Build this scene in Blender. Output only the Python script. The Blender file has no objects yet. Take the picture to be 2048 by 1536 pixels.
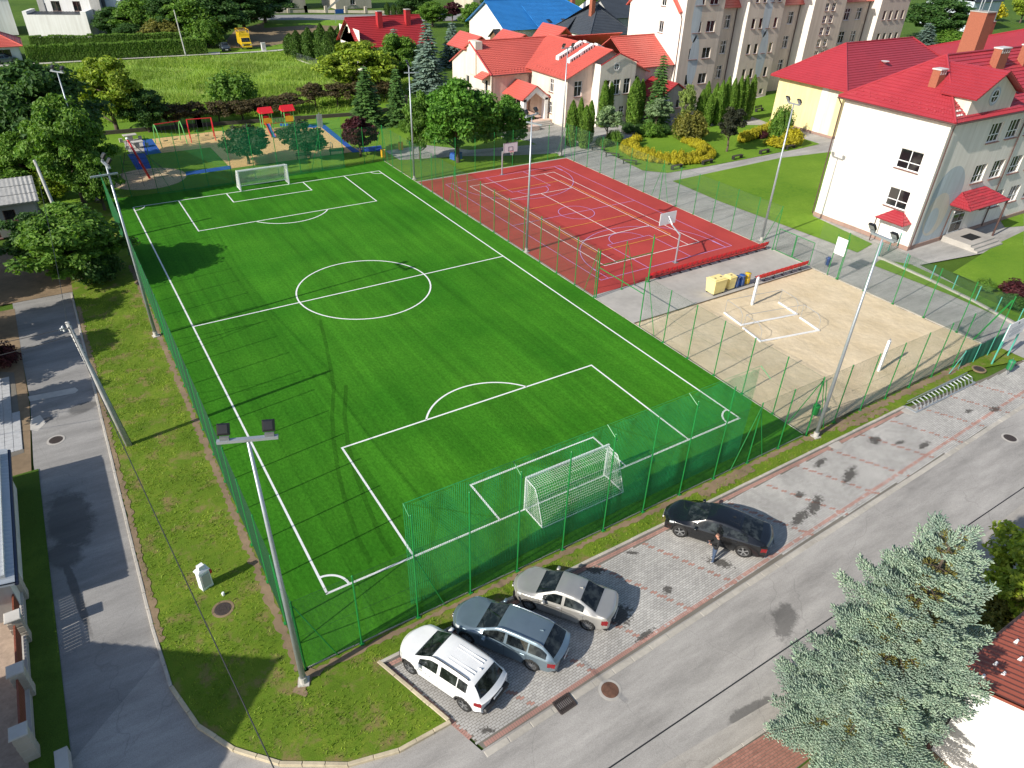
import bpy, bmesh, math, random
import numpy as np
from mathutils import Vector, Matrix
random.seed(7); RNG = np.random.default_rng(7)
scene = bpy.context.scene
COL = scene.collection
# ------------------------------------------------------------------ camera
CF, CP, CY, CR = 1407.416, 0.59013, 0.57701, 0.03248
CAM = np.array([-4.499, -20.988, 24.609])
_fw = np.array([math.sin(CY)*math.cos(CP), math.cos(CY)*math.cos(CP), -math.sin(CP)])
_r = np.array([math.cos(CY), -math.sin(CY), 0.0]); _u = np.cross(_r, _fw)
_R = _r*math.cos(CR)+_u*math.sin(CR); _U = -_r*math.sin(CR)+_u*math.cos(CR)
cd = bpy.data.cameras.new('camera'); cam = bpy.data.objects.new('camera', cd); COL.objects.link(cam)
cd.sensor_width = 36.0; cd.lens = 36.0*CF/2048.0; cd.clip_start = 0.5; cd.clip_end = 4000
cam.matrix_world = Matrix(((_R[0], _U[0], -_fw[0], CAM[0]), (_R[1], _U[1], -_fw[1], CAM[1]), (_R[2], _U[2], -_fw[2], CAM[2]), (0, 0, 0, 1)))
scene.camera = cam
# ------------------------------------------------------------------ light
SUN_EL = math.radians(31.0); SUN_AZ = math.radians(263.1)
w = bpy.data.worlds.new('World'); scene.world = w; w.use_nodes = True
wn = w.node_tree.nodes; wl = w.node_tree.links
sky = wn.new('ShaderNodeTexSky'); sky.sky_type = 'NISHITA'; sky.sun_disc = False
sky.sun_elevation = SUN_EL; sky.sun_rotation = SUN_AZ; sky.air_density = 1.0; sky.dust_density = 1.2; sky.altitude = 200
bg = wn['Background']; bg.inputs['Strength'].default_value = 0.112
wl.new(sky.outputs[0], bg.inputs['Color'])
sd = bpy.data.lights.new('sun', 'SUN'); sd.energy = 4.9; sd.angle = math.radians(0.53); sd.color = (1.0, 0.93, 0.82)
sun = bpy.data.objects.new('sun', sd); COL.objects.link(sun)
_ts = Vector((math.sin(SUN_AZ)*math.cos(SUN_EL), math.cos(SUN_AZ)*math.cos(SUN_EL), math.sin(SUN_EL)))
sun.rotation_euler = (-_ts).to_track_quat('-Z', 'Y').to_euler(); sun.location = (-40, -10, 60)
vs = scene.view_settings; vs.view_transform = 'Standard'; vs.look = 'None'; vs.exposure = 0.3; vs.gamma = 1.0; vs.use_curve_mapping = False
scene.render.engine = 'CYCLES'; scene.cycles.use_denoising = True; scene.cycles.max_bounces = 6; scene.cycles.transparent_max_bounces = 12
# ------------------------------------------------------------------ pixel -> place
def ray(px, py): return _fw+_R*(px-1024)/CF-_U*(py-768)/CF
def G(px, py, z=0.0):
    d = ray(px, py); p = CAM+d*((z-CAM[2])/d[2]); return Vector((p[0], p[1], z))
def G2(pts, z=0.0): return [tuple(G(a, b, z)) for a, b in pts]
def PX(p):
    q = np.array(p, float)-CAM; d = q@_fw; return np.array([1024+CF*(q@_R)/d, 768-CF*(q@_U)/d])
def HT(b, ty):
    """height above ground point b at which the vertical through b reaches image row ty"""
    lo, hi = 0.0, 40.0
    for _ in range(40):
        m = (lo+hi)/2
        if PX((b[0], b[1], b[2]+m))[1] > ty: lo = m
        else: hi = m
    return lo
def MPP(p):  # metres per photo pixel at p
    return float((np.array(p, float)-CAM)@_fw/CF)
# ------------------------------------------------------------------ mesh helpers
ORG = {}
def org_of(o): return ORG.get(o.name, Vector((0, 0, 0))) if o is not None else Vector((0, 0, 0))
def tag(o, label=None, cat=None, group=None, kind=None):
    if label: o['label'] = label
    if cat: o['category'] = cat
    if group: o['group'] = group
    if kind: o['kind'] = kind
    return o
def empty(name, loc, label=None, cat=None, group=None, rz=0.0):
    o = bpy.data.objects.new(name, None); COL.objects.link(o); o.location = loc; o.rotation_euler = (0, 0, rz)
    o.empty_display_size = 0.3; ORG[o.name] = Vector(loc); return tag(o, label, cat, group)
def link_mesh(name, me, parent=None, org=None):
    o = bpy.data.objects.new(name, me); COL.objects.link(o)
    if parent is not None: o.parent = parent
    ORG[o.name] = org if org is not None else org_of(parent); return o
def np_mesh(name, V, F, mats, smooth=False, fm=None):
    """V (n,3) array, F (m,k) int array"""
    me = bpy.data.meshes.new(name); V = np.asarray(V, np.float32); F = np.asarray(F, np.int32); k = F.shape[1]
    me.vertices.add(len(V)); me.vertices.foreach_set('co', V.ravel())
    me.loops.add(F.size); me.loops.foreach_set('vertex_index', F.ravel())
    me.polygons.add(len(F)); me.polygons.foreach_set('loop_start', np.arange(0, F.size, k, dtype=np.int32))
    for m in (mats if isinstance(mats, (list, tuple)) else [mats]): me.materials.append(m)
    if fm is not None: me.polygons.foreach_set('material_index', np.asarray(fm, np.int32))
    me.polygons.foreach_set('use_smooth', np.full(len(F), bool(smooth)))
    me.update(calc_edges=True); return me
class MB:
    def __init__(s): s.v = []; s.f = []; s.m = []
    def add(s, v, f, m=0):
        b = len(s.v); s.v += [tuple(map(float, p)) for p in v]; s.f += [tuple(b+i for i in q) for q in f]; s.m += [m]*len(f); return s
    def poly(s, pts, m=0): return s.add(pts, [tuple(range(len(pts)))], m)
    def box(s, c, d, rz=0.0, m=0, top=1.0, bev=0.0):
        x, y, z = d[0]/2, d[1]/2, d[2]/2; ca, sa = math.cos(rz), math.sin(rz); vs = []
        if bev > 0:
            b = bev
            rings = [(-z, b), (-z+b, 0), (z-b, 0), (z, b)]; pts = []
            for (zz, i) in rings:
                for (px, py) in ((-x+i, -y+i), (x-i, -y+i), (x-i, y-i), (-x+i, y-i)): pts.append((px, py, zz))
            fs = [(3, 2, 1, 0), (12, 13, 14, 15)]
            for r in range(3):
                for k in range(4): a = r*4+k; bq = r*4+(k+1) % 4; fs.append((a, bq, bq+4, a+4))
        else:
            pts = [(-x, -y, -z), (x, -y, -z), (x, y, -z), (-x, y, -z), (-x*top, -y*top, z), (x*top, -y*top, z), (x*top, y*top, z), (-x*top, y*top, z)]
            fs = [(3, 2, 1, 0), (4, 5, 6, 7), (0, 1, 5, 4), (1, 2, 6, 5), (2, 3, 7, 6), (3, 0, 4, 7)]
        for p in pts: vs.append((c[0]+p[0]*ca-p[1]*sa, c[1]+p[0]*sa+p[1]*ca, c[2]+p[2]))
        return s.add(vs, fs, m)
    def box2(s, a, b, m=0):
        return s.box([(a[i]+b[i])/2 for i in range(3)], [abs(b[i]-a[i]) for i in range(3)], m=m)
    def tube(s, p0, p1, r0, r1=None, n=8, m=0, caps=True):
        r1 = r0 if r1 is None else r1; p0 = Vector(p0); p1 = Vector(p1); d = (p1-p0)
        if d.length < 1e-6: return s
        d.normalize(); a = d.orthogonal().normalized(); b = d.cross(a); vs = []
        for p, r in ((p0, r0), (p1, r1)):
            for i in range(n):
                t = 2*math.pi*i/n; vs.append(p+(a*math.cos(t)+b*math.sin(t))*r)
        fs = [(i, (i+1) % n, n+(i+1) % n, n+i) for i in range(n)]
        if caps: fs += [tuple(range(n-1, -1, -1)), tuple(range(n, 2*n))]
        return s.add(vs, fs, m)
    def path(s, pts, r, n=6, m=0):
        for a, b in zip(pts[:-1], pts[1:]): s.tube(a, b, r, r, n, m)
        return s
    def bar(s, p0, p1, w, h, m=0, up=(0, 0, 1)):
        p0 = Vector(p0); p1 = Vector(p1); d = (p1-p0).normalized(); u = Vector(up); sd_ = d.cross(u)
        if sd_.length < 1e-4: sd_ = d.orthogonal()
        sd_.normalize(); u = sd_.cross(d); vs = []
        for p in (p0, p1):
            for (i, j) in ((-1, -1), (1, -1), (1, 1), (-1, 1)): vs.append(p+sd_*(i*w/2)+u*(j*h/2))
        return s.add(vs, [(3, 2, 1, 0), (4, 5, 6, 7), (0, 1, 5, 4), (1, 2, 6, 5), (2, 3, 7, 6), (3, 0, 4, 7)], m)
    def prism(s, pts, z0, z1, m=0, mtop=None):
        n = len(pts); vs = [(p[0], p[1], z0) for p in pts]+[(p[0], p[1], z1) for p in pts]
        s.add(vs, [(i, (i+1) % n, n+(i+1) % n, n+i) for i in range(n)]+[tuple(range(n-1, -1, -1))], m)
        return s.add([(p[0], p[1], z1) for p in pts], [tuple(range(n))], m if mtop is None else mtop)
    def lathe(s, c, prof, n=12, m=0):
        vs = []; fs = []
        for (r, z) in prof:
            for i in range(n):
                t = 2*math.pi*i/n; vs.append((c[0]+r*math.cos(t), c[1]+r*math.sin(t), c[2]+z))
        for k in range(len(prof)-1):
            for i in range(n): fs.append((k*n+i, k*n+(i+1) % n, (k+1)*n+(i+1) % n, (k+1)*n+i))
        fs += [tuple(range(n-1, -1, -1)), tuple((len(prof)-1)*n+i for i in range(n))]
        return s.add(vs, fs, m)
    def mesh(s, name, mats, org=Vector((0, 0, 0)), smooth=False):
        me = bpy.data.meshes.new(name); o = Vector(org)
        me.from_pydata([(p[0]-o[0], p[1]-o[1], p[2]-o[2]) for p in s.v], [], s.f)
        for m in (mats if isinstance(mats, (list, tuple)) else [mats]): me.materials.append(m)
        if any(s.m): me.polygons.foreach_set('material_index', s.m)
        if smooth: me.polygons.foreach_set('use_smooth', [True]*len(s.f))
        me.update(); return me
    def build(s, name, mats, parent=None, smooth=False, local=False, loc=None):
        """geometry is in world coordinates unless local; loc = world origin for a top-level mesh"""
        org = Vector((0, 0, 0)) if local else (org_of(parent) if parent is not None else Vector(loc or (0, 0, 0)))
        o = link_mesh(name, s.mesh(name, mats, org, smooth), parent, org)
        if parent is None and loc is not None: o.location = loc
        return o
def copy_tree(o, parent=None):
    c = o.copy(); COL.objects.link(c); c.parent = parent; ORG[c.name] = ORG.get(o.name, Vector((0, 0, 0)))
    for ch in list(o.children): copy_tree(ch, c)
    return c
def sheet(name, pts, z, mat, kind='structure', parent=None, grid=None):
    mb = MB(); mb.poly([(p[0], p[1], z) for p in pts]); o = mb.build(name, mat, parent)
    if parent is None: o['kind'] = kind
    return o
def inpoly(P, poly):
    P = np.asarray(P, float); x, y = P[:, 0], P[:, 1]; ins = np.zeros(len(P), bool); n = len(poly)
    for i in range(n):
        x0, y0 = poly[i][0], poly[i][1]; x1, y1 = poly[(i+1) % n][0], poly[(i+1) % n][1]
        c = ((y0 > y) != (y1 > y)); xi = (x1-x0)*(y-y0)/((y1-y0) if y1 != y0 else 1e-9)+x0
        ins ^= c & (x < xi)
    return ins
# ------------------------------------------------------------------ materials
M = {}
def newmat(name):
    m = bpy.data.materials.new(name); m.use_nodes = True; nt = m.node_tree; b = nt.nodes['Principled BSDF']; M[name] = m; return m, nt, b
def nd(nt, t, **k):
    n = nt.nodes.new('ShaderNode'+t)
    for a, v in k.items():
        if a in n.inputs: n.inputs[a].default_value = v
        else: setattr(n, a, v)
    return n
def pos_vec(nt, scale=(1, 1, 1), rz=0.0, obj=False):
    if obj: src = nd(nt, 'TexCoord').outputs['Object']
    else: src = nd(nt, 'NewGeometry').outputs['Position']
    mp = nd(nt, 'Mapping'); mp.inputs['Scale'].default_value = scale; mp.inputs['Rotation'].default_value = (0, 0, rz)
    nt.links.new(src, mp.inputs['Vector']); return mp.outputs['Vector']
def noise(nt, vec, scale, detail=4.0, rough=0.6):
    n = nd(nt, 'TexNoise'); n.inputs['Scale'].default_value = scale; n.inputs['Detail'].default_value = detail; n.inputs['Roughness'].default_value = rough
    nt.links.new(vec, n.inputs['Vector']); return n.outputs['Fac']
def ramp(nt, fac, a, b, lo=0.35, hi=0.65):
    r = nd(nt, 'ValToRGB'); e = r.color_ramp.elements; e[0].position = lo; e[1].position = hi
    e[0].color = (*a, 1); e[1].color = (*b, 1); nt.links.new(fac, r.inputs['Fac']); return r.outputs['Color']
def mix(nt, fac, a, b, mode='MIX'):
    n = nd(nt, 'Mix', data_type='RGBA', blend_type=mode)
    for s, v in ((n.inputs[0], fac), (n.inputs[6], a), (n.inputs[7], b)):
        if isinstance(v, (int, float)): s.default_value = v
        elif isinstance(v, tuple): s.default_value = (*v, 1) if len(v) == 3 else v
        else: nt.links.new(v, s)
    return n.outputs[2]
def math_(nt, op, a, b=0.0, clamp=False):
    n = nd(nt, 'Math', operation=op); n.use_clamp = clamp
    for s, v in ((n.inputs[0], a), (n.inputs[1], b)):
        if isinstance(v, (int, float)): s.default_value = v
        else: nt.links.new(v, s)
    return n.outputs[0]
def bump(nt, b, h, strength=0.3, dist=0.02):
    n = nd(nt, 'Bump'); n.inputs['Strength'].default_value = strength; n.inputs['Distance'].default_value = dist
    nt.links.new(h, n.inputs['Height']); nt.links.new(n.outputs['Normal'], b.inputs['Normal'])
def dk(c, k): return tuple(max(0.0, min(1.0, x*k)) for x in c)
def mat(name, c, rough=0.6, var=0.12, scale=3.0, metal=0.0, bmp=0.0, bscale=60.0, island=0.0, spec=None, coat=0.0, obj=False, big=0.0):
    """plain procedural surface: base colour broken up by two noises, optional per-piece variation and fine bump"""
    m, nt, b = newmat(name); vec = pos_vec(nt, obj=obj)
    f1 = noise(nt, vec, scale, 5.0, 0.65); col = ramp(nt, f1, dk(c, 1-var), dk(c, 1+var), 0.3, 0.7)
    if big: col = mix(nt, 0.5, col, ramp(nt, noise(nt, vec, big, 3.0), dk(c, 1-1.5*var), dk(c, 1+1.2*var), 0.35, 0.65))
    if island:
        g = nd(nt, 'NewGeometry'); r = ramp(nt, g.outputs['Random Per Island'], (1-island,)*3, (1+island,)*3, 0, 1); col = mix(nt, 1.0, col, r, 'MULTIPLY')
    nt.links.new(col, b.inputs['Base Color']); b.inputs['Roughness'].default_value = rough; b.inputs['Metallic'].default_value = metal
    if spec is not None: b.inputs['Specular IOR Level'].default_value = spec
    if coat: b.inputs['Coat Weight'].default_value = coat; b.inputs['Coat Roughness'].default_value = 0.05
    if bmp: bump(nt, b, noise(nt, vec, bscale, 3.0), bmp, 0.02)
    return m
def leafmat(name, c, c2, trans=0.35, scale=0.7):
    m, nt, b = newmat(name); g = nd(nt, 'NewGeometry'); col = ramp(nt, g.outputs['Random Per Island'], c, c2, 0.0, 1.0)
    vec = pos_vec(nt); n = noise(nt, vec, scale, 2.0); col = mix(nt, 1.0, col, ramp(nt, n, (0.72,)*3, (1.25, 1.22, 1.05), 0.3, 0.7), 'MULTIPLY')
    nt.links.new(col, b.inputs['Base Color']); b.inputs['Roughness'].default_value = 0.55; b.inputs['Specular IOR Level'].default_value = 0.3
    tr = nd(nt, 'BsdfTranslucent'); nt.links.new(mix(nt, 1.0, col, (1.15, 1.2, 0.55), 'MULTIPLY'), tr.inputs['Color'])
    ms = nd(nt, 'MixShader'); ms.inputs[0].default_value = trans
    nt.links.new(b.outputs[0], ms.inputs[1]); nt.links.new(tr.outputs[0], ms.inputs[2]); nt.links.new(ms.outputs[0], nt.nodes['Material Output'].inputs['Surface']); return m
def grassmat(name, c1, c2, c3, s1=0.35, s2=5.0, dry=None, dscale=0.9, bmp=0.6):
    m, nt, b = newmat(name); vec = pos_vec(nt)
    col = ramp(nt, noise(nt, vec, s1, 4.0), c1, c2, 0.35, 0.65)
    col = mix(nt, ramp(nt, noise(nt, vec, s2, 6.0, 0.75), (0, 0, 0), (1, 1, 1), 0.38, 0.62), col, c3)
    col = mix(nt, 1.0, col, ramp(nt, noise(nt, vec, 30.0, 3.0, 0.8), (0.62,)*3, (1.38,)*3, 0.3, 0.7), 'MULTIPLY')
    if dry: col = mix(nt, ramp(nt, noise(nt, vec, dscale, 5.0, 0.7), (0, 0, 0), (0.85,)*3, 0.52, 0.66), col, dry)
    nt.links.new(col, b.inputs['Base Color']); b.inputs['Roughness'].default_value = 0.9; b.inputs['Specular IOR Level'].default_value = 0.15
    bump(nt, b, noise(nt, vec, 22.0, 4.0, 0.8), bmp, 0.06); return m
# paints, metals, plastics
mat('white_line', (0.82, 0.83, 0.82), 0.8, 0.05, 6, bmp=0.2, bscale=90)
mat('line_violet', (0.47, 0.30, 0.62), 0.7, 0.08, 5); mat('line_orange', (0.82, 0.42, 0.06), 0.7, 0.08, 5)
mat('fence_green', (0.012, 0.22, 0.045), 0.4, 0.1, 4, spec=0.5); mat('wire_green', (0.012, 0.075, 0.03), 0.5, 0.1, 4)
mat('net_green', (0.01, 0.32, 0.11), 0.6, 0.1, 4); mat('net_white', (0.78, 0.8, 0.78), 0.7, 0.05, 4)
mat('teal_metal', (0.08, 0.38, 0.30), 0.45, 0.1, 4); mat('teal_tarp', (0.015, 0.13, 0.085), 0.65, 0.12, 1.2)
mat('galv', (0.42, 0.46, 0.50), 0.42, 0.1, 2.5, metal=0.55); mat('galv_dark', (0.25, 0.27, 0.29), 0.5, 0.15, 4, metal=0.5)
mat('alu_white', (0.80, 0.82, 0.84), 0.35, 0.04, 4); mat('lamp_black', (0.015, 0.015, 0.017), 0.35, 0.2, 6); mat('lamp_glass', (0.25, 0.27, 0.28), 0.12, 0.05, 4)
mat('seat_red', (0.62, 0.015, 0.02), 0.4, 0.08, 4); mat('black', (0.015, 0.015, 0.016), 0.6, 0.2, 5)
mat('concrete', (0.40, 0.38, 0.35), 0.9, 0.15, 2.0, bmp=0.25, bscale=40, big=0.3); mat('concrete_light', (0.50, 0.48, 0.44), 0.9, 0.14, 3, bmp=0.2, big=0.4)
mat('kerb', (0.43, 0.40, 0.35), 0.9, 0.2, 5, bmp=0.3, bscale=50, island=0.12, big=0.5); mat('kerb_yellow', (0.50, 0.43, 0.30), 0.9, 0.22, 5, bmp=0.3, bscale=50, island=0.1, big=0.6)
mat('wood_dark', (0.06, 0.05, 0.04), 0.7, 0.3, 6); mat('wood_brown', (0.16, 0.09, 0.05), 0.7, 0.25, 6); mat('bark', (0.10, 0.075, 0.055), 0.95, 0.35, 9, bmp=0.6, bscale=25)
mat('bark_grey', (0.17, 0.15, 0.12), 0.95, 0.3, 9, bmp=0.6, bscale=25)
mat('rust', (0.14, 0.07, 0.045), 0.8, 0.3, 8); mat('iron', (0.07, 0.055, 0.05), 0.65, 0.3, 12, metal=0.3, bmp=0.4, bscale=40)
mat('yellow_plastic', (0.86, 0.72, 0.30), 0.45, 0.06, 3); mat('yellow_bag', (0.75, 0.48, 0.02), 0.5, 0.15, 5); mat('blue_plastic', (0.015, 0.09, 0.36), 0.45, 0.15, 4)
mat('bin_green', (0.03, 0.26, 0.10), 0.5, 0.12, 5); mat('bin_blue', (0.02, 0.05, 0.22), 0.45, 0.12, 5)
mat('board_white', (0.80, 0.81, 0.82), 0.5, 0.04, 4); mat('sign_ink', (0.05, 0.06, 0.10), 0.6, 0.1, 8); mat('sign_red', (0.5, 0.05, 0.05), 0.6, 0.1, 8)
mat('play_red', (0.60, 0.02, 0.03), 0.4, 0.08, 3); mat('play_green', (0.18, 0.55, 0.16), 0.4, 0.08, 3); mat('play_yellow', (0.75, 0.45, 0.03), 0.4, 0.08, 3); mat('play_blue', (0.05, 0.14, 0.45), 0.4, 0.1, 3)
mat('rubber_blue', (0.012, 0.075, 0.36), 0.9, 0.12, 2.0, bmp=0.3); mat('rubber_sand', (0.68, 0.44, 0.20), 0.9, 0.1, 2.0, bmp=0.3, big=0.3); mat('round_sand', (0.64, 0.48, 0.30), 0.95, 0.14, 2, bmp=0.5, big=0.5)
mat('cable', (0.02, 0.022, 0.025), 0.5, 0.1, 3)
# vegetation
leafmat('leaf_mid', (0.0806, 0.192, 0.0288), (0.179, 0.32, 0.048)); leafmat('leaf_dark', (0.0358, 0.104, 0.0288), (0.0896, 0.184, 0.0448)); leafmat('leaf_yellow', (0.161, 0.272, 0.0288), (0.34, 0.432, 0.048))
leafmat('leaf_maple', (0.0717, 0.208, 0.0288), (0.161, 0.352, 0.048)); leafmat('leaf_plum', (0.0675, 0.0525, 0.03), (0.135, 0.112, 0.0525)); leafmat('leaf_purple', (0.0455, 0.0156, 0.0234), (0.111, 0.0286, 0.039)); leafmat('leaf_teal', (0.035, 0.05, 0.03), (0.08, 0.10, 0.055))
leafmat('leaf_silver', (0.184, 0.299, 0.161), (0.299, 0.414, 0.23)); leafmat('needle_green', (0.0538, 0.136, 0.04), (0.125, 0.24, 0.064), 0.15); leafmat('needle_blue', (0.149, 0.241, 0.218), (0.253, 0.356, 0.31), 0.12)
leafmat('needle_pale', (0.21, 0.325, 0.265), (0.42, 0.53, 0.445), 0.12, 1.2); leafmat('needle_old', (0.179, 0.176, 0.048), (0.287, 0.272, 0.08), 0.15, 1.2); leafmat('thuja', (0.0896, 0.2, 0.0288), (0.179, 0.304, 0.048), 0.2); leafmat('thuja_dark', (0.0502, 0.12, 0.0288), (0.108, 0.192, 0.04), 0.2)
leafmat('leaf_gold', (0.38, 0.34, 0.015), (0.60, 0.56, 0.05)); leafmat('leaf_willow', (0.179, 0.272, 0.072), (0.305, 0.4, 0.112)); leafmat('leaf_black', (0.025, 0.035, 0.0225), (0.0562, 0.0625, 0.0375)); leafmat('leaf_olive', (0.125, 0.144, 0.032), (0.233, 0.224, 0.048))
leafmat('blade', (0.125, 0.24, 0.0192), (0.305, 0.416, 0.048), 0.3, 0.5); leafmat('blade_dry', (0.3, 0.24, 0.1), (0.42, 0.35, 0.16), 0.2); leafmat('meadow_blade', (0.15, 0.28, 0.035), (0.34, 0.46, 0.09), 0.35, 0.12)
grassmat('grass_verge', (0.082, 0.15, 0.012), (0.20, 0.26, 0.03), (0.115, 0.20, 0.016), 0.5, 3.5, dry=(0.25, 0.18, 0.085))
grassmat('lawn', (0.085, 0.20, 0.016), (0.20, 0.33, 0.035), (0.14, 0.26, 0.02), 0.12, 2.0)
grassmat('meadow', (0.17, 0.29, 0.04), (0.28, 0.40, 0.075), (0.21, 0.34, 0.05), 0.07, 0.8, dry=(0.28, 0.28, 0.09), dscale=0.2)
grassmat('rough_grass', (0.055, 0.115, 0.014), (0.11, 0.19, 0.025), (0.07, 0.13, 0.016), 0.1, 1.0)
mat('earth', (0.23, 0.165, 0.10), 0.95, 0.25, 3, bmp=0.6, bscale=25, big=0.5); mat('dry_field', (0.22, 0.16, 0.085), 0.95, 0.25, 0.4, bmp=0.5, bscale=8, big=0.06)
def turf_mat(nm='turf', kd=1.0):
    m, nt, b = newmat(nm); vec = pos_vec(nt)
    c = ramp(nt, noise(nt, vec, 0.14, 3.0), dk((0.030, 0.155, 0.008), kd), dk((0.050, 0.205, 0.012), kd), 0.35, 0.65)
    st = noise(nt, pos_vec(nt, (1.5, 0.05, 1)), 1.0, 4.0, 0.6); c = mix(nt, 1.0, c, ramp(nt, st, (0.80,)*3, (1.22,)*3, 0.3, 0.7), 'MULTIPLY')
    tu = noise(nt, pos_vec(nt, (1, 0.6, 1)), 7.0, 6.0, 0.8); c = mix(nt, 1.0, c, ramp(nt, tu, (0.55, 0.62, 0.5), (1.5, 1.38, 1.5), 0.28, 0.72), 'MULTIPLY')
    nt.links.new(c, b.inputs['Base Color']); b.inputs['Roughness'].default_value = 0.8; b.inputs['Specular IOR Level'].default_value = 0.08
    bump(nt, b, tu, 0.6, 0.03)
turf_mat(); turf_mat('turf_track', 0.72)
def asphalt(name, c, spots=(), nz=1.2):
    m, nt, b = newmat(name); vec = pos_vec(nt)
    col = ramp(nt, noise(nt, pos_vec(nt, (0.28, 1.3, 1)), 0.55, 6.0, 0.72), dk(c, 0.74), dk(c, 1.26), 0.33, 0.67)
    col = mix(nt, 1.0, col, ramp(nt, noise(nt, vec, 45.0, 3.0, 0.8), (0.72,)*3, (1.28,)*3, 0.3, 0.7), 'MULTIPLY')
    col = mix(nt, stains(nt, vec, spots, 0.62, nz, 1.6), col, (0.05, 0.048, 0.045)) if spots else col
    cr = nd(nt, 'TexVoronoi', feature='DISTANCE_TO_EDGE'); cr.inputs['Scale'].default_value = 0.18; nt.links.new(vec, cr.inputs['Vector'])
    wv = nd(nt, 'VectorMath', operation='ADD'); nt.links.new(vec, wv.inputs[0]); nz = nd(nt, 'TexNoise'); nz.inputs['Scale'].default_value = 0.8; nt.links.new(vec, nz.inputs['Vector']); nt.links.new(nz.outputs['Color'], wv.inputs[1]); nt.links.new(wv.outputs[0], cr.inputs['Vector'])
    col = mix(nt, ramp(nt, cr.outputs['Distance'], (0.22,)*3, (0, 0, 0), 0.0, 0.003), col, (0.05, 0.05, 0.05))
    nt.links.new(col, b.inputs['Base Color']); b.inputs['Roughness'].default_value = 0.88; bump(nt, b, noise(nt, vec, 60.0, 3.0, 0.8), 0.35, 0.015)
def stains(nt, vec, spots, hard=0.8, nz=2.6, ns=3.5):
    """dark oil and damp marks: (x, y, rx, ry, angle) in metres"""
    tot = None
    for (x, y, rx, ry, a) in spots:
        mp = nd(nt, 'Mapping', vector_type='TEXTURE'); mp.inputs['Location'].default_value = (x, y, 0); mp.inputs['Rotation'].default_value = (0, 0, a); mp.inputs['Scale'].default_value = (rx, ry, 10)
        nt.links.new(vec, mp.inputs['Vector']); ln = nd(nt, 'VectorMath', operation='LENGTH'); nt.links.new(mp.outputs[0], ln.inputs[0])
        v = math_(nt, 'SUBTRACT', 1.0, ln.outputs['Value'], True); tot = v if tot is None else math_(nt, 'MAXIMUM', tot, v)
    n = noise(nt, vec, ns, 6.0, 0.75)
    s = math_(nt, 'ADD', math_(nt, 'MULTIPLY', tot, 1.5), math_(nt, 'MULTIPLY', math_(nt, 'SUBTRACT', n, 0.62), nz))
    s = math_(nt, 'MULTIPLY', s, 2.6, True); tot2 = math_(nt, 'MULTIPLY', tot, 8.0, True)
    return math_(nt, 'MULTIPLY', math_(nt, 'MULTIPLY', s, tot2), hard)
# ------------------------------------------------------------------ the ground
ZR = -0.10                                     # carriageway level
SP = [(*G(a, b, ZR)[:2], rx, ry, ang) for a, b, rx, ry, ang in ((1570, 1240, 1.5, 0.7, 0.5), (1980, 1140, 0.9, 0.3, 0.3), (1500, 1420, 1.6, 0.35, -0.1), (650, 812, 0.7, 0.4, 0))]
asphalt('asphalt', (0.335, 0.32, 0.30), SP, 2.4)
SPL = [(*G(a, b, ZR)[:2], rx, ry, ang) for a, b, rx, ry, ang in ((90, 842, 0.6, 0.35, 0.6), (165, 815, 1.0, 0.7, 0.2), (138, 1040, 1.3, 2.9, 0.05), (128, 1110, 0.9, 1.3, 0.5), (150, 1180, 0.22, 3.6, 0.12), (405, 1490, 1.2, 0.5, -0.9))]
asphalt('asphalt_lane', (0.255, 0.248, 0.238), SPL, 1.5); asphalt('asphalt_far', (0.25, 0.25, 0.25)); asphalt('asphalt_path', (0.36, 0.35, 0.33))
sheet('ground', [(-900, -500), (1400, -500), (1400, 1600), (-900, 1600)], -0.16, M['rough_grass'])
# near road and side lane, one level below the verge
lane_r = G2([(145, 600), (210, 850), (240, 990), (280, 1150), (310, 1280), (345, 1380), (400, 1455), (470, 1500), (560, 1530), (700, 1530), (800, 1500), (900, 1445)], -0.05)
lane_r = [(-6.7, 36.5), (-6.7, 30), (-6.68, 20), (-6.68, 12), (-6.68, 6), (-6.66, 2), (-6.52, -1.2), (-6.0, -3.3), (-5.1, -4.85), (-3.9, -6.15), (-1.9, -7.4), (-0.2, -7.85), (1.85, -7.86)]
sheet('road', [(-10, -2.4), (-6.66, 0.5), (1.85, -7.9), (2.3, -9.33), (90, -6.1), (90, -14.0), (26, -14.9), (12.5, -13.95), (-12, -13.4), (-12, -7)], ZR, M['asphalt'])
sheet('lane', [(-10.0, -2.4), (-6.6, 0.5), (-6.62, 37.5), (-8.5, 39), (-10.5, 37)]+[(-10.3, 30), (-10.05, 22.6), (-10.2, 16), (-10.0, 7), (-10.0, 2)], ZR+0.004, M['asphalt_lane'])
# pale repaired strip across the lane
sheet('road_patch', G2([(56, 793), (150, 775), (157, 780), (150, 786), (60, 803)], ZR+0.008), ZR+0.008, M['concrete_light'])
sheet('road_patch', G2([(62, 838), (80, 830), (92, 845), (75, 862), (58, 860)], ZR+0.008), ZR+0.008, M['concrete_light'])
# verge of rough grass between lane, pitch fence, road and car park
verge = [(-6.6, 36.6)]+[(x+0.07, y+0.05) for x, y in lane_r[1:7]]+[(-5.93, -3.25), (-5.05, -4.78), (-3.87, -6.07), (-1.87, -7.32), (-0.2, -7.77), (1.72, -7.78), (0.5, -4.22), (34.5, -4.22), (43, -4.0), (48, -5.2), (48, -3.1), (27, -3.05), (-1.95, -3.05), (-1.95, 57), (-6, 57)]
VERGE = verge
sheet('verge', verge, 0.0, M['grass_verge'])
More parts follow.
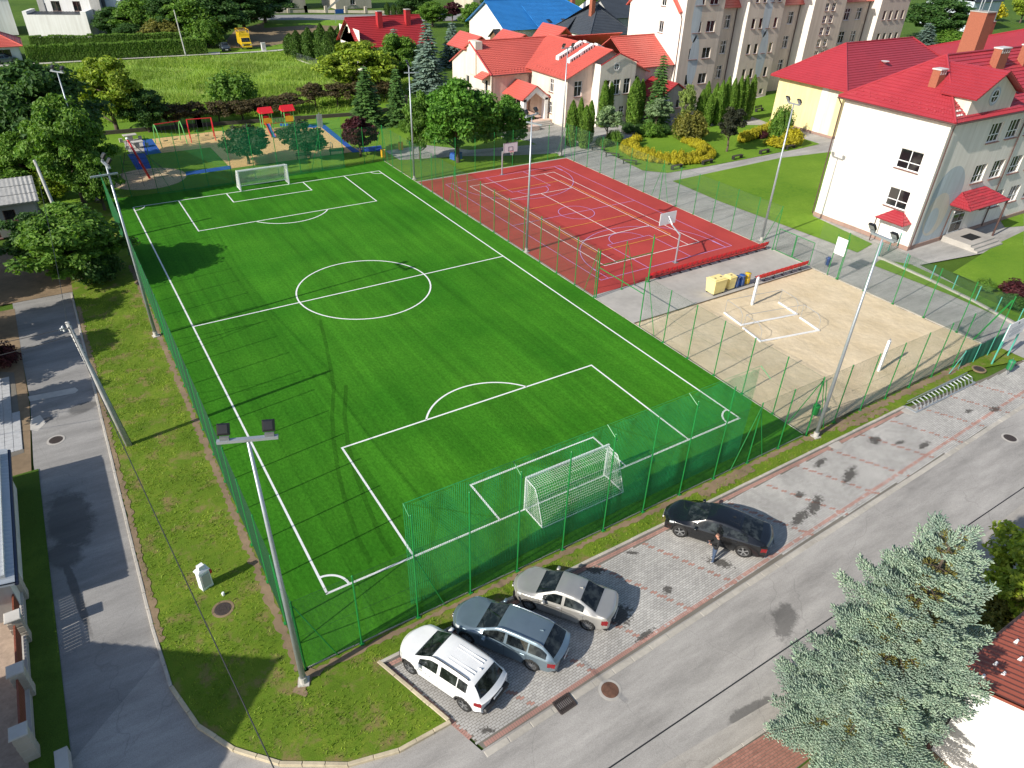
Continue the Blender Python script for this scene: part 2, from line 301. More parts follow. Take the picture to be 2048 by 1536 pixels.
# bare earth along the fence foot and kerb
zi = 0; eb = MB(); rr = random.Random(3)
def ragged(p0, p1, w, step=0.16):
    p0 = Vector((*p0, 0)); p1 = Vector((*p1, 0)); L = (p1-p0).length; d = (p1-p0)/L; n = Vector((-d.y, d.x, 0)); a = []; k = 0.0; b = []
    while k <= L: a.append(p0+d*k-n*(w*rr.uniform(0.15, 0.8))); b.append(p0+d*k+n*(w*rr.uniform(0.15, 0.8))); k += step
    return [tuple(q) for q in a]+[tuple(q) for q in reversed(b)]
for p0, p1, ww in (((-2.2, -3.0), (-2.2, 40), 0.32), ((-2.1, -3.35), (27, -3.35), 0.26), ((27, -3.4), (44, -3.4), 0.42), ((-6.5, 34), (-6.5, 1), 0.3), ((-2.6, -3.9), (-1.7, -3.2), 0.55), ((18.5, -3.7), (22.5, -3.6), 0.5), ((29.5, -3.8), (34, -3.85), 0.4)):
    eb.poly([(p[0], p[1], 0.006+0.004*zi) for p in ragged(p0, p1, ww)]); zi += 1
o = eb.build('bare_earth', M['earth']); o['kind'] = 'structure'
# pitch
PW, PL = 25.37, 53.86
turf = sheet('football_pitch', [(-1.95, -3.05), (27.42, -3.05), (27.42, 57.15), (-1.95, 57.15)], 0.006, M['turf'])
ZL = 0.012; LW = 0.11
def line(name, pts, w, m, parent, z, closed=False):
    """painted line: mitred strip along a polyline"""
    n = len(pts); L = []; Rr = []
    for i in range(n):
        p = Vector(pts[i][:2]); a = Vector(pts[(i-1) % n][:2]) if (i > 0 or closed) else None; b = Vector(pts[(i+1) % n][:2]) if (i < n-1 or closed) else None
        d1 = (p-a).normalized() if a is not None else None; d2 = (b-p).normalized() if b is not None else None
        d1 = d1 or d2; d2 = d2 or d1; t = (d1+d2).normalized(); nn = Vector((-t.y, t.x)); k = w/2/max(0.3, nn.dot(Vector((-d1.y, d1.x))))
        L.append(p+nn*k); Rr.append(p-nn*k)
    mb = MB(); V = [(q.x, q.y, z) for q in L]+[(q.x, q.y, z) for q in Rr]
    mb.add(V, [(i, (i+1) % n, n+(i+1) % n, n+i) for i in range(n if closed else n-1)][::1]); o = mb.build(name, m, parent)
    return o
def arc(cx, cy, r, a0, a1, n=40): return [(cx+r*math.cos(math.radians(a0+(a1-a0)*i/n)), cy+r*math.sin(math.radians(a0+(a1-a0)*i/n))) for i in range(n+1)]
W_ = M['white_line']
for nm, pts in (('touchline', [(0, 0), (0, PL)]), ('touchline', [(PW, PL), (PW, 0)]), ('goal_line', [(-LW/2, 0), (PW+LW/2, 0)]), ('goal_line', [(-LW/2, PL), (PW+LW/2, PL)])):
    line(nm, pts, LW, W_, turf, ZL)
ZL2 = ZL+0.004
line('halfway_line', [(0, PL/2), (PW, PL/2)], LW, W_, turf, ZL2)
line('centre_circle', arc(PW/2, PL/2, 5.13 if False else 5.13, 0, 354, 60), LW, W_, turf, ZL2+0.004, True)
for s in (0, 1):
    f = (lambda y: y) if s == 0 else (lambda y: PL-y)
    c = PW/2
    line('penalty_area_line', [(c-8.57, f(0)), (c-8.57, f(9.08)), (c+8.57, f(9.08)), (c+8.57, f(0))], LW, W_, turf, ZL2)
    line('goal_area_line', [(c-3.97, f(0)), (c-3.97, f(2.91)), (c+3.97, f(2.91)), (c+3.97, f(0))], LW, W_, turf, ZL2)
    aa = [(x, f(y)) for x, y in arc(c, 6.9, 4.1, math.degrees(math.asin(2.18/4.1)), 180-math.degrees(math.asin(2.18/4.1)), 30)]
    line('penalty_arc', aa, LW, W_, turf, ZL2)
    for cx_, a0 in ((0, 0), (PW, 90)):
        line('corner_arc', [(x, f(y)) for x, y in arc(cx_, 0, 1.0, a0, a0+90, 14)], LW, W_, turf, ZL2)
for k_, tr in enumerate(([(668, 770), (664, 830), (668, 890), (678, 950), (692, 1010), (715, 1075), (742, 1125)], [(692, 770), (689, 830), (696, 890), (712, 950), (734, 1010), (762, 1075), (786, 1112)], [(640, 640), (652, 690), (662, 740), (667, 775)])):
    line('tyre_track', [tuple(q_)[:2] for q_ in G2(tr)], 0.22, M['turf_track'], turf, 0.0085+0.001*k_)
# red court
def court_mat():
    m, nt, b = newmat('court_red'); vec = pos_vec(nt)
    c = ramp(nt, noise(nt, vec, 0.25, 4.0), (0.355, 0.034, 0.029), (0.43, 0.046, 0.037), 0.35, 0.65)
    c = mix(nt, 1.0, c, ramp(nt, noise(nt, vec, 40, 3.0, 0.8), (0.86,)*3, (1.14,)*3, 0.3, 0.7), 'MULTIPLY')
    nt.links.new(c, b.inputs['Base Color']); b.inputs['Roughness'].default_value = 0.85; bump(nt, b, noise(nt, vec, 60, 3.0), 0.25, 0.02)
court_mat()
sheet('court_surround', [(27.46, 12.2), (47.6, 12.2), (47.6, 48.6), (27.46, 48.6)], -0.004, M['concrete'])
court = sheet('sports_court', [(27.62, 17.2), (47.45, 17.2), (47.45, 48.3), (27.62, 48.3)], 0.004, M['court_red'])
CX = 37.36; zc = 0.010
def cl(nm, px, w, m, z, closed=False): line(nm, px, w, M[m], court, z, closed)
V_, O_, K_ = 'line_violet', 'line_orange', 'white_line'
# basketball (violet)
cl('basketball_boundary', [(29.86, 19.05), (44.88, 19.05), (44.88, 46.2), (29.86, 46.2)], 0.06, V_, zc, True)
cl('basketball_halfway_line', [(29.86, 32.6), (44.88, 32.6)], 0.06, V_, zc+0.004); cl('basketball_centre_circle', arc(CX, 32.6, 1.8, 0, 352, 44), 0.06, V_, zc+0.008, True)
for s in (0, 1):
    f = (lambda y: y) if s == 0 else (lambda y: 65.25-y)
    cl('free_throw_lane', [(CX-2.45, f(19.05)), (CX-2.45, f(24.55)), (CX+2.45, f(24.55)), (CX+2.45, f(19.05))], 0.06, V_, zc+0.008)
    cl('free_throw_circle', [(x, f(y)) for x, y in arc(CX, 24.55, 1.8, 0, 180, 24)], 0.06, V_, zc+0.012)
    cl('three_point_line', [(CX-6.75, f(19.05)), (CX-6.75, f(20.7))]+[(x, f(y)) for x, y in arc(CX, 20.7, 6.75, 180, 0, 40)]+[(CX+6.75, f(20.7)), (CX+6.75, f(19.05))], 0.06, V_, zc+0.012)
# tennis (white) and volleyball (orange)
cl('tennis_boundary', [(31.87, 21.1), (42.85, 21.1), (42.85, 44.4), (31.87, 44.4)], 0.07, K_, zc+0.016, True)
for x in (33.24, 41.48): cl('tennis_sideline', [(x, 21.1), (x, 44.4)], 0.07, K_, zc+0.020)
for y in (26.4, 38.9): cl('tennis_service_line', [(33.24, y), (41.48, y)], 0.07, K_, zc+0.020)
cl('tennis_centre_line', [(CX, 26.4), (CX, 38.9)], 0.07, K_, zc+0.024)
cl('volleyball_boundary', [(32.95, 23.75), (41.77, 23.75), (41.77, 41.5), (32.95, 41.5)], 0.06, O_, zc+0.028, True)
for y in (29.65, 35.5): cl('volleyball_attack_line', [(32.95, y), (41.77, y)], 0.06, O_, zc+0.032)
# sand
def sand_mat():
    m, nt, b = newmat('sand'); vec = pos_vec(nt)
    c = ramp(nt, noise(nt, vec, 0.5, 5.0), (0.57, 0.46, 0.295), (0.68, 0.565, 0.39), 0.33, 0.67)
    vo = nd(nt, 'TexVoronoi'); vo.inputs['Scale'].default_value = 2.6; nt.links.new(vec, vo.inputs['Vector'])
    n2 = noise(nt, vec, 5.0, 5.0, 0.7); h = math_(nt, 'ADD', math_(nt, 'MULTIPLY', vo.outputs['Distance'], 0.8), n2)
    c = mix(nt, 1.0, c, ramp(nt, noise(nt, vec, 25, 4.0, 0.8), (0.84,)*3, (1.16,)*3, 0.3, 0.7), 'MULTIPLY')
    nt.links.new(c, b.inputs['Base Color']); b.inputs['Roughness'].default_value = 0.95; bump(nt, b, h, 0.55, 0.04)
sand_mat()
nx, ny = 100, 78; xs = np.linspace(27.55, 47.25, nx); ys = np.linspace(-2.95, 12.0, ny); XX, YY = np.meshgrid(xs, ys)
ZZ = 0.01+0.02*np.sin(XX*1.7+YY*0.6)*np.sin(YY*1.3)+RNG.normal(0, 0.010, XX.shape)
Vs = np.stack([XX, YY, ZZ], -1).reshape(-1, 3); ii = np.arange(nx*ny).reshape(ny, nx)
Fs = np.stack([ii[:-1, :-1], ii[:-1, 1:], ii[1:, 1:], ii[1:, :-1]], -1).reshape(-1, 4)
sheet('sand_bed', [(27.46, -3.05), (47.35, -3.05), (47.35, 12.19), (27.46, 12.19)], -0.05, M['earth'])
link_mesh('sand_court', np_mesh('sand_court', Vs, Fs, M['sand'], True))['kind'] = 'structure'
# kerbs and edgings, stone by stone
kerb_meshes = {}
def kerb_run(name, pts, w=0.15, h=0.16, L=1.0, top=0.03, m='kerb'):
    """a run of kerb stones; each stone is a part"""
    root = empty(name, (pts[0][0], pts[0][1], 0)); root['kind'] = 'structure'; base = org_of(root)
    for a, b in zip(pts[:-1], pts[1:]):
        a = Vector((*a[:2], 0)); b = Vector((*b[:2], 0)); D = (b-a).length; n = max(1, round(D/L)); l = D/n; key = (round(l, 2), w, h, m)
        if key not in kerb_meshes:
            q = MB(); q.box((0, 0, 0), (l-0.012, w, h), bev=0.018); kerb_meshes[key] = q.mesh('kerb_stone', M[m])
        ang = math.atan2((b-a).y, (b-a).x)
        for i in range(n):
            o = bpy.data.objects.new('kerb_stone', kerb_meshes[key]); COL.objects.link(o); o.parent = root
            c = a+(b-a)*((i+0.5)/n)-base; o.location = (c.x+rr.uniform(-.006, .006), c.y+rr.uniform(-.006, .006), top-h/2+rr.uniform(-.006, .006)); o.rotation_euler = (rr.uniform(-.015, .015), 0, ang+rr.uniform(-.006, .006))
    return root
kerb_run('lane_kerb', [(x, y) for x, y in lane_r[:7]], 0.13, 0.2, 1.0, 0.035)
kerb_run('corner_kerb', lane_r[6:], 0.15, 0.22, 0.8, 0.04, 'kerb_yellow')
kerb_run('car_park_kerb', [(1.8, -7.78), (0.58, -4.18)], 0.15, 0.22, 0.9, 0.03, 'kerb_yellow'); kerb_run('car_park_kerb', [(0.6, -4.28), (35.2, -4.28)], 0.15, 0.2, 1.0, 0.03)
kerb_run('pitch_edging', [(27.44, -2.9), (27.44, 57.2)], 0.08, 0.1, 1.0, 0.02); kerb_run('pitch_edging', [(-1.97, -3.05), (27.3, -3.05)], 0.08, 0.1, 1.0, 0.02)
kerb_run('court_edging', [(47.52, -3), (47.52, 48.4)], 0.12, 0.12, 1.0, 0.02, 'kerb'); kerb_run('car_park_edging', [(2.35, -9.52), (62, -7.22)], 0.26, 0.12, 1.0, ZR+0.012)
# ------------------------------------------------------------------ block paving of the car park
pk = [(0.72, -4.36), (35.3, -4.36), (43.5, -5.0), (62, -5.0), (62, -7.08), (2.42, -9.36)]; PKZ = ZR+0.0
SPK = [(*G(a, b, ZR)[:2], rx, ry, ang) for a, b, rx, ry, ang in ((1190, 1140, 0.7, 0.35, -0.6), (1335, 1180, 0.4, 0.3, 0), (1630, 1010, 1.5, 0.45, 0.4), (1600, 1035, 1.2, 0.4, 0.2), (1700, 950, 1.3, 0.4, 0.35), (1750, 880, 0.7, 0.5, 0), (1640, 925, 0.9, 0.3, 0.2), (1600, 990, .5, .3, 0), (1990, 818, 0.7, 0.35, 0), (1938, 822, 0.5, 0.25, 0), (1240, 1230, 0.9, 0.8, 0.2), (1080, 1320, 0.5, 0.25, -.8), (1540, 1085, .4, .3, 0), (1440, 1125, 1.0, 0.4, -0.9), (1850, 890, 0.8, 0.25, 0), (1800, 885, .5, .2, 0), (1265, 1105, 0.45, 0.2, -0.5), (1290, 1270, 0.8, 0.2, 0.1), (975, 1460, 0.5, 0.2, -.6), (880, 1345, 0.5, 0.3, -.7))]
def block_mat(name, c):
    m, nt, b = newmat(name); vec = pos_vec(nt); g = nd(nt, 'NewGeometry')
    col = ramp(nt, noise(nt, vec, 0.5, 4.0), dk(c, 0.86), dk(c, 1.12), 0.35, 0.65); col = mix(nt, 1.0, col, ramp(nt, g.outputs['Random Per Island'], (0.86,)*3, (1.12,)*3, 0, 1), 'MULTIPLY')
    col = mix(nt, 1.0, col, ramp(nt, noise(nt, vec, 50, 3.0), (0.85,)*3, (1.15,)*3, 0.3, 0.7), 'MULTIPLY')
    col = mix(nt, stains(nt, vec, SPK, 0.85, 3.6, 7.0), col, (0.045, 0.04, 0.035)); nt.links.new(col, b.inputs['Base Color']); b.inputs['Roughness'].default_value = 0.88; bump(nt, b, noise(nt, vec, 80, 2.0), 0.2, 0.01)
block_mat('block_grey', (0.44, 0.43, 0.41)); block_mat('block_red', (0.40, 0.225, 0.185)); block_mat('joint', (0.17, 0.155, 0.13))
paving = sheet('car_park', pk, PKZ-0.005, M['joint'])
RA = math.atan2(2.0, 40.2); ca, sa = math.cos(RA), math.sin(RA)
def block_field(poly, u0, v0, nu, nv, lu, lv, red=None, stagger=True):
    C = []; Rd = []
    for j in range(nv):
        u = u0+(np.arange(nu)+(0.5 if (stagger and j % 2) else 0.0))*lu; v = np.full(nu, v0+j*lv); x = u*ca-v*sa; y = u*sa+v*ca; C.append(np.stack([x, y], 1))
    C = np.concatenate(C); k = inpoly(C, poly); return C[k]
def blocks_np(C, lu, lv, ang, z, h=0.03):
    """joined paving blocks, each with a chamfered top: 8 verts, 5 faces"""
    n = len(C); g = 0.010; a, b = lu/2-g/2, lv/2-g/2; ch = 0.004; q = np.array([(-a, -b, -h), (a, -b, -h), (a, b, -h), (-a, b, -h), (-a+ch, -b+ch, 0), (a-ch, -b+ch, 0), (a-ch, b-ch, 0), (-a+ch, b-ch, 0)])
    c, s = np.cos(ang), np.sin(ang); q2 = np.stack([q[:, 0]*c-q[:, 1]*s, q[:, 0]*s+q[:, 1]*c, q[:, 2]], 1)
    V = q2[None]+np.concatenate([C, (z+RNG.normal(0, 0.0012, n))[:, None]], 1)[:, None, :]
    F = np.array([(4, 5, 6, 7), (0, 1, 5, 4), (1, 2, 6, 5), (2, 3, 7, 6), (3, 0, 4, 7)])[None]+(np.arange(n)*8)[:, None, None]
    return V.reshape(-1, 3), F.reshape(-1, 4)
inner = [(0.95, -4.66), (35.3, -4.62), (43.6, -5.2), (62, -5.2), (62, -7.34), (2.6, -9.55+0.62-0.08+0.0)]
inner[-1] = (2.36, -9.04)
C = block_field(inner, -2, -12, 340, 100, 0.2, 0.1)
dl = np.array([0.455, -0.89]); isred = np.zeros(len(C), bool)
for x0 in np.arange(2.55, 44, 2.78):
    d = np.abs((C[:, 0]-x0)*dl[1]-(C[:, 1]+4.36)*dl[0]); isred |= d < 0.055
order = np.argsort(np.linalg.norm(C-np.array([2.2, -8.6]), axis=1)); near = order[:230]; rest = order[230:]
for msk, m in ((~isred, 'block_grey'), (isred, 'block_red')):
    k = rest[msk[rest]]; V, F = blocks_np(C[k], 0.2, 0.1, RA, PKZ); link_mesh('paving_block_field', np_mesh('paving_block_field', V, F, M[m]), paving)['kind'] = 'stuff'
# red soldier course along the road and red row along the kerb
E0 = np.array([2.5, -9.2]); ev = np.array([ca, sa]); S = np.array([E0+ev*(0.05+0.1*i)+np.array([-sa, ca])*0.0 for i in range(596)])
T1 = np.array([(0.95+0.2*i, -4.44) for i in range(171)]); T2 = np.array([(0.85+0.2*i, -4.54) for i in range(172)])
T3 = np.array([np.array([0.86, -4.6])+np.array([0.307, -0.952])*(0.1*i) for i in range(int(4.6/0.1))])
SR = [(S[70:], 0.1, 0.2, RA), (T1, 0.2, 0.1, 0.0), (T2, 0.2, 0.1, 0.0)]
for Cc, lu, lv, an in SR:
    V, F = blocks_np(Cc, lu, lv, an, PKZ+0.002); link_mesh('edge_block_field', np_mesh('edge_block_field', V, F, M['block_red']), paving)['kind'] = 'stuff'
def single_block(lu, lv, m):
    V, F = blocks_np(np.zeros((1, 2)), lu, lv, 0.0, 0.0); return np_mesh('paving_block', V, F, M[m])
mg, mr, ms_ = single_block(0.2, 0.1, 'block_grey'), single_block(0.2, 0.1, 'block_red'), single_block(0.1, 0.2, 'block_red')
for k in near:
    o = link_mesh('paving_block', mr if isred[k] else mg, paving); o.location = (C[k][0], C[k][1], PKZ+rr.uniform(-.003, .003)); o.rotation_euler = (0, 0, RA)
for i in range(70):
    o = link_mesh('edge_block', ms_, paving); o.location = (S[i][0], S[i][1], PKZ+0.002); o.rotation_euler = (0, 0, RA)
for i in range(2, 44):
    o = link_mesh('edge_block', ms_, paving); o.location = (T3[i][0], T3[i][1], PKZ+0.002); o.rotation_euler = (0, 0, math.atan2(-0.952, 0.307))
# pavement of red blocks on the far side of the road (bottom right)
mat('paver_red', (0.34, 0.16, 0.12), 0.9, 0.2, 5, island=0.18); mat('paver_tan', (0.36, 0.28, 0.22), 0.9, 0.2, 5, island=0.15)
swp = [(8.4, -14.05), (12.6, -14.2), (26, -15.1), (60, -14.9), (60, -15.5), (26, -15.7), (8.6, -15.6)]
sw = sheet('pavement', swp, ZR+0.07, M['joint']); _ca, _sa = ca, sa; ca, sa = 1.0, -0.06
Cw = block_field(swp, 5, -20, 300, 70, 0.2, 0.1); ca, sa = _ca, _sa
kk = np.argsort(np.linalg.norm(Cw-np.array([12.0, -15]), axis=1)); mpr = single_block(0.2, 0.1, 'paver_red')
for k in kk[:150]:
    o = link_mesh('paving_block', mpr, sw); o.location = (Cw[k][0], Cw[k][1], ZR+0.082+rr.uniform(-.003, .003)); o.rotation_euler = (0, 0, -0.06)
V, F = blocks_np(Cw[kk[150:]], 0.2, 0.1, -0.06, ZR+0.082); link_mesh('paving_block_field', np_mesh('paving_block_field', V, F, M['paver_red']), sw)['kind'] = 'stuff'
asphalt('gutter_tan', (0.38, 0.355, 0.32)); kerb_run('pavement_kerb', [(8.2, -13.95), (12.6, -14.1), (26, -15.0), (60, -14.8)], 0.14, 0.2, 1.0, ZR+0.1); sheet('gutter_concrete', [(5, -12.9), (12.8, -13.4), (34, -12.6), (60, -12.2), (60, -14.7), (26, -14.9), (12.6, -14.0), (5, -13.9)], ZR+0.004, M['gutter_tan'])
# ------------------------------------------------------------------ courtyard, lawns and paths east of the court
sheet('path', [(47.58, -5.2), (53.0, -5.2), (56.5, 8.0), (80, 4.0), (120, 4.0), (120, 36), (112, 60), (100, 63), (60, 62), (48.5, 72), (28.0, 62.2), (28.2, 57.3), (47.6, 57.3)], -0.02, M['asphalt_path'])
def lawn(px, z=0.012, m='lawn', nm='lawn'): return sheet(nm, G2(px), z, M[m])
lawn([(1200, 297), (1285, 341), (1335, 346), (1430, 330), (1600, 297), (1640, 288), (1560, 262), (1520, 250), (1440, 250), (1300, 262), (1230, 285)])
lawn([(1345, 362), (1560, 316), (1668, 303), (1650, 380), (1626, 432), (1745, 488), (1715, 505), (1540, 440), (1440, 403)])
lawn([(2048, 462), (2000, 485), (1905, 545), (1985, 580), (2048, 585)]); lawn([(1760, 520), (1820, 528), (2048, 632), (2048, 655), (1900, 590), (1745, 530)]); lawn([(1500, 200), (1580, 178), (1580, 262), (1500, 232)]); lawn([(1985, 420), (2048, 385), (2048, 452), (2010, 455)])
# lawn between pitch and playground, meadow beyond
sheet('lawn', [(-2.0, 57.2), (47.4, 57.2), (47.4, 48.7), (27.5, 48.7), (27.5, 57.2)][:0] or [(-6, 57.16), (27.46, 57.16), (27.46, 48.62), (47.5, 48.62), (47.5, 57.0), (44, 62), (40, 78), (45, 92), (10, 97), (-9, 84)], -0.008, M['lawn'])
sheet('path', G2([(770, 302), (850, 290), (940, 300), (1000, 295), (1120, 285), (1190, 300), (1120, 306), (1000, 312), (930, 312), (800, 320)]), 0.004, M['asphalt_path'])
sheet('meadow', [(-30, 88), (10, 86), (30, 79.5), (52, 86), (52, 100), (44, 135.2), (10, 136.4), (-30, 137)], -0.012, M['meadow'])
sheet('far_lane', [(-80, 138.2), (10, 137.9), (38, 136.2), (46, 139.0), (46, 141.5), (38, 139.2), (10, 140.0), (-80, 141.2)], -0.012, M['concrete_light'])
sheet('dry_field', G2([(440, 95), (600, 95), (680, 55), (690, 38), (560, 36), (470, 60)]), -0.012, M['dry_field'])
sheet('lawn', G2([(440, 107), (585, 97), (620, 88), (600, 80), (540, 92), (440, 100)]), -0.004, M['lawn']); sheet('lawn', G2([(528, 40), (690, 40), (690, 52), (620, 50), (528, 56)]), 0.0, M['lawn'])
sheet('far_road', G2([(480, 30), (880, 28), (1100, 26), (1100, 36), (880, 42), (690, 42), (520, 40)]), -0.004, M['asphalt_far'])
sheet('far_road', G2([(1230, 30), (1275, 24), (1275, 44), (1225, 44)]), -0.004, M['asphalt_far'])
# playground surfaces
zp = 0.008
play = sheet('playground_surface', G2([(304, 278), (430, 263), (640, 250), (705, 304), (462, 337), (421, 295), (323, 306)]), zp, M['rubber_sand'])
for q in ([(284, 280), (304, 278), (323, 306), (291, 310)], [(255, 309), (289, 306), (303, 337), (274, 340)], [(371, 344), (461, 331), (463, 338), (372, 351)], [(633, 247), (650, 250), (708, 297), (762, 291), (765, 302), (705, 305)], [(640, 250), (560, 247), (560, 252), (630, 256)]):
    sheet('blue_path', G2(q), zp+0.006, M['rubber_blue'])
RC = G(297, 357); sheet('round_play_sand', [(RC[0]+3.75*math.cos(t), RC[1]+3.75*math.sin(t)) for t in np.linspace(0, 2*math.pi, 48)[:-1]], zp+0.004, M['round_sand'])
sheet('table_pad', G2([(246, 282), (283, 276), (292, 304), (260, 308)]), zp+0.002, M['concrete'])
# left-hand yards
sheet('yard', [(-40, 14.2), (-10.35, 14.6), (-10.1, 22), (-10.4, 36), (-40, 36)], -0.09, M['earth']); drv = sheet('driveway', G2([(-60, 740), (28, 745), (48, 905), (20, 915), (-60, 920)], -0.08), -0.08, M['joint'])
mat('slab', (0.42, 0.43, 0.44), 0.85, 0.12, 4, island=0.12); k = 0; sm = MB(); sm.box((0, 0, 0), (0.385, 0.385, 0.05), bev=0.01); sm = sm.mesh('paving_slab', M['slab'])
dp = G2([(-30, 755), (24, 755), (40, 900), (18, 908), (-30, 910)], -0.08)
sl = [(x, y) for x in np.arange(-14, -10, 0.4) for y in np.arange(15, 26, 0.4)]; sl = np.array(sl); sl = sl[inpoly(sl, dp)]
for (x, y) in sl:
    o = link_mesh('paving_slab', sm, drv); o.location = (x, y, -0.068+rr.uniform(-.003, .003))
sheet('yard', [(-40, -30), (-11.0, -30), (-11.0, 6.6), (-40, 6.6)], -0.09, M['paver_tan']); sheet('verge', [(-11.2, -2.6), (-9.95, -2.6), (-10.0, 15.4), (-11.3, 15.4)], -0.06, M['rough_grass'])
sheet('yard', [(-14, 37), (-6.4, 37), (-6.2, 44), (-7.5, 51), (-14, 47)], -0.07, M['earth'])  # earth colour darkens this yard to stand for tree shade
sheet('garden', [(8.6, -15.65), (26, -15.75), (60, -15.6), (60, -40), (0, -40)], -0.07, M['earth'])
# ------------------------------------------------------------------ fences
def wires(p0, p1, z0, z1, cell, r, diag=True, top=None):
    """chain-link (diag) or square net between two ground points: every strand a 3-sided rod; returns V, F"""
    p0 = np.array([p0[0], p0[1]]); p1 = np.array([p1[0], p1[1]]); L = np.linalg.norm(p1-p0); d = (p1-p0)/L; n = np.array([-d[1], d[0]]); h = z1-z0; A = []; B = []
    if diag:
        st = cell*1.414; s = np.arange(-h, L+1e-6, st)
        for sg in (1, -1):
            a0 = s.copy(); za = np.zeros_like(s); a1 = s+h; zb = np.full_like(s, h)
            k0 = a0 < 0; za[k0] = -a0[k0]; a0[k0] = 0; k1 = a1 > L; zb[k1] = h-(a1[k1]-L); a1[k1] = L; ok = (a1-a0) > 0.02
            a0, za, a1, zb = a0[ok], za[ok], a1[ok], zb[ok]
            if sg < 0: a0, a1 = L-a0, L-a1
            A.append(np.stack([a0, za], 1)); B.append(np.stack([a1, zb], 1))
    else:
        s = np.arange(0, L+1e-6, cell); A.append(np.stack([s, 0*s], 1)); B.append(np.stack([s, 0*s+h], 1)); t = np.arange(0, h+1e-6, cell); A.append(np.stack([0*t, t], 1)); B.append(np.stack([0*t+L, t], 1))
    A = np.concatenate(A); B = np.concatenate(B); m = len(A); V = np.zeros((m, 6, 3)); dv = B-A; dv /= np.linalg.norm(dv, axis=1)[:, None]; pr = np.stack([-dv[:, 1], dv[:, 0]], 1)
    for k in range(3):
        t = 2*math.pi*k/3; o1 = pr*math.cos(t)*r; o2 = math.sin(t)*r
        for e, Q in ((0, A), (3, B)):
            uu = Q[:, 0]+o1[:, 0]; zz = Q[:, 1]+o1[:, 1]; V[:, e+k, 0] = p0[0]+d[0]*uu+n[0]*o2; V[:, e+k, 1] = p0[1]+d[1]*uu+n[1]*o2; V[:, e+k, 2] = z0+zz
    F = np.array([(0, 1, 4, 3), (1, 2, 5, 4), (2, 0, 3, 5)])[None]+(np.arange(m)*6)[:, None, None]
    return V.reshape(-1, 3), F.reshape(-1, 4)
post_meshes = {}
def post_mesh(h, r, m, arm=0.0):
    k = (round(h, 2), r, m, arm)
    if k not in post_meshes:
        q = MB(); q.tube((0, 0, -0.05), (0, 0, h), r, r, 8); q.lathe((0, 0, h), [(r*1.2, -0.02), (r*1.2, 0.02), (r*0.5, 0.05)], 8); q.box((0, 0, 0.02), (r*5, r*5, 0.04))
        if arm: q.tube((0, 0, h-0.02), (0, arm, h+0.45), r*0.8, r*0.7, 6)
        post_meshes[k] = q.mesh('post', M[m])
    return post_meshes[k]
def fence(name, p0, p1, h, posts, label, r=0.034, wire=0.0021, cell=0.05, m='fence_green', wm='wire_green', z0=0.03, heights=None, braces=(), cat='fence', mesh=True, rails=True):
    """posts: distances along the run; braces: (distance, direction +1/-1)"""
    a = Vector((*p0, 0)); b = Vector((*p1, 0)); L = (b-a).length; d = (b-a)/L; root = empty(name, a, label, cat)
    for i, s in enumerate(posts):
        hh = heights[i] if heights else h; o = link_mesh('post', post_mesh(hh, r, m), root); p = d*s; o.location = p
    for s, sg in braces:
        q = MB(); q.tube(a+d*s+Vector((0, 0, h*0.93)), a+d*(s+sg*1.25)+Vector((0, 0, 0.0)), r*0.75, r*0.75, 6); q.build('brace', M[m], root)
    if mesh:
        V, F = wires(p0, p1, z0, h, cell, wire); me = np_mesh('mesh', V-np.array([*a])[None], F, M[wm]); o = link_mesh('mesh', me, root); o['kind'] = 'stuff'
    if rails:
        for z in (0.06, h*0.5, h):
            q = MB(); q.tube(a+Vector((0, 0, z)), b+Vector((0, 0, z)), 0.005, 0.005, 4); q.build('tension_wire', M[wm], root)
    return root
XL, XR, YS, YN, XE = -1.97, 27.45, -3.12, 57.25, 47.4
ar = lambda a, b, s: list(np.arange(a, b+0.01, s))
fence('chain_link_fence', (XL, YS), (XL, YN), 4.0, ar(0, 60.4, 2.515), 'tall green chain-link fence along the left side of the football pitch', braces=((2.5, -1), (0.05, 1), (27.6, 1), (27.7, -1), (57.7, 1), (60.3, -1)))
fence('chain_link_fence', (XR, YS), (XR, 11.3), 4.0, ar(0, 14.5, 2.42), 'green chain-link fence between the football pitch and the sand court', braces=((0.05, 1), (14.3, -1)))
fence('chain_link_fence', (XR, 16.86), (XR, YN), 4.0, ar(0, 40.4, 2.52), 'green chain-link fence between the football pitch and the red court', braces=((0.05, 1), (22.7, 1), (22.7, -1), (40.3, -1)))
# goal-end fences with higher posts where the ball nets hang
xs_ = [0, 2.3, 4.8, 7.3, 9.7, 12.2, 14.6, 17.1, 19.55, 22.0, 24.55, 27.05, 29.42]
fence('chain_link_fence', (XL, YS), (XR, YS), 4.0, xs_, 'green goal-end chain-link fence beside the car park', heights=[4, 4]+[5.85]*8+[4, 4, 4], braces=((0.05, 1), (4.8, 1), (24.5, -1), (24.5, 1)))
fence('chain_link_fence', (XL, YN), (XR, YN), 4.0, xs_, 'green goal-end chain-link fence beside the playground', heights=[4, 4]+[5.6]*8+[4, 4, 4], braces=((0.05, 1), (4.8, 1), (22.0, -1), (29.3, -1)))
fence('chain_link_fence', (XR, YS-0.02), (44.9, YS-0.02), 4.0, ar(0, 17.4, 2.5), 'green chain-link fence between the sand court and the car park', braces=((0.05, 1), (0.3, 1)))
fence('chain_link_fence', (XE, YS), (XE, 12.3), 4.0, ar(0, 15.4, 2.57), 'green chain-link fence between the sand court and the grey path', braces=((0.05, 1), (0.1, 1)))
fence('chain_link_fence', (XE+0.1, 16.6), (XE+0.1, 48.6), 4.0, ar(0, 32, 2.52), 'green chain-link fence between the red court and the courtyard path', braces=((0.05, 1), (15.1, 1), (15.1, -1), (31.9, -1)))
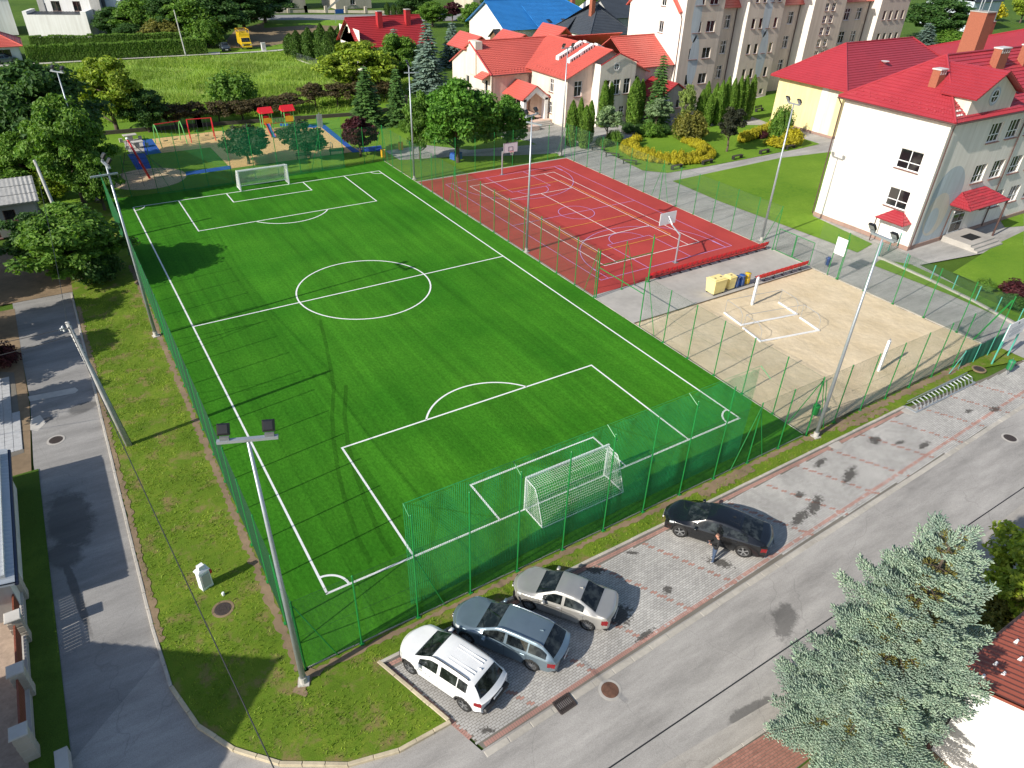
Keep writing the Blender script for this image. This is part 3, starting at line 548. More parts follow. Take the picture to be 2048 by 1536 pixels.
fence('chain_link_fence', (XR, 48.75), (XE, 48.75), 4.0, ar(2.5, 20, 2.5), 'green chain-link fence behind the far basketball hoop', braces=((19.9, -1),))
fence('chain_link_fence', (XR+0.05, 16.95), (33.0, 16.95), 4.0, [2.77, 5.5], 'short green chain-link fence at the near left corner of the red court', braces=((2.9, 1),), mesh=False, rails=False)
# gate frames
def gate_frame(p0, p1, h, label, rail=2.3):
    root = empty('gate_frame', (*p0, 0), label, 'gate'); a = Vector((*p0, 0)); b = Vector((*p1, 0))
    q = MB(); q.tube(a+Vector((0, 0, rail)), b+Vector((0, 0, rail)), 0.035, n=6); q.build('top_rail', M['fence_green'], root)
    for p in (a, b): q = MB(); q.tube(p, p+Vector((0, 0, h)), 0.04, n=8); q.build('post', M['fence_green'], root)
    return root
gate_frame((27.49, 16.7), (27.49, 11.55), 3.9, 'open green gate frame beside the concrete strip at the pitch', 2.6)
g = gate_frame((33.0, 16.9), (27.7, 16.9), 3.9, 'open green gate frame at the near end of the red court', 2.6)
def swing_gate(p0, p1, h, label):
    a = Vector((*p0, 0)); b = Vector((*p1, 0)); root = empty('mesh_gate', a, label, 'gate'); up = Vector((0, 0, 1)); c = (a+b)/2
    for (s, e) in ((a, c-(b-a)*0.01), (c+(b-a)*0.01, b)):
        q = MB()
        for z in (0.12, h): q.tube(s+up*z, e+up*z, 0.03, n=6)
        for p in (s, e): q.tube(p+up*0.1, p+up*h, 0.03, n=6)
        lf = q.build('gate_leaf', M['fence_green'], root); V, F = wires(s[:2], e[:2], 0.12, h, 0.05, 0.003); o = link_mesh('mesh', np_mesh('mesh', V-np.array([*a])[None], F, M['wire_green']), lf); o['kind'] = 'stuff'
    return root
swing_gate((47.45, 16.3), (47.45, 12.6), 2.1, 'green double mesh gate opening to the grey path')
# ball nets hung on the pitch side of the goal-end posts
def ball_net(x0, x1, y, h, label, side, density=0.085, r=0.0072):
    root = empty('ball_net', (x0, y, 0), label, 'net'); o3 = np.array([x0, y, 0.0])[None]
    V, F = wires((x0, y), (x1, y), 0.05, h, density, r, diag=False); t = (V[:, 2]/h)
    V[:, 2] -= t*0.16*np.abs(np.sin((V[:, 0]-x0)/0.6*math.pi*0.5)); V[:, 1] += 0.05*np.sin(V[:, 0]*1.3)*(1-t)+0.03*np.sin(V[:, 0]*3.1+V[:, 2])
    ob = link_mesh('netting', np_mesh('netting', V-o3, F, M['net_green']), root); ob['kind'] = 'stuff'
    q = MB(); q.tube((x0, y, h+0.02), (x1, y, h+0.02), 0.008, n=5); q.build('head_rope', M['net_green'], root)
    for x in np.arange(x0, x1+0.1, (x1-x0)/4): q = MB(); q.tube((x, y-side*0.75, h-0.35), (x, y, h+0.03), 0.025, n=6); q.build('arm', M['fence_green'], root)
    return root
ball_net(2.85, 22.6, -2.4, 5.85, 'tall green ball net behind the near goal', 1); ball_net(2.9, 22.4, 56.5, 5.5, 'tall green ball net behind the far goal', -1, 0.1, 0.005)
# ------------------------------------------------------------------ floodlights
def floodlight(x, y, h, label, a=0.0, beam=1.7, lamps=((-0.62, 0.0), (0.62, 0.0)), tilt=0.9, stagger=False):
    root = empty('floodlight_mast', (x, y, 0), label, 'floodlight', 'floodlight masts round the pitches', a)
    q = MB(); q.tube((0, 0, 0), (0, 0, h), 0.115, 0.05, 12); q.build('mast', M['galv'], root, local=True, smooth=True)
    q = MB(); q.box((0, 0, 0.02), (0.42, 0.42, 0.06)); q.tube((0, 0, 0), (0, 0, 0.35), 0.15, 0.14, 12); q.build('base_plate', M['concrete_light'], root, local=True)
    q = MB(); q.box((0, 0, h+0.03), (beam, 0.14, 0.09)); q.build('crossbar', M['galv'], root, local=True)
    if stagger: q = MB(); q.box((0, -0.25, h-0.55), (0.12, 1.5, 0.09)); q.build('crossbar', M['galv'], root, local=True)
    for (lx, ly) in lamps:
        q = MB(); q.box((lx, ly, h+0.13), (0.26, 0.10, 0.12)); br = q.build('lamp_bracket', M['galv_dark'], root, local=True)
        q = MB(); c = Vector((lx, ly+0.16, h+0.34)); ct, st = math.cos(tilt), math.sin(tilt)
        n = Vector((0, st, -ct)); u = Vector((0, ct, st)); sx = Vector((1, 0, 0)); vs = []
        for k, (dz, sc) in enumerate(((0.0, 1.0), (0.10, 1.0), (0.16, 0.7))):
            for (i, j) in ((-1, -1), (1, -1), (1, 1), (-1, 1)): vs.append(c-n*dz+sx*(i*0.175*sc)+u*(j*0.175*sc))
        fs = [(8, 9, 10, 11)]+[(r_*4+k, r_*4+(k+1) % 4, r_*4+4+(k+1) % 4, r_*4+4+k) for r_ in range(2) for k in range(4)]
        q.add(vs, fs); hd = q.build('lamp_head', M['lamp_black'], root, local=True)
        q = MB(); q.poly([c+n*0.004+sx*(i*0.15)+u*(j*0.15) for i, j in ((-1, -1), (1, -1), (1, 1), (-1, 1))]); q.build('lamp_glass', M['lamp_glass'], hd, local=True)
    return root
FA = -0.12
floodlight(-2.2, -3.58, 11.75, 'floodlight mast at the near left corner of the pitch beside the lane verge', FA-0.25)
floodlight(-2.42, 26.8, 11.6, 'floodlight mast halfway along the left touchline fence', -1.45, stagger=True); floodlight(-2.75, 57.6, 11.7, 'floodlight mast at the far left corner of the pitch by the trees', -1.0)
floodlight(27.66, 49.4, 11.4, 'floodlight mast at the far right corner of the pitch beside the big maple', 1.2, stagger=True); floodlight(27.66, 26.8, 11.4, 'floodlight mast between the pitch and the red court', 0.35, stagger=True)
floodlight(27.85, -3.5, 12.1, 'floodlight mast between pitch corner and sand court by the car park', 1.5, 1.3); floodlight(48.3, 18.6, 12.0, 'floodlight mast beside the courtyard path near the red seats', 1.5, 1.2); floodlight(47.5, 49.6, 12.0, 'floodlight mast at the far right corner of the red court', 3.1)
# ------------------------------------------------------------------ football goals
def football_goal(cx, y, sg, label, w=5.0, h=2.0, d=1.55, dt=0.75):
    """sg: direction of the net (-1 towards -y)"""
    root = empty('football_goal', (cx, y, 0), label, 'goal', 'full goals on the football pitch'); r = 0.05; P = lambda x, yy, z: (cx+x, y+sg*yy, z)
    for s in (-1, 1):
        q = MB(); q.box(P(s*w/2, 0, h/2), (0.12, 0.10, h)); q.build('post', M['alu_white'], root)
        q = MB(); q.path([P(s*w/2, 0, h), P(s*w/2, dt, h-0.06), P(s*w/2, dt+0.18, h-0.35), P(s*w/2, d, 0.06)], 0.028, 6); q.build('net_support', M['alu_white'], root)
        q = MB(); q.tube(P(s*w/2, 0, 0.05), P(s*w/2, d, 0.05), 0.035, n=6); q.build('base_bar', M['alu_white'], root)
    q = MB(); q.box(P(0, 0, h+0.055), (w+0.12, 0.10, 0.11)); q.build('crossbar', M['alu_white'], root)
    q = MB(); q.tube(P(-w/2, d, 0.05), P(w/2, d, 0.05), 0.035, n=6); q.build('rear_bar', M['alu_white'], root)
    prof = [(0.02, h), (dt, h-0.05), (dt+0.2, h-0.4), (d, 0.05)]; V = []; E = []
    q = MB(); st = 0.12; xs2 = np.linspace(-w/2, w/2, int(w/st)+1); rr_ = 0.0072
    for x in xs2:
        for a, b in zip(prof[:-1], prof[1:]): q.tube(P(x, a[0], a[1]), P(x, b[0], b[1]), rr_, rr_, 3, caps=False)
    for a, b in zip(prof[:-1], prof[1:]):
        n = max(1, int(math.hypot(b[0]-a[0], b[1]-a[1])/st))
        for i in range(n): t = i/n; yy, zz = a[0]+(b[0]-a[0])*t, a[1]+(b[1]-a[1])*t; q.tube(P(-w/2, yy, zz), P(w/2, yy, zz), rr_, rr_, 3, caps=False)
    for s in (-1, 1):
        for yy in np.arange(0.1, d, st):
            zt = np.interp(yy, [p[0] for p in prof], [p[1] for p in prof]); q.tube(P(s*w/2, yy, 0.05), P(s*w/2, yy, zt), rr_, rr_, 3, caps=False)
        for zz in np.arange(0.1, h, st):
            ye = np.interp(zz, [p[1] for p in prof][::-1], [p[0] for p in prof][::-1]); q.tube(P(s*w/2, 0, zz), P(s*w/2, ye, zz), rr_, rr_, 3, caps=False)
    o = q.build('netting', M['net_white'], root); o['kind'] = 'stuff'
    return root
football_goal(PW/2, 0.0, -1, 'white football goal at the near end beside the parked cars'); football_goal(PW/2, PL, 1, 'white football goal at the far end beside the playground')
# small handball goals stored on the sand, nets off
def hand_goal(name, loc, rz, label, w=5.2, d=1.0, h=2.0):
    root = empty(name, loc, label, 'goal', 'bare goal frames lying on the sand', rz)
    q = MB(); q.box((0, 0, 0.06), (w, 0.10, 0.10)); q.build('crossbar', M['alu_white'], root, local=True)
    for s in (-1, 1):
        q = MB(); q.box((s*(w/2-0.05), h/2+0.05, 0.06), (0.10, h, 0.10)); q.build('post', M['alu_white'], root, local=True)
        q = MB(); q.path([(s*(w/2-0.05), 0.05, 0.1), (s*(w/2-0.05), 0.12, 0.85), (s*(w/2-0.05), 0.5, 1.15), (s*(w/2-0.05), h, 1.15), (s*(w/2-0.05), h, 0.1)], 0.016, 5); q.build('net_support', M['galv'], root, local=True)
    q = MB(); q.tube((-w/2+0.05, h, 1.15), (w/2-0.05, h, 1.15), 0.016, n=5); q.build('rear_bar', M['galv'], root, local=True)
    return root
hand_goal('small_goal', (36.0, 5.1, 0.02), -0.2, 'white goal frame lying on its back on the sand, nearest the fence'); hand_goal('small_goal', (36.6, 7.5, 0.03), -0.17, 'white goal frame lying on its back on the sand, nearest the bins')
def volley_post(x, y, label):
    root = empty('volleyball_post', (x, y, 0), label, 'post', 'volleyball posts in the sand'); q = MB(); q.box((x, y, 1.15), (0.16, 0.16, 2.4), bev=0.02); q.build('padding', M['alu_white'], root)
    q = MB(); q.tube((x, y, 2.3), (x, y, 2.45), 0.05, n=8); q.build('pole', M['galv'], root); q = MB(); q.box((x+0.09, y, 1.2), (0.03, 0.05, 0.2)); q.build('winch', M['galv_dark'], root)
volley_post(37.4, 9.9, 'white volleyball post in the sand near the waste bins'); volley_post(37.5, -0.95, 'white volleyball post in the sand near the car park fence')
# ------------------------------------------------------------------ basketball hoops
def hoop(x, y, sg, label):
    root = empty('basketball_hoop', (x, y, 0), label, 'basketball hoop', 'basketball hoops'); P = lambda a, b, c: (x+a, y+sg*b, c)
    q = MB(); q.tube(P(0, 0, 0), P(0, 0, 2.55), 0.08, 0.08, 10); q.build('pole', M['galv'], root); q = MB(); q.box(P(0, 0, 0.015), (0.4, 0.4, 0.03)); q.build('base_plate', M['galv_dark'], root)
    q = MB(); q.tube(P(0, 0, 2.5), P(0, 1.55, 3.25), 0.065, 0.055, 8); q.tube(P(0, 0.9, 2.9), P(0, 1.6, 3.6), 0.025, n=6); q.build('arm', M['galv'], root)
    bd = MB(); bd.box(P(0, 1.66, 3.4), (1.8, 0.04, 1.05)); bo = bd.build('backboard', M['board_white'], root)
    for (cx_, cz_, w_, h_) in ((0, 2.89, 1.8, 0.05), (0, 3.91, 1.8, 0.05), (-0.885, 3.4, 0.05, 0.97), (0.885, 3.4, 0.05, 0.97)):
        q = MB(); q.box(P(cx_, 1.685, cz_), (w_, 0.012, h_)); q.build('edge_mark', M['galv_dark'], bo)
    for (cx_, cz_, w_, h_) in ((0, 3.06, 0.59, 0.04), (0, 3.49, 0.59, 0.04), (-0.28, 3.275, 0.04, 0.39), (0.28, 3.275, 0.04, 0.39)):
        q = MB(); q.box(P(cx_, 1.69, cz_), (w_, 0.012, h_)); q.build('target_mark', M['sign_ink'], bo)
    q = MB(); c = P(0, 1.95, 3.05); n = 20; q.path([(c[0]+0.225*math.cos(2*math.pi*i/n), c[1]+0.225*math.sin(2*math.pi*i/n), c[2]) for i in range(n+1)], 0.012, 5); rm = q.build('rim', M['play_red'], root)
    q = MB()
    for i in range(10):
        t = 2*math.pi*i/10; q.tube((c[0]+0.22*math.cos(t), c[1]+0.22*math.sin(t), c[2]), (c[0]+0.12*math.cos(t+.5), c[1]+0.12*math.sin(t+.5), c[2]-0.4), 0.006, n=3)
    q.build('net', M['net_white'], rm)
hoop(37.7, 18.75, 1, 'basketball hoop at the near end of the red court behind the seats'); hoop(37.1, 46.4, -1, 'basketball hoop at the far end of the red court below the trees')
# ------------------------------------------------------------------ rows of red seats
def seat_mesh():
    q = MB(); vs = []; fs = []
    prof = [(-0.20, 0.46), (-0.19, 0.43), (0.0, 0.41), (0.15, 0.42), (0.20, 0.47), (0.23, 0.60), (0.25, 0.76), (0.24, 0.78)]
    for (y, z) in prof:
        for i in range(5): t = (i-2)/2; vs.append((t*0.21, y-0.03*t*t*(1 if z > .5 else 0), z+0.05*t*t*(1 if z < .6 else 0.2)))
    for a in range(len(prof)-1):
        for i in range(4): fs.append((a*5+i, a*5+i+1, a*5+i+6, a*5+i+5))
    q.add(vs, fs); b = len(vs); q.add([(p[0]*1.02, p[1]+0.012, p[2]-0.02) for p in vs], [tuple(reversed(f)) for f in fs]); return q.mesh('seat', M['seat_red'], smooth=True)
SEAT = seat_mesh()
def seat_row(p0, p1, n, label, face):
    a = Vector((*p0, 0)); b = Vector((*p1, 0)); root = empty('seat_row', a, label, 'seats', None); d = (b-a); ang = math.atan2(d.y, d.x)
    q = MB(); q.bar(a+Vector((0, 0, 0.36)), b+Vector((0, 0, 0.36)), 0.06, 0.06); q.build('beam', M['black'], root)
    for i in range(n):
        o = link_mesh('seat', SEAT, root); o.location = d*((i+0.5)/n); o.rotation_euler = (0, 0, ang+face); o.scale = (1.15, 1.15, 1.1)
    for i in range(0, n+1, 2):
        q = MB(); p = a+d*(i/n); q.tube(p, p+Vector((0, 0, 0.36)), 0.025, n=6); q.box(p+Vector((0, 0, 0.012)), (0.12, 0.3, 0.024), ang); q.build('leg', M['black'], root)
    return root
seat_row((33.2, 17.0), (47.0, 17.0), 24, 'long row of red plastic seats at the near end of the red court', math.pi); seat_row((40.6, 12.45), (46.7, 12.45), 11, 'short row of red plastic seats on the edge of the sand court', math.pi)
# ------------------------------------------------------------------ bins
def wheelie(x, y, w, d, h, m, label, name='waste_container', wheels4=False, lid_m=None, rz=0.0):
    root = empty(name, (x, y, 0), label, 'bin', None, rz); q = MB(); z0 = 0.14
    q.box((0, 0, z0+h/2), (w*0.86, d*0.86, h), top=1.14); q.build('tub', M[m], root, local=True)
    q = MB(); q.box((0, 0, z0+h+0.03), (w*1.04, d*1.04, 0.06), bev=0.015); q.box((0, 0, z0+h+0.09), (w*0.9, d*0.8, 0.09), bev=0.03); q.build('lid', M[lid_m or m], root, local=True)
    for sx in (-1, 1):
        for sy in ((-1, 1) if wheels4 else (1,)):
            q = MB(); q.tube((sx*w*0.36-0.025, sy*d*0.36, 0.08), (sx*w*0.36+0.025, sy*d*0.36, 0.08), 0.08, n=10); q.build('wheel', M['black'], root, local=True)
    for sx in ((-0.22, 0.22) if wheels4 else (0,)):
        q = MB(); q.tube((sx*w, -0.05, z0+h+0.13), (sx*w, -0.05, z0+h+0.145), 0.09, n=12); q.build('filling_hole', M['wood_brown'], root, local=True)
    return root
wheelie(36.45, 12.9, 1.35, 1.0, 1.05, 'yellow_plastic', 'large pale yellow four-wheeled waste container at the end of the bin row', wheels4=True)
wheelie(37.9, 12.85, 0.75, 0.75, 0.95, 'yellow_plastic', 'smaller pale yellow wheeled bin beside the large yellow container')
def sack_stand(x, y, m, label):
    root = empty('sack_stand', (x, y, 0), label, 'bin'); q = MB(); q.lathe((x, y, 0.08), [(0.20, 0), (0.27, 0.15), (0.26, 0.5), (0.22, 0.75), (0.27, 0.85), (0.24, 0.9)], 10); q.build('sack', M[m], root, smooth=True)
    q = MB()
    for t in (0.6, 2.5, 4.2): q.tube((x+0.27*math.cos(t), y+0.27*math.sin(t), 0), (x+0.27*math.cos(t), y+0.27*math.sin(t), 1.0), 0.014, n=5)
    q.lathe((x, y, 0.93), [(0.28, 0), (0.28, 0.03)], 12); q.build('frame', M['galv_dark'], root)
sack_stand(38.6, 12.75, 'blue_plastic', 'blue waste sack stand next to the yellow wheeled bin'); sack_stand(39.2, 12.75, 'blue_plastic', 'blue waste sack stand next to the yellow sack stand'); sack_stand(39.85, 12.75, 'yellow_bag', 'yellow waste sack stand beside the short red seat row')
def litter_bin(x, y, m, label, rz=0.0):
    root = empty('litter_bin', (x, y, 0), label, 'litter bin', None, rz); q = MB(); q.lathe((0, 0, 0.25), [(0.15, 0), (0.19, 0.06), (0.21, 0.55), (0.23, 0.58), (0.21, 0.66), (0.12, 0.72)], 14); q.build('drum', M[m], root, local=True, smooth=True)
    q = MB(); q.tube((-0.24, 0, 0), (-0.24, 0, 1.02), 0.025, n=6); q.tube((0.24, 0, 0), (0.24, 0, 1.02), 0.025, n=6); q.bar((-0.24, 0, 0.75), (0.24, 0, 0.75), 0.03, 0.03); q.build('stand', M['galv_dark'], root, local=True)
p = G(2014, 745); litter_bin(p[0], p[1], 'bin_green', 'green litter bin on the grass beside the information board', 0.4); p = G(1652, 535); litter_bin(p[0], p[1], 'bin_blue', 'dark blue litter bin at the gate of the sand court'); p = G(1650, 795+80); litter_bin(29.3, -2.2, 'fence_green', 'green bin inside the sand court behind the floodlight mast')
for a, b, t in ((767, 315, 'yellow'), (802, 300, 'tan')):
    p = G(a, b); root = empty('litter_bin', p, ('yellow slatted litter bin at the playground corner' if t == 'yellow' else 'tan slatted litter bin beside the path near the big maple'), 'litter bin')
    for i in range(12): q = MB(); an = 2*math.pi*i/12; q.box(p+Vector((0.27*math.cos(an), 0.27*math.sin(an), 0.5)), (0.03, 0.12, 0.85), an); q.build('slat', M['play_yellow'], root)
    q = MB(); q.lathe(p, [(0.23, 0.1), (0.25, 0.85)], 12); q.build('liner', M['wood_dark'], root)
# ------------------------------------------------------------------ bike rack, signs
root = empty('bike_rack', (35.3, -4.9, ZR), 'long galvanised bicycle rack at the edge of the car park', 'bike rack')
a = Vector((35.35, -5.0, ZR)); L = 6.6; zz = Vector((0, 0, 1))
for (yy, z, r) in ((-5.0, 0.03, 0.035), (-4.1, 0.03, 0.035), (-4.3, 0.42, 0.02)):
    q = MB(); q.bar((35.35, yy, ZR+z+0.02), (35.35+L, yy, ZR+z+0.02), r*2, r*2); q.build('rail', M['galv'], root)
for x in (35.35, 35.35+L): q = MB(); q.bar((x, -5.0, ZR+0.05), (x, -4.1, ZR+0.05), 0.06, 0.06); q.build('end_bar', M['galv'], root)
for i in range(16):
    x = 35.58+i*0.41; q = MB(); w_ = 0.035
    for s in (-1, 1): q.path([(x+s*w_, -4.95, ZR+0.06), (x+s*w_, -4.75, ZR+0.4), (x+s*w_, -4.45, ZR+0.45), (x+s*w_, -4.15, ZR+0.06)], 0.011, 5)
    q.build('wheel_holder', M['galv'], root)
def text_mesh(name, body, size, parent, loc, rot, m, extr=0.003):
    cu = bpy.data.curves.new(name, 'FONT'); cu.body = body; cu.size = size; cu.extrude = extr; cu.align_x = 'CENTER'; cu.align_y = 'CENTER'; ob = bpy.data.objects.new(name+'_tmp', cu); COL.objects.link(ob)
    dg = bpy.context.evaluated_depsgraph_get(); me = bpy.data.meshes.new_from_object(ob.evaluated_get(dg)); bpy.data.objects.remove(ob); me.materials.clear(); me.materials.append(M[m])
    o = link_mesh(name, me, parent); o.location = loc; o.rotation_euler = rot; return o
# information board on two teal posts, seen from the lawn side
root = empty('information_board', (45.2, -4.3, 0), 'large white information board on two teal posts by the car park', 'sign', None, 0.02)
for x in (0, 2.15): q = MB(); q.box((x, 0, 1.55), (0.09, 0.09, 3.1)); q.build('post', M['teal_metal'], root, local=True)
q = MB(); q.box((1.08, -0.07, 2.5), (2.6, 0.04, 1.25)); bo = q.build('panel', M['board_white'], root, local=True)
q = MB(); q.prism([(1.0, -2.86), (1.16, -2.86), (1.16, -2.68), (1.08, -2.60), (1.0, -2.68)][::-1], 0, 0.01); em = MB()
em.add([(x, -0.095, z) for x, z in ((1.0, 3.0), (1.0, 2.88), (1.08, 2.8), (1.16, 2.88), (1.16, 3.0))], [(0, 1, 2, 3, 4)]); em.build('crest', M['sign_ink'], bo, local=True)
for i, (ww_, z) in enumerate(((1.5, 2.66), (1.8, 2.53), (1.7, 2.42), (1.2, 2.28), (1.6, 2.17), (1.3, 2.06))): q = MB(); q.box((1.08, -0.093, z), (ww_, 0.006, 0.05)); q.build('text_line', M['sign_ink'] if False else M['galv'], bo, local=True)
root = empty('notice_board', (47.3, 10.8, 0), 'white two-panel notice board hung on the fence beside the sand court gate', 'sign')
for y in (9.6, 10.65): q = MB(); q.tube((47.36, y, 0), (47.36, y, 3.6), 0.03, n=6); q.build('post', M['fence_green'], root)
for z in (2.37, 3.09): q = MB(); q.box((47.28, 10.13, z), (0.03, 0.95, 0.68)); q.build('panel', M['board_white'], root)
# teal tarpaulin on the fence corner
root = empty('windbreak_fence', (42.2, -3.3, 0), 'low teal tarpaulin windbreak at the corner of the sand court', 'fence')
q = MB(); n = 24; Vv = [(42.6+5.2*i/n, -3.45+0.03*math.sin(i*1.7), z+0.02*math.sin(i)) for z in (0.08, 0.7, 1.35) for i in range(n+1)]; q.add(Vv, [(k*(n+1)+i, k*(n+1)+i+1, (k+1)*(n+1)+i+1, (k+1)*(n+1)+i) for k in range(2) for i in range(n)]); q.build('tarpaulin', M['teal_tarp'], root, smooth=True)
for x in (42.5, 44.3, 46.1, 47.8): q = MB(); q.tube((x, -3.5, 0), (x, -3.5, 1.45), 0.025, n=6); q.build('post', M['teal_metal'], root)
q = MB(); q.tube((41.2, -3.6, 0.1), (42.6, -3.5, 1.4), 0.025, n=6); q.build('brace', M['teal_metal'], root)
# low garden fence along the path (teal posts, wire mesh), in front of the white school wing
pts = [(54.6, 10.8), (54.1, 5.6), (53.5, 1.5), (52.5, -2.2), (51.6, -5.5)]
for i, (a_, b_) in enumerate(zip(pts[:-1], pts[1:])):
    pass
def poly_fence(name, pts, h, label, m, wm, bay=2.4, r=0.03):
    root = empty(name, (*pts[0], 0), label, 'fence'); o3 = np.array([*pts[0], 0.0])[None]
    for a_, b_ in zip(pts[:-1], pts[1:]):
        V, F = wires(a_, b_, 0.15, h, 0.10, 0.0045, diag=False); o = link_mesh('mesh', np_mesh('mesh', V-o3, F, M[wm]), root); o['kind'] = 'stuff'
        L = math.hypot(b_[0]-a_[0], b_[1]-a_[1]); n = max(1, round(L/bay))
        for i in range(n): t = i/n; p = Vector((a_[0]+(b_[0]-a_[0])*t, a_[1]+(b_[1]-a_[1])*t, 0)); q = MB(); q.box(p+Vector((0, 0, h/2)), (0.06, 0.06, h+0.1)); q.build('post', M[m], root)
    q = MB()
    for a_, b_ in zip(pts[:-1], pts[1:]): q.bar((*a_, 0.05), (*b_, 0.05), 0.25, 0.2)
    q.build('plinth', M['concrete'], root); return root
poly_fence('garden_fence', [(58.3, 11.4), (54.6, 10.8)]+pts[1:], 1.35, 'low green panel fence on a concrete plinth along the grey path', 'teal_metal', 'wire_green')
# ------------------------------------------------------------------ manholes, gully, marker box
def manhole(px, py, label, z, r=0.34, name='manhole_cover', m='iron', fm=None):
    p = G(px, py, z); root = empty(name, p, label, 'manhole', 'manhole covers'); q = MB(); q.lathe(p, [(r*1.32, -0.06), (r*1.32, 0.012), (r*1.02, 0.014), (r*1.02, -0.01)], 24); q.build('frame', M['earth' if z == 0.0 else 'concrete'], root)
    q = MB(); q.lathe(p, [(r, -0.04), (r, 0.012), (r*0.96, 0.018)], 24); cv = q.build('cover', M[m], root)
    for i in range(-3, 4): w_ = math.sqrt(max(0.01, 0.8-(i/4)**2))*r*1.7; q = MB(); q.box(p+Vector((0, i*r*0.22, 0.022)), (w_, r*0.07, 0.012)); q.build('rib', M[m], cv)
manhole(446, 1218, 'round iron manhole cover in the grass below the white marker box', 0.0); manhole(1220, 1380, 'brown manhole cover in the road beside the parked estate car', ZR, m='rust'); manhole(112, 880, 'manhole cover in the narrow lane', ZR+0.004); manhole(1668, 888, 'manhole cover at the car park kerb below the floodlight mast', ZR, m='concrete'); manhole(2020, 876, 'manhole cover in the road at the right edge', ZR); manhole(1958, 738, 'manhole cover in the grass beside the green litter bin', 0.0)
manhole(1815, 820, 'manhole cover at the end of the bicycle rack', ZR, m='concrete')
p = G(1129, 1408, ZR); root = empty('drain_grate', p, 'rectangular iron drain grate at the road edge of the car park', 'drain', None, RA)
for s in (-1, 1):
    q = MB(); q.box((0, s*0.27, 0.02), (0.72, 0.05, 0.05)); q.build('frame', M['iron'], root, local=True); q = MB(); q.box((s*0.36, 0, 0.02), (0.05, 0.5, 0.05)); q.build('frame', M['iron'], root, local=True)
for i in range(9): q = MB(); q.box((-0.3+i*0.075, 0, 0.018), (0.03, 0.5, 0.03)); q.build('bar', M['iron'], root, local=True)
q = MB(); q.box((0, 0, 0.0), (0.7, 0.5, 0.006)); q.build('pit', M['black'], root, local=True)
p = G(413, 1172); root = empty('marker_post', p, 'white concrete utility marker box with a red cap in the verge', 'utility box', None, 0.35)
q = MB(); q.box((0, 0, 0.5), (0.5, 0.34, 1.0), top=0.92); q.build('cabinet', M['board_white'], root, local=True); q = MB(); q.box((0, 0, 1.06), (0.56, 0.4, 0.1), top=0.7); q.box((0, 0, 1.2), (0.3, 0.24, 0.22), top=0.85); q.build('cap', M['board_white'], root, local=True)
q = MB(); q.box((0, -0.175, 0.5), (0.36, 0.02, 0.7)); q.build('door', M['concrete_light'], root, local=True); q = MB(); q.lathe((0.3, -0.02, 0.6), [(0.07, 0), (0.1, 0.05), (0.08, 0.16)], 10); q.build('red_cap', M['play_red'], root, local=True)
p = G(447, 1190); q = MB(); q.lathe(p, [(0.06, 0), (0.07, 0.12), (0.05, 0.16)], 10); tag(q.build('vent_pipe', M['alu_white'], None, loc=p), 'short white vent pipe beside the round cover in the verge', 'pipe')
# ------------------------------------------------------------------ utility poles and cables
mat('pole_concrete', (0.45, 0.45, 0.43), 0.85, 0.15, 4, bmp=0.2)
def utility_pole(base, lean, h, label, r0=0.17, r1=0.10, m='pole_concrete', ins=True):
    b = Vector(base); t = b+Vector((lean[0], lean[1], h)); root = empty('utility_pole', b, label, 'utility pole'); q = MB(); q.tube(b, t, r0, r1, 10); q.build('pole', M[m], root, smooth=True)
    if ins:
        q = MB(); q.tube(t+Vector((0, 0, -0.35)), t+Vector((-0.45, -0.1, -0.25)), 0.02, n=5); q.build('bracket', M['galv_dark'], root)
        for k in range(3): q = MB(); c = t+Vector((-0.25-0.1*(k % 2), -0.15+0.13*k, -0.2-0.15*k)); q.lathe(c, [(0.035, 0), (0.05, 0.05), (0.035, 0.12)], 8); q.build('insulator', M['board_white'], root)
        q = MB()
        for k in range(9): z = 1-0.035*k; c = b.lerp(t, z); q.tube(c+Vector((-.1, -.1, 0)), c+Vector((.12, -.06, -.12)), 0.02, n=4)
        q.build('cable_binding', M['lamp_black'], root); q = MB(); q.tube(b+Vector((.16, -.05, 0)), t+Vector((.1, -.05, -.3)), 0.02, n=5); q.build('down_cable', M['cable'], root)
    return t
T1 = utility_pole((-5.72, 15.1, 0), (-0.75, 0.2, 0), 7.7, 'grey concrete utility pole leaning over the lane verge with cable bracket')
T2 = utility_pole((-5.9, 45.5, 0), (-0.5, 0.6, 0), 7.4, 'grey concrete utility pole among the trees at the end of the lane', ins=False)
def cable(a, b, sag, label, r=0.012, n=16):
    a = Vector(a); b = Vector(b); q = MB(); P_ = []
    for i in range(n+1): t = i/n; p = a.lerp(b, t); p.z -= sag*4*t*(1-t); P_.append(p)
    q.path(P_, r, 5); return tag(q.build('overhead_cable', M['cable'], None, loc=tuple(a)), label, 'cable', 'overhead cables')
# the one-mesh cables are modelled in world space about their first support
cable(T1, T2, 0.5, 'overhead cable running from the leaning pole to the far lane pole', 0.014)
cable(T1+Vector((0, 0, -0.3)), (-24, 20.5, 6.6), 0.6, 'upper overhead cable crossing the lane to the left house', 0.016); cable(T1+Vector((0, 0, -0.75)), (-24, 19.0, 6.0), 0.6, 'lower overhead cable crossing the lane to the left house', 0.016)
E1 = Vector((-4.1, -12.0, 7.2)); cable(T1+Vector((0, 0, -0.2)), E1, 0.45, 'overhead cable running over the verge towards the near road corner', 0.018)
ca_, cb_ = G(1180, 1562, 7.0), G(2120, 926, 7.0); cable(ca_, cb_, 0.0, 'black overhead cable strung above the near road', 0.02)
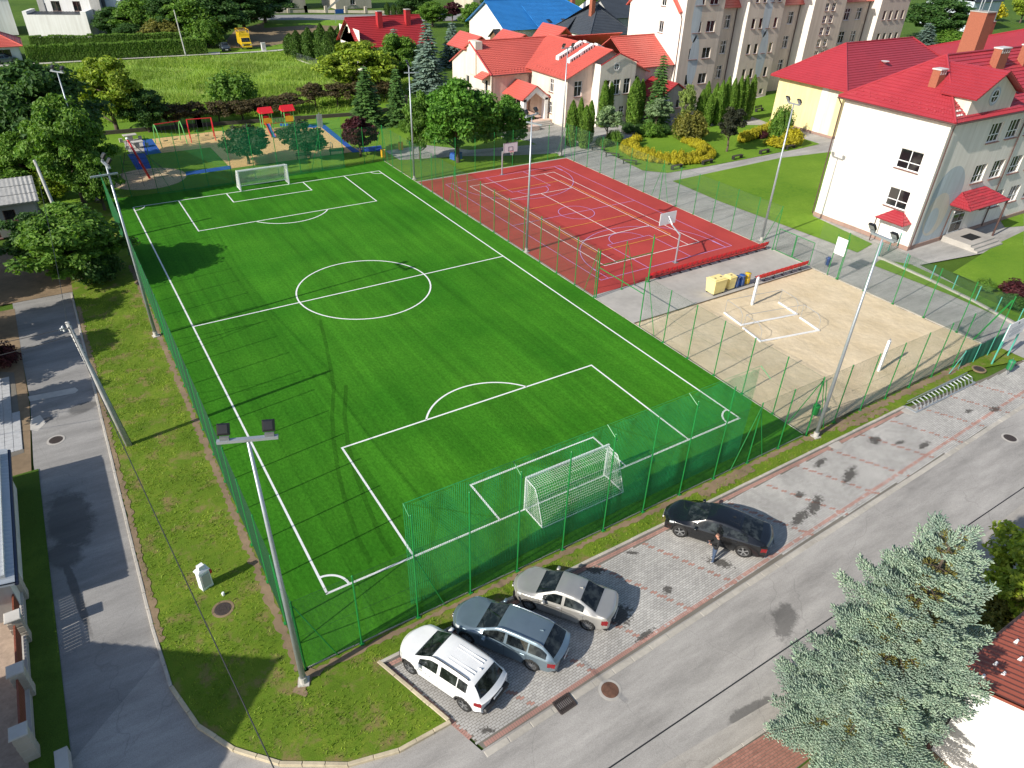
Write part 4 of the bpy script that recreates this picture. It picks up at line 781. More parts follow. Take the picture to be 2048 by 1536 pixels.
# ------------------------------------------------------------------ buildings
def roofmat(name, c):
    return mat(name, c, 0.42, 0.08, 1.5, spec=0.5, big=0.25)
roofmat('roof_red', (0.37, 0.038, 0.052)); roofmat('roof_coral', (0.55, 0.115, 0.09)); roofmat('roof_maroon', (0.36, 0.03, 0.035)); roofmat('roof_blue', (0.03, 0.20, 0.52)); roofmat('roof_dark', (0.035, 0.04, 0.05)); roofmat('roof_slate', (0.06, 0.07, 0.085)); roofmat('roof_brown', (0.27, 0.075, 0.05)); roofmat('roof_grey', (0.40, 0.44, 0.48)); mat('roof_asbestos', (0.36, 0.36, 0.35), 0.9, 0.2, 3, bmp=0.3)
def plaster(name, c, var=0.07):
    m, nt, b = newmat(name); vec = pos_vec(nt); col = ramp(nt, noise(nt, vec, 0.25, 4.0), dk(c, 1-var), dk(c, 1+var*0.6), 0.35, 0.65)
    st = noise(nt, pos_vec(nt, (2.2, 2.2, 0.12)), 1.0, 4.0, 0.65); col = mix(nt, 1.0, col, ramp(nt, st, (0.90, 0.89, 0.87), (1.03, 1.03, 1.03), 0.35, 0.6), 'MULTIPLY')
    nt.links.new(col, b.inputs['Base Color']); b.inputs['Roughness'].default_value = 0.9; bump(nt, b, noise(nt, vec, 45, 3.0), 0.12, 0.01)
plaster('plaster_white', (0.78, 0.74, 0.68)); plaster('plaster_beige', (0.60, 0.52, 0.44)); plaster('plaster_cream', (0.70, 0.64, 0.55)); plaster('plaster_pink', (0.66, 0.50, 0.42)); plaster('plaster_yellow', (0.76, 0.65, 0.34)); plaster('plaster_pure', (0.80, 0.80, 0.79), 0.04); plaster('plaster_grey', (0.42, 0.42, 0.41)); plaster('plaster_blue', (0.50, 0.58, 0.64)); plaster('shed_wall', (0.33, 0.33, 0.32), 0.2); plaster('mural_blue', (0.46, 0.52, 0.56)); plaster('mural_sand', (0.60, 0.56, 0.49)); plaster('plinth_brown', (0.33, 0.22, 0.18)); plaster('stone_cream', (0.50, 0.45, 0.37), 0.15)
mat('brick_red', (0.32, 0.105, 0.06), 0.9, 0.15, 8, bmp=0.4, bscale=30); mat('win_frame', (0.80, 0.81, 0.82), 0.4, 0.03, 4); mat('frame_brown', (0.14, 0.08, 0.06), 0.5, 0.15, 4); mat('sill_brown', (0.20, 0.09, 0.08), 0.5, 0.15, 4); mat('sill_light', (0.62, 0.60, 0.58), 0.5, 0.1, 4); mat('gutter_brown', (0.09, 0.05, 0.045), 0.45, 0.15, 4); mat('gutter_white', (0.7, 0.7, 0.7), 0.45, 0.1, 4); mat('gutter_red', (0.40, 0.03, 0.035), 0.45, 0.15, 4); mat('rust_panel', (0.22, 0.065, 0.035), 0.6, 0.2, 5); mat('navy', (0.02, 0.03, 0.07), 0.5, 0.15, 4)
def glassmat():
    m, nt, b = newmat('glass'); vec = pos_vec(nt); col = ramp(nt, noise(nt, vec, 0.55, 2.0), (0.008, 0.010, 0.012), (0.06, 0.062, 0.058), 0.45, 0.62)
    nt.links.new(col, b.inputs['Base Color']); b.inputs['Roughness'].default_value = 0.06; b.inputs['IOR'].default_value = 1.52
glassmat()
def roof_slope(parent, pts, m, row=0.35, wave=0.22, t=0.05, name='roof_slope', wh=0.022):
    """pts: planar polygon, first edge is the eave; tile rows stepped and ribbed"""
    P3 = [Vector(p) for p in pts]; e = (P3[1]-P3[0]).normalized(); n = None
    for k in range(2, len(P3)):
        c = e.cross(P3[k]-P3[0])
        if c.length > 1e-4: n = c.normalized(); break
    if n.z < 0: n = -n
    s = n.cross(e)
    if max((p-P3[0]).dot(s) for p in P3) < 0.1: s = -s
    Q = [((p-P3[0]).dot(e), (p-P3[0]).dot(s)) for p in P3]; vm = max(q[1] for q in Q); N = len(Q)
    def span(v):
        us = []
        for i in range(N):
            (u0, v0), (u1, v1) = Q[i], Q[(i+1) % N]
            if abs(v1-v0) < 1e-9:
                if abs(v-v0) < 1e-6: us += [u0, u1]
            elif min(v0, v1)-1e-9 <= v <= max(v0, v1)+1e-9: us.append(u0+(u1-u0)*(v-v0)/(v1-v0))
        return (min(us), max(us)) if us else (0, 0)
    rows = max(1, round(vm/row)); mb = MB()
    for k in range(rows):
        va, vb = vm*k/rows, vm*(k+1)/rows; a0, a1 = span(va+1e-6); b0, b1 = span(vb-1e-6); w_ = max(a1-a0, b1-b0)
        nn = max(1, int(w_/(wave/2))) if wave else max(1, int(w_/3)); nn = min(nn, 260); V = []
        for i in range(nn+1):
            f = i/nn; ua, ub = a0+(a1-a0)*f, b0+(b1-b0)*f; ha = t+(wh*math.cos(2*math.pi*ua/wave) if wave else 0); hb = (wh*math.cos(2*math.pi*ub/wave) if wave else 0)
            V += [P3[0]+e*ua+s*va, P3[0]+e*ua+s*va+n*ha, P3[0]+e*ub+s*vb+n*hb]
        F = []
        for i in range(nn): j = i*3; F += [(j, j+3, j+4, j+1), (j+1, j+4, j+5, j+2)]
        mb.add(V, F)
    mb.poly([p-n*0.10 for p in P3]); N_ = len(P3); mb.add([p for p in P3]+[p-n*0.10 for p in P3], [(i, (i+1) % N_, N_+(i+1) % N_, N_+i) for i in range(N_)])
    return mb.build(name, M[m] if isinstance(m, str) else m, parent)
def ridge_cap(parent, pts, m, r=0.11): q = MB(); q.path(pts, r, 6); return q.build('ridge_cap', M[m], parent)
win_cache = {}
def win_parts(w, h, lay, fm, sm, sill):
    """local: x along wall, z up, wall face y=0, outward -y. lay: (columns, list of row fractions)"""
    k = (round(w, 2), round(h, 2), lay, fm, sm, sill)
    if k in win_cache: return win_cache[k]
    cols, rws = lay; f = 0.07; y = 0.14; q = MB(); q.box((0, y, f/2), (w, 0.07, f)); q.box((0, y, h-f/2), (w, 0.07, f)); q.box((-w/2+f/2, y, h/2), (f, 0.066, h-2*f)); q.box((w/2-f/2, y, h/2), (f, 0.066, h-2*f))
    xs3 = [-w/2+f+(w-2*f)*i/cols for i in range(cols+1)]; zs3 = [f]; tot = sum(rws)
    for r_ in rws: zs3.append(zs3[-1]+(h-2*f)*r_/tot)
    for x in xs3[1:-1]: q.box((x, y-0.003, h/2), (f*0.95, 0.06, h-2*f))
    for z in zs3[1:-1]: q.box((0, y-0.006, z), (w-2*f, 0.06, f*0.95))
    fr = q.mesh('window', M[fm]); panes = []
    for i in range(cols):
        for j in range(len(rws)):
            q = MB(); a, b, c, d = xs3[i], xs3[i+1], zs3[j], zs3[j+1]; q.box(((a+b)/2, y+0.012, (c+d)/2), (b-a+0.002, 0.012, d-c+0.002)); panes.append(q.mesh('pane', M['glass']))
    sl = None
    if sill: q = MB(); q.box((0, -0.02, -0.035), (w+0.16, 0.30, 0.05)); sl = q.mesh('sill', M[sm])
    win_cache[k] = (fr, panes, sl); return win_cache[k]
def add_window(parent, pos, ang, w, h, lay=(2, (1,)), fm='win_frame', sm='sill_brown', sill=True, name='window'):
    fr, panes, sl = win_parts(w, h, lay, fm, sm, sill); o = link_mesh(name, fr, parent); o.location = Vector(pos)-org_of(parent); o.rotation_euler = (0, 0, ang)
    for p in panes: link_mesh('pane', p, o)
    if sl: link_mesh('sill', sl, o)
    return o
def wall(parent, p0, p1, z0, z1, m, wins=(), depth=0.17, name='wall', top=None, mb=None, windows=True):
    """wall face from p0 to p1 (outside on the right of the direction); wins: (u0, width, z, height, layout, kwargs)
    top: optional list of (u, z) above z1 making a gable"""
    a = Vector((p0[0], p0[1], 0)); b = Vector((p1[0], p1[1], 0)); L = (b-a).length; d = (b-a)/L; inn = Vector((-d.y, d.x, 0)); q = MB(); ang = math.atan2(d.y, d.x)
    us = sorted({0.0, L, *[w_[0] for w_ in wins], *[w_[0]+w_[1] for w_ in wins]}); zs = sorted({z0, z1, *[w_[2] for w_ in wins], *[w_[2]+w_[3] for w_ in wins]})
    P_ = lambda u, z, k=0.0: a+d*u+Vector((0, 0, z))+inn*k
    for i in range(len(us)-1):
        for j in range(len(zs)-1):
            uc, zc_ = (us[i]+us[i+1])/2, (zs[j]+zs[j+1])/2
            if any(w_[0] < uc < w_[0]+w_[1] and w_[2] < zc_ < w_[2]+w_[3] for w_ in wins): continue
            q.poly([P_(us[i], zs[j]), P_(us[i+1], zs[j]), P_(us[i+1], zs[j+1]), P_(us[i], zs[j+1])])
    for w_ in wins:
        u0, u1, za, zb = w_[0], w_[0]+w_[1], w_[2], w_[2]+w_[3]
        for (c1, c2) in (((u0, za), (u1, za)), ((u1, za), (u1, zb)), ((u1, zb), (u0, zb)), ((u0, zb), (u0, za))): q.poly([P_(*c1), P_(*c2), P_(*c2, depth), P_(*c1, depth)])
    if top: q.poly([P_(0, z1)]+[P_(L, z1)]+[P_(u, z) for u, z in reversed(top)])
    o = q.build(name, M[m], parent)
    for w_ in wins:
        kw = w_[5] if len(w_) > 5 else {}
        add_window(parent, P_(w_[0]+w_[1]/2, w_[2]), ang, w_[1], w_[3], w_[4], **kw)
    return o
def block(parent, x0, x1, y0, y1, z0, z1, m, S=(), W=(), N=(), E=(), roof=None, names=True):
    """box of four walls; S/W/N/E are window lists measured along each wall"""
    wall(parent, (x0, y0), (x1, y0), z0, z1, m, S); wall(parent, (x1, y0), (x1, y1), z0, z1, m, E); wall(parent, (x1, y1), (x0, y1), z0, z1, m, N); wall(parent, (x0, y1), (x0, y0), z0, z1, m, W)
    if roof: q = MB(); q.poly([(x0, y0, z1-0.02), (x1, y0, z1-0.02), (x1, y1, z1-0.02), (x0, y1, z1-0.02)]); q.build('ceiling_slab', M[roof], parent)
def hip_roof(parent, x0, x1, y0, y1, ze, zr, m, ov=0.5, along='x', hips=(True, True), row=0.35, wave=0.22, caps=True, hr=None):
    x0 -= ov; x1 += ov; y0 -= ov; y1 += ov
    if along == 'x':
        yc = (y0+y1)/2; k = hr or (y1-y0)/2; ra = x0+(k if hips[0] else 0); rb = x1-(k if hips[1] else 0)
        A, B = (ra, yc, zr), (rb, yc, zr); roof_slope(parent, [(x0, y0, ze), (x1, y0, ze), B, A], m, row, wave); roof_slope(parent, [(x1, y1, ze), (x0, y1, ze), A, B], m, row, wave)
        if hips[0]: roof_slope(parent, [(x0, y1, ze), (x0, y0, ze), A], m, row, wave)
        if hips[1]: roof_slope(parent, [(x1, y0, ze), (x1, y1, ze), B], m, row, wave)
        ends = ([(x0, y0, ze), (x0, y1, ze)] if hips[0] else []), ([(x1, y0, ze), (x1, y1, ze)] if hips[1] else [])
    else:
        xc = (x0+x1)/2; k = hr or (x1-x0)/2; ra = y0+(k if hips[0] else 0); rb = y1-(k if hips[1] else 0)
        A, B = (xc, ra, zr), (xc, rb, zr); roof_slope(parent, [(x0, y1, ze), (x0, y0, ze), A, B], m, row, wave); roof_slope(parent, [(x1, y0, ze), (x1, y1, ze), B, A], m, row, wave)
        if hips[0]: roof_slope(parent, [(x0, y0, ze), (x1, y0, ze), A], m, row, wave)
        if hips[1]: roof_slope(parent, [(x1, y1, ze), (x0, y1, ze), B], m, row, wave)
        ends = ([(x0, y0, ze), (x1, y0, ze)] if hips[0] else []), ([(x0, y1, ze), (x1, y1, ze)] if hips[1] else [])
    if caps:
        up = Vector((0, 0, 0.05)); ridge_cap(parent, [Vector(A)+up, Vector(B)+up], m)
        for c, R_ in zip(ends, (A, B)):
            for p in c: ridge_cap(parent, [Vector(p)+up, Vector(R_)+up], m)
    return A, B
def chimney(parent, x, y, z0, z1, w, d, m, cap='concrete', slots=0, flash='roof_red'):
    q = MB(); q.box2((x-w/2, y-d/2, z0), (x+w/2, y+d/2, z1)); ch = q.build('chimney', M[m], parent); q = MB(); q.box2((x-w/2-0.06, y-d/2-0.06, z1), (x+w/2+0.06, y+d/2+0.06, z1+0.10)); q.build('cap', M[cap], ch)
    for i in range(slots): xx = x-w/2+w*(i+0.5)/slots; q = MB(); q.box((xx, y-d/2-0.004, z1-0.22), (w/slots*0.5, 0.02, 0.28)); q.build('flue_slot', M['sill_light'], ch)
    return ch
def snow_guards(parent, p0, p1, n, s, m):
    for r_ in range(2):
        for i in range(n):
            q = MB(); t = (i+0.5+0.5*r_)/(n+0.5); c = Vector(p0).lerp(Vector(p1), t)+Vector(s)*(0.45*r_); q.box(c, (0.22, 0.22, 0.10), top=0.4); q.build('snow_guard', M[m], parent)
def pipe(parent, pts, m='gutter_brown', r=0.06, name='downpipe'): q = MB(); q.path([Vector(p) for p in pts], r, 7); return q.build(name, M[m], parent)
# ---- white school wing on the right
B = empty('school_wing', (58.4, 10.5, 0), 'white three-storey school wing with red tiled roof and round gable window', 'building'); PW_, CR_ = 'plaster_white', 'plaster_cream'
L4 = (2, (1, 1.7)); L6 = (3, (1, 1.7)); Z = (1.9, 5.1, 8.75)
wall(B, (58.4, 20.7), (58.4, 10.5), 0.35, 11.35, PW_, [(6.6, 2.2, 6.65, 1.7, L4), (6.75, 2.05, 3.25, 1.7, L4)])
Sw = []
for r_ in (1, 2):
    for x in (65.2, 68.3, 71.6, 74.8, 78.0, 81.5): Sw.append((x-58.4, 1.95, Z[r_], 1.65, L6, {'sm': 'sill_brown'}))
for x in (70.6, 73.8, 77.0, 80.2): Sw.append((x-58.4, 1.9, Z[0], 1.65, L6))
Sw.append((68.9-58.4, 1.1, 2.1, 1.3, L4))
wall(B, (58.4, 10.5), (86, 10.5), 0.35, 11.35, PW_, Sw); wall(B, (86, 20.7), (58.4, 20.7), 0.35, 11.35, PW_); wall(B, (86, 10.5), (86, 20.7), 0.35, 11.35, PW_)
q = MB(); q.prism([(58.32, 10.42), (86.1, 10.42), (86.1, 20.78), (58.32, 20.78)], 0, 0.36); q.build('plinth', M['plinth_brown'], B)
A_, B_ = hip_roof(B, 58.4, 86, 10.5, 20.7, 11.3, 15.25, 'roof_red', 0.5, 'x', (True, False), 0.38, 0.24)
# gable dormer
wall(B, (60.1, 10.46), (66.9, 10.46), 11.3, 12.95, CR_, top=[(0, 12.95), (3.4, 14.7), (6.8, 12.95)], name='gable_wall')
for x, sg in ((60.1, -1), (66.9, 1)): q = MB(); q.poly([(x, 10.46, 11.0), (x, 12.6, 12.95), (x, 10.46, 12.95)]); q.build('gable_cheek', M[CR_], B)
roof_slope(B, [(59.75, 13.0, 12.98), (59.75, 9.95, 12.98), (63.5, 9.95, 14.9), (63.5, 15.2, 14.9)], 'roof_red', 0.38, 0.24); roof_slope(B, [(67.25, 9.95, 12.98), (67.25, 13.0, 12.98), (63.5, 15.2, 14.9), (63.5, 9.95, 14.9)], 'roof_red', 0.38, 0.24)
def round_window(parent, c, r, ang, fm='win_frame', ring='mural_blue'):
    d = Vector((math.cos(ang), math.sin(ang), 0)); n = Vector((d.y, -d.x, 0)); c = Vector(c); up = Vector((0, 0, 1)); N = 28; P_ = lambda rr_, t, k: c+d*(rr_*math.cos(t))+up*(rr_*math.sin(t))+n*k; T = [2*math.pi*i/N for i in range(N)]
    q = MB(); q.add([P_(r*1.35, t, 0.0) for t in T]+[P_(r*1.35, t, 0.05) for t in T]+[P_(r, t, 0.05) for t in T]+[P_(r, t, 0.0) for t in T], [(k*N+i, k*N+(i+1) % N, (k+1)*N+(i+1) % N, (k+1)*N+i) for k in range(3) for i in range(N)]); o = q.build('round_window', M[ring], parent)
    q = MB(); q.poly([P_(r, t, 0.012) for t in T]); q.build('pane', M['glass'], o); q = MB(); q.bar(c-d*r+n*0.03, c+d*r+n*0.03, 0.03, 0.08); q.bar(c-up*r+n*0.03, c+up*r+n*0.03, 0.08, 0.03); q.path([P_(r*0.97, t, 0.03) for t in T+[0]], 0.035, 5); q.build('frame', M[fm], o)
round_window(B, (63.5, 10.45, 12.85), 0.55, 0.0)
for (x, y, z0, z1) in ((60.9, 14.3, 12.6, 14.5), (69.6, 14.1, 13.4, 15.7), (74.4, 14.1, 13.4, 15.7), (79.5, 14.1, 13.4, 15.7)): chimney(B, x, y, z0, z1, 1.5 if x > 62 else 1.0, 0.7, 'brick_red', 'sill_light', 4 if x > 62 else 3)
snow_guards(B, (58.5, 20.2, 11.78), (58.5, 10.9, 11.78), 13, (0.82, 0, 0.57), 'roof_red'); snow_guards(B, (58.6, 10.55, 11.75), (59.8, 10.55, 11.75), 3, (0, 0.82, 0.57), 'sill_light')
pipe(B, [(57.95, 21.2, 11.25), (58.3, 20.9, 10.6), (58.3, 20.85, 0.2)]); pipe(B, [(57.95, 10.0, 11.25), (58.6, 10.35, 10.6), (58.6, 10.38, 0.2)]); pipe(B, [(70.5, 9.95, 11.2), (70.6, 10.38, 10.7), (70.6, 10.38, 0.2)])
for a_, b_ in (((57.88, 21.2, 11.22), (57.88, 9.95, 11.22)), ((57.88, 9.95, 11.22), (86, 9.95, 11.22))): pipe(B, [a_, b_], r=0.07, name='gutter')
q = MB(); q.box2((68.0, 12.0, 13.05), (69.0, 12.9, 13.25)); 
# skylight right of the gable
q = MB(); q.add([(69.2, 11.4, 12.5), (70.3, 11.4, 12.5), (70.3, 12.3, 13.1), (69.2, 12.3, 13.1)], [(0, 1, 2, 3)]); q.build('skylight', M['glass'], B)
# painted circles on the south wall
def disc_on_wall(parent, x, y, z, rx, rz_, m, k, a0=0, a1=360, name='mural_disc'):
    q = MB(); q.poly([(x+rx*math.cos(math.radians(t)), y-k, z+rz_*math.sin(math.radians(t))) for t in np.linspace(a0, a1, 36)]); q.build(name, M[m], parent)
disc_on_wall(B, 61.8, 10.5, 4.6, 2.4, 2.6, 'mural_blue', 0.004, 0, 180); q = MB(); q.poly([(59.4, 10.496, 0.4), (64.2, 10.496, 0.4), (64.2, 10.496, 4.58), (59.4, 10.496, 4.58)]); q.build('mural_disc', M['mural_blue'], B)
disc_on_wall(B, 61.2, 10.5, 2.9, 1.75, 2.0, 'mural_sand', 0.008); disc_on_wall(B, 60.8, 10.5, 2.4, 0.9, 1.2, 'mural_blue', 0.012)
# west porch
roof_slope(B, [(57.2, 13.7, 2.35), (57.2, 10.9, 2.35), (58.38, 11.9, 3.1), (58.38, 12.8, 3.1)], 'roof_red', 0.3, 0.24, name='porch_roof'); roof_slope(B, [(57.2, 10.9, 2.35), (58.38, 10.9, 2.35), (58.38, 11.9, 3.1)], 'roof_red', 0.3, 0.24, name='porch_roof'); roof_slope(B, [(58.38, 13.7, 2.35), (57.2, 13.7, 2.35), (58.38, 12.8, 3.1)], 'roof_red', 0.3, 0.24, name='porch_roof')
pipe(B, [(57.3, 13.6, 2.3), (57.3, 13.6, 0.1)], r=0.05, name='porch_post'); q = MB(); q.box2((58.36, 11.4, 0.1), (58.39, 12.6, 2.15)); d_ = q.build('door', M['alu_white'], B); q = MB(); q.box2((58.31, 12.4, 1.0), (58.36, 12.5, 1.1)); q.build('handle', M['galv_dark'], d_)
# south entrance: steps, glazed door, canopy on a post
x0, x1 = 63.6, 67.9
for i in range(3): q = MB(); q.box2((x0+0.03*i, 6.9+0.38*i, 0.16*i-0.02*(i == 0)), (x1-0.03*i, 10.40-0.003*i, 0.16*(i+1))); q.build('step', M['concrete'], B)
q = MB(); q.box2((64.9, 8.3, 0.485), (66.6, 9.4, 0.50)); q.build('door_mat', M['black'], B)
q = MB(); q.box2((64.3, 10.40, 0.49), (66.3, 10.46, 2.9)); d_ = q.build('door', M['win_frame'], B)
for i in range(2):
    for j, (za, zb) in enumerate(((0.6, 1.5), (1.6, 2.3), (2.4, 2.82))): q = MB(); q.box2((64.4+0.95*i, 10.37, za), (65.25+0.95*i, 10.395, zb)); q.build('pane', M['glass'], d_)
for pts in ([(63.0, 8.5, 3.55), (69.6, 8.5, 3.55), (68.2, 10.46, 4.5), (64.4, 10.46, 4.5)], [(63.0, 10.46, 3.55), (63.0, 8.5, 3.55), (64.4, 10.46, 4.5)], [(69.6, 8.5, 3.55), (69.6, 10.46, 3.55), (68.2, 10.46, 4.5)]): roof_slope(B, pts, 'roof_red', 0.33, 0.24, name='canopy_roof')
pipe(B, [(69.4, 8.6, 3.5), (69.4, 8.6, 0)], r=0.09, name='canopy_post', m='gutter_brown'); pipe(B, [(63.1, 8.6, 3.5), (63.3, 10.3, 3.1), (63.3, 10.36, 0.2)])
# ---- yellow gym
B = empty('gym_hall', (85.7, 39.2, 0), 'pale yellow gym hall with a red hipped roof behind the lawn', 'building')
block(B, 85.7, 112, 39.2, 50.0, 0.3, 6.4, 'plaster_yellow'); q = MB(); q.prism([(85.62, 39.1), (112.1, 39.1), (112.1, 50.1), (85.62, 50.1)], 0, 0.32); q.build('plinth', M['plinth_brown'], B)
hip_roof(B, 85.7, 112, 39.2, 50.0, 6.35, 10.9, 'roof_red', 0.9, 'x', (True, True), 0.4, 0); snow_guards(B, (85.6, 49.6, 6.95), (85.6, 39.6, 6.95), 13, (0.8, 0, 0.6), 'roof_red'); pipe(B, [(84.75, 50.9, 6.28), (84.75, 38.3, 6.28)], 'gutter_red', 0.07, 'gutter')
q = MB(); q.box2((85.66, 41.6, 0.3), (85.69, 42.6, 6.35)); q.build('pilaster', M['plaster_pure'], B); q = MB(); q.box2((85.66, 40.0, 0.3), (85.685, 41.59, 6.35)); q.build('pilaster', M['plaster_cream'], B)
q = MB(); q.lathe((96, 41.2, 8.6), [(0.05, 0), (0.5, 0.25), (0.55, 0.3)], 14); q.build('satellite_dish', M['alu_white'], B)
# ---- boiler wing with the tall brick stack
B = empty('boiler_house', (114, 40, 0), 'yellow boiler house with red roof and tall brick stack at upper right', 'building')
block(B, 124.5, 170, 36, 53.5, 0, 7.0, 'plaster_yellow'); hip_roof(B, 124.5, 170, 36, 53.5, 6.95, 10.6, 'roof_red', 0.8, 'x', (True, True), 0.45, 0, hr=16); block(B, 100, 124, 22, 36, 0, 7.5, 'plaster_yellow'); hip_roof(B, 100, 150, 20, 36, 7.4, 11.4, 'roof_red', 0.6, 'x', (True, False), 0.45, 0)
ch = chimney(B, 101.5, 33.2, 6.0, 15.6, 2.2, 2.2, 'brick_red', 'concrete'); chimney(B, 138, 50.0, 8.0, 11.2, 1.3, 1.0, 'brick_red')
for (dx, dy) in ((-0.7, 0.3), (0.4, 0.5), (0.1, -0.5)): q = MB(); q.tube((101.5+dx, 33.2+dy, 15.6), (101.5+dx, 33.2+dy, 17.2), 0.07, n=6); q.build('antenna', M['galv'], ch)
# ---- tall four-storey school
B = empty('tall_school', (78.2, 63, 0), 'tall beige four-storey school with projecting bays at the top of the view', 'building'); ZB = [3.1, 6.75, 10.4, 14.05]; H4 = 17.5; pb = 'plaster_beige'
def bay_wins(cols, w, h, lay): return [(u, w, z, h, lay, {'sm': 'sill_brown'}) for z in ZB for u in cols]
LC = (2, (2, 1)); 
wall(B, (78.2, 75.4), (78.2, 63), 0, H4, 'plaster_white', [(u, 1.0, z, 1.6, (2, (1,))) for z in (10.0, 13.6) for u in (7.1,)])  # sun-facing west walls: whiter copy of the beige plaster, sunlight put into colour
wall(B, (78.2, 63), (86.0, 63), 0, H4, pb, [(u, 1.75, z, 1.55, (2, (1,)), {'sm': 'sill_brown'}) for z in ZB for u in (1.9, 4.7)])
wall(B, (86.0, 63), (86.0, 65.2), 0, H4, 'plaster_cream'); RW = [(u, 1.2, z, 1.9, LC, {'sm': 'sill_light'}) for z in ZB[:3] for u in (0.7, 3.0)]
wall(B, (86.0, 65.2), (91.4, 65.2), 0, 13.6, pb, RW); wall(B, (91.4, 65.2), (91.4, 63), 0, H4, 'plaster_white')
wall(B, (91.4, 63), (99.5, 63), 0, H4, pb, [(u, 0.8, z, 1.5, (1, (1,)), {'sm': 'sill_brown'}) for z in ZB for u in (1.3, 3.0, 4.7, 6.4)]+[(u, 0.9, 0.35, 0.9, (1, (1,)), {'sill': False}) for u in (4.6, 6.3)])
q = MB(); q.box2((91.35, 62.93, 0.0), (99.55, 62.99, 1.35)); 
wall(B, (99.5, 63), (99.5, 65.2), 0, H4, 'plaster_cream'); wall(B, (99.5, 65.2), (106.3, 65.2), 0, 13.6, pb, [(u, 1.3, z, 1.9, LC, {'sm': 'sill_light'}) for z in ZB[:3] for u in (1.2, 4.2)]+[(1.2, 1.3, 0.4, 0.9, (2, (1,)), {'sm': 'sill_light'})])
wall(B, (106.3, 65.2), (106.3, 62.6), 0, H4, 'plaster_white'); wall(B, (106.3, 62.6), (114.5, 62.6), 0, H4, pb, [(u, 0.95, z, 1.2, (2, (1, 1)), {'sm': 'sill_brown'}) for z in (1.6, 3.4, 5.2, 7.0, 8.8, 10.6, 12.4, 14.2) for u in (3.0, 4.7)])
wall(B, (114.5, 62.6), (114.5, 65.2), 0, H4, 'plaster_cream'); wall(B, (114.5, 65.2), (125.0, 65.2), 0, 13.6, pb, [(u, 1.5, z, 1.9, LC, {'sm': 'sill_light'}) for z in ZB[:3] for u in (1.0, 4.0, 7.2)])
wall(B, (125.0, 65.2), (125.0, 63), 0, H4, 'plaster_white'); wall(B, (125.0, 63), (133.5, 63), 0, H4, pb, [(u, 0.85, z, 1.5, (1, (1,)), {'sm': 'sill_brown'}) for z in ZB for u in (1.4, 3.2, 5.0, 6.8)]); wall(B, (133.5, 63), (133.5, 75.4), 0, H4, pb)
for (xa, xb) in ((86.0, 91.4), (99.5, 106.3), (114.5, 125.0)): roof_slope(B, [(xa-0.05, 64.5, 13.35), (xb+0.05, 64.5, 13.35), (xb+0.05, 69.4, 19.5), (xa-0.05, 69.4, 19.5)], 'roof_coral', 0.4, 0); pipe(B, [(xb-0.25, 65.1, 13.2), (xb-0.25, 65.1, 0)], r=0.07)
for (xa, xb) in ((78.2, 86), (91.4, 99.5), (106.3, 114.5), (125, 133.5)): roof_slope(B, [(xa-0.4, 69.4, H4-0.2), (xa-0.4, 62.2, H4-0.2), ((xa+xb)/2, 62.2, 21), ((xa+xb)/2, 69.4, 21)], 'roof_coral', 0.5, 0); roof_slope(B, [(xb+0.4, 62.2, H4-0.2), (xb+0.4, 69.4, H4-0.2), ((xa+xb)/2, 69.4, 21), ((xa+xb)/2, 62.2, 21)], 'roof_coral', 0.5, 0)
roof_slope(B, [(133.9, 76.0, 13.0), (77.8, 76.0, 13.0), (77.8, 69.4, 19.5), (133.9, 69.4, 19.5)], 'roof_coral', 0.5, 0)
q = MB(); q.path([(77.95, 63.7, 13.1), (77.95, 69.4, 18.6)], 0.28, 4); q.build('verge_board', M['roof_coral'], B); pipe(B, [(77.95, 63.7, 12.9), (78.1, 63.5, 12.3), (78.1, 63.4, 0)])
# grey paint swirls on the bays
for x_ in (81.2, 96.5): disc_on_wall(B, x_-0.6, 63, 12.5, 0.9, 3.4, 'mural_blue', 0.004); disc_on_wall(B, x_, 63, 6.5, 1.0, 3.6, 'mural_blue', 0.004)
# ---- kindergarten, lower red-roofed building
B = empty('kindergarten', (49.3, 69.5, 0), 'low peach kindergarten with coral red roofs and white gabled porch', 'building'); pp = 'plaster_pink'; LT = (2, (2, 1))
wall(B, (49.3, 81), (49.3, 69.5), 0, 5.9, 'plaster_cream', [(4.2, 1.0, 3.4, 1.2, (1, (1,))), (9.6, 0.9, 2.9, 2.0, (1, (1,)), {'sill': False})], top=[(0, 5.9), (5.7, 9.1), (11.5, 5.9)]); wall(B, (49.3, 69.5), (55.8, 69.5), 0, 5.9, pp); wall(B, (76, 81), (49.3, 81), 0, 5.9, pp)  # west walls take paler plaster than the pink ones: sunlight painted into colour
wall(B, (55.8, 69.5), (55.8, 60.4), 0, 6.5, 'plaster_cream', [(5.0, 0.9, 4.0, 1.7, LT), (5.0, 0.8, 1.2, 1.5, LT)]); wall(B, (55.8, 60.4), (60.0, 60.4), 0, 6.6, pp, [(1.2, 1.3, 3.9, 2.0, LT), (1.2, 1.3, 0.9, 1.3, LT)])
wall(B, (60.0, 60.4), (60.0, 58.8), 0, 8.0, 'plaster_white'); wall(B, (60.0, 58.8), (66.2, 58.8), 0, 7.9, 'plaster_cream', [(u, 1.15, 4.0, 2.0, LT) for u in (0.7, 2.5, 4.3)]+[(2.4, 0.9, 1.1, 1.3, LT), (3.9, 0.9, 1.1, 1.3, LT)], top=[(0, 7.9), (3.1, 9.2), (6.2, 7.9)]); wall(B, (66.2, 58.8), (66.2, 60.4), 0, 8.0, pp); wall(B, (66.2, 60.4), (69.5, 60.4), 0, 6.6, pp, [(0.7, 1.3, 3.9, 2.0, LT)]); wall(B, (69.5, 60.4), (69.5, 69.5), 0, 6.6, pp)
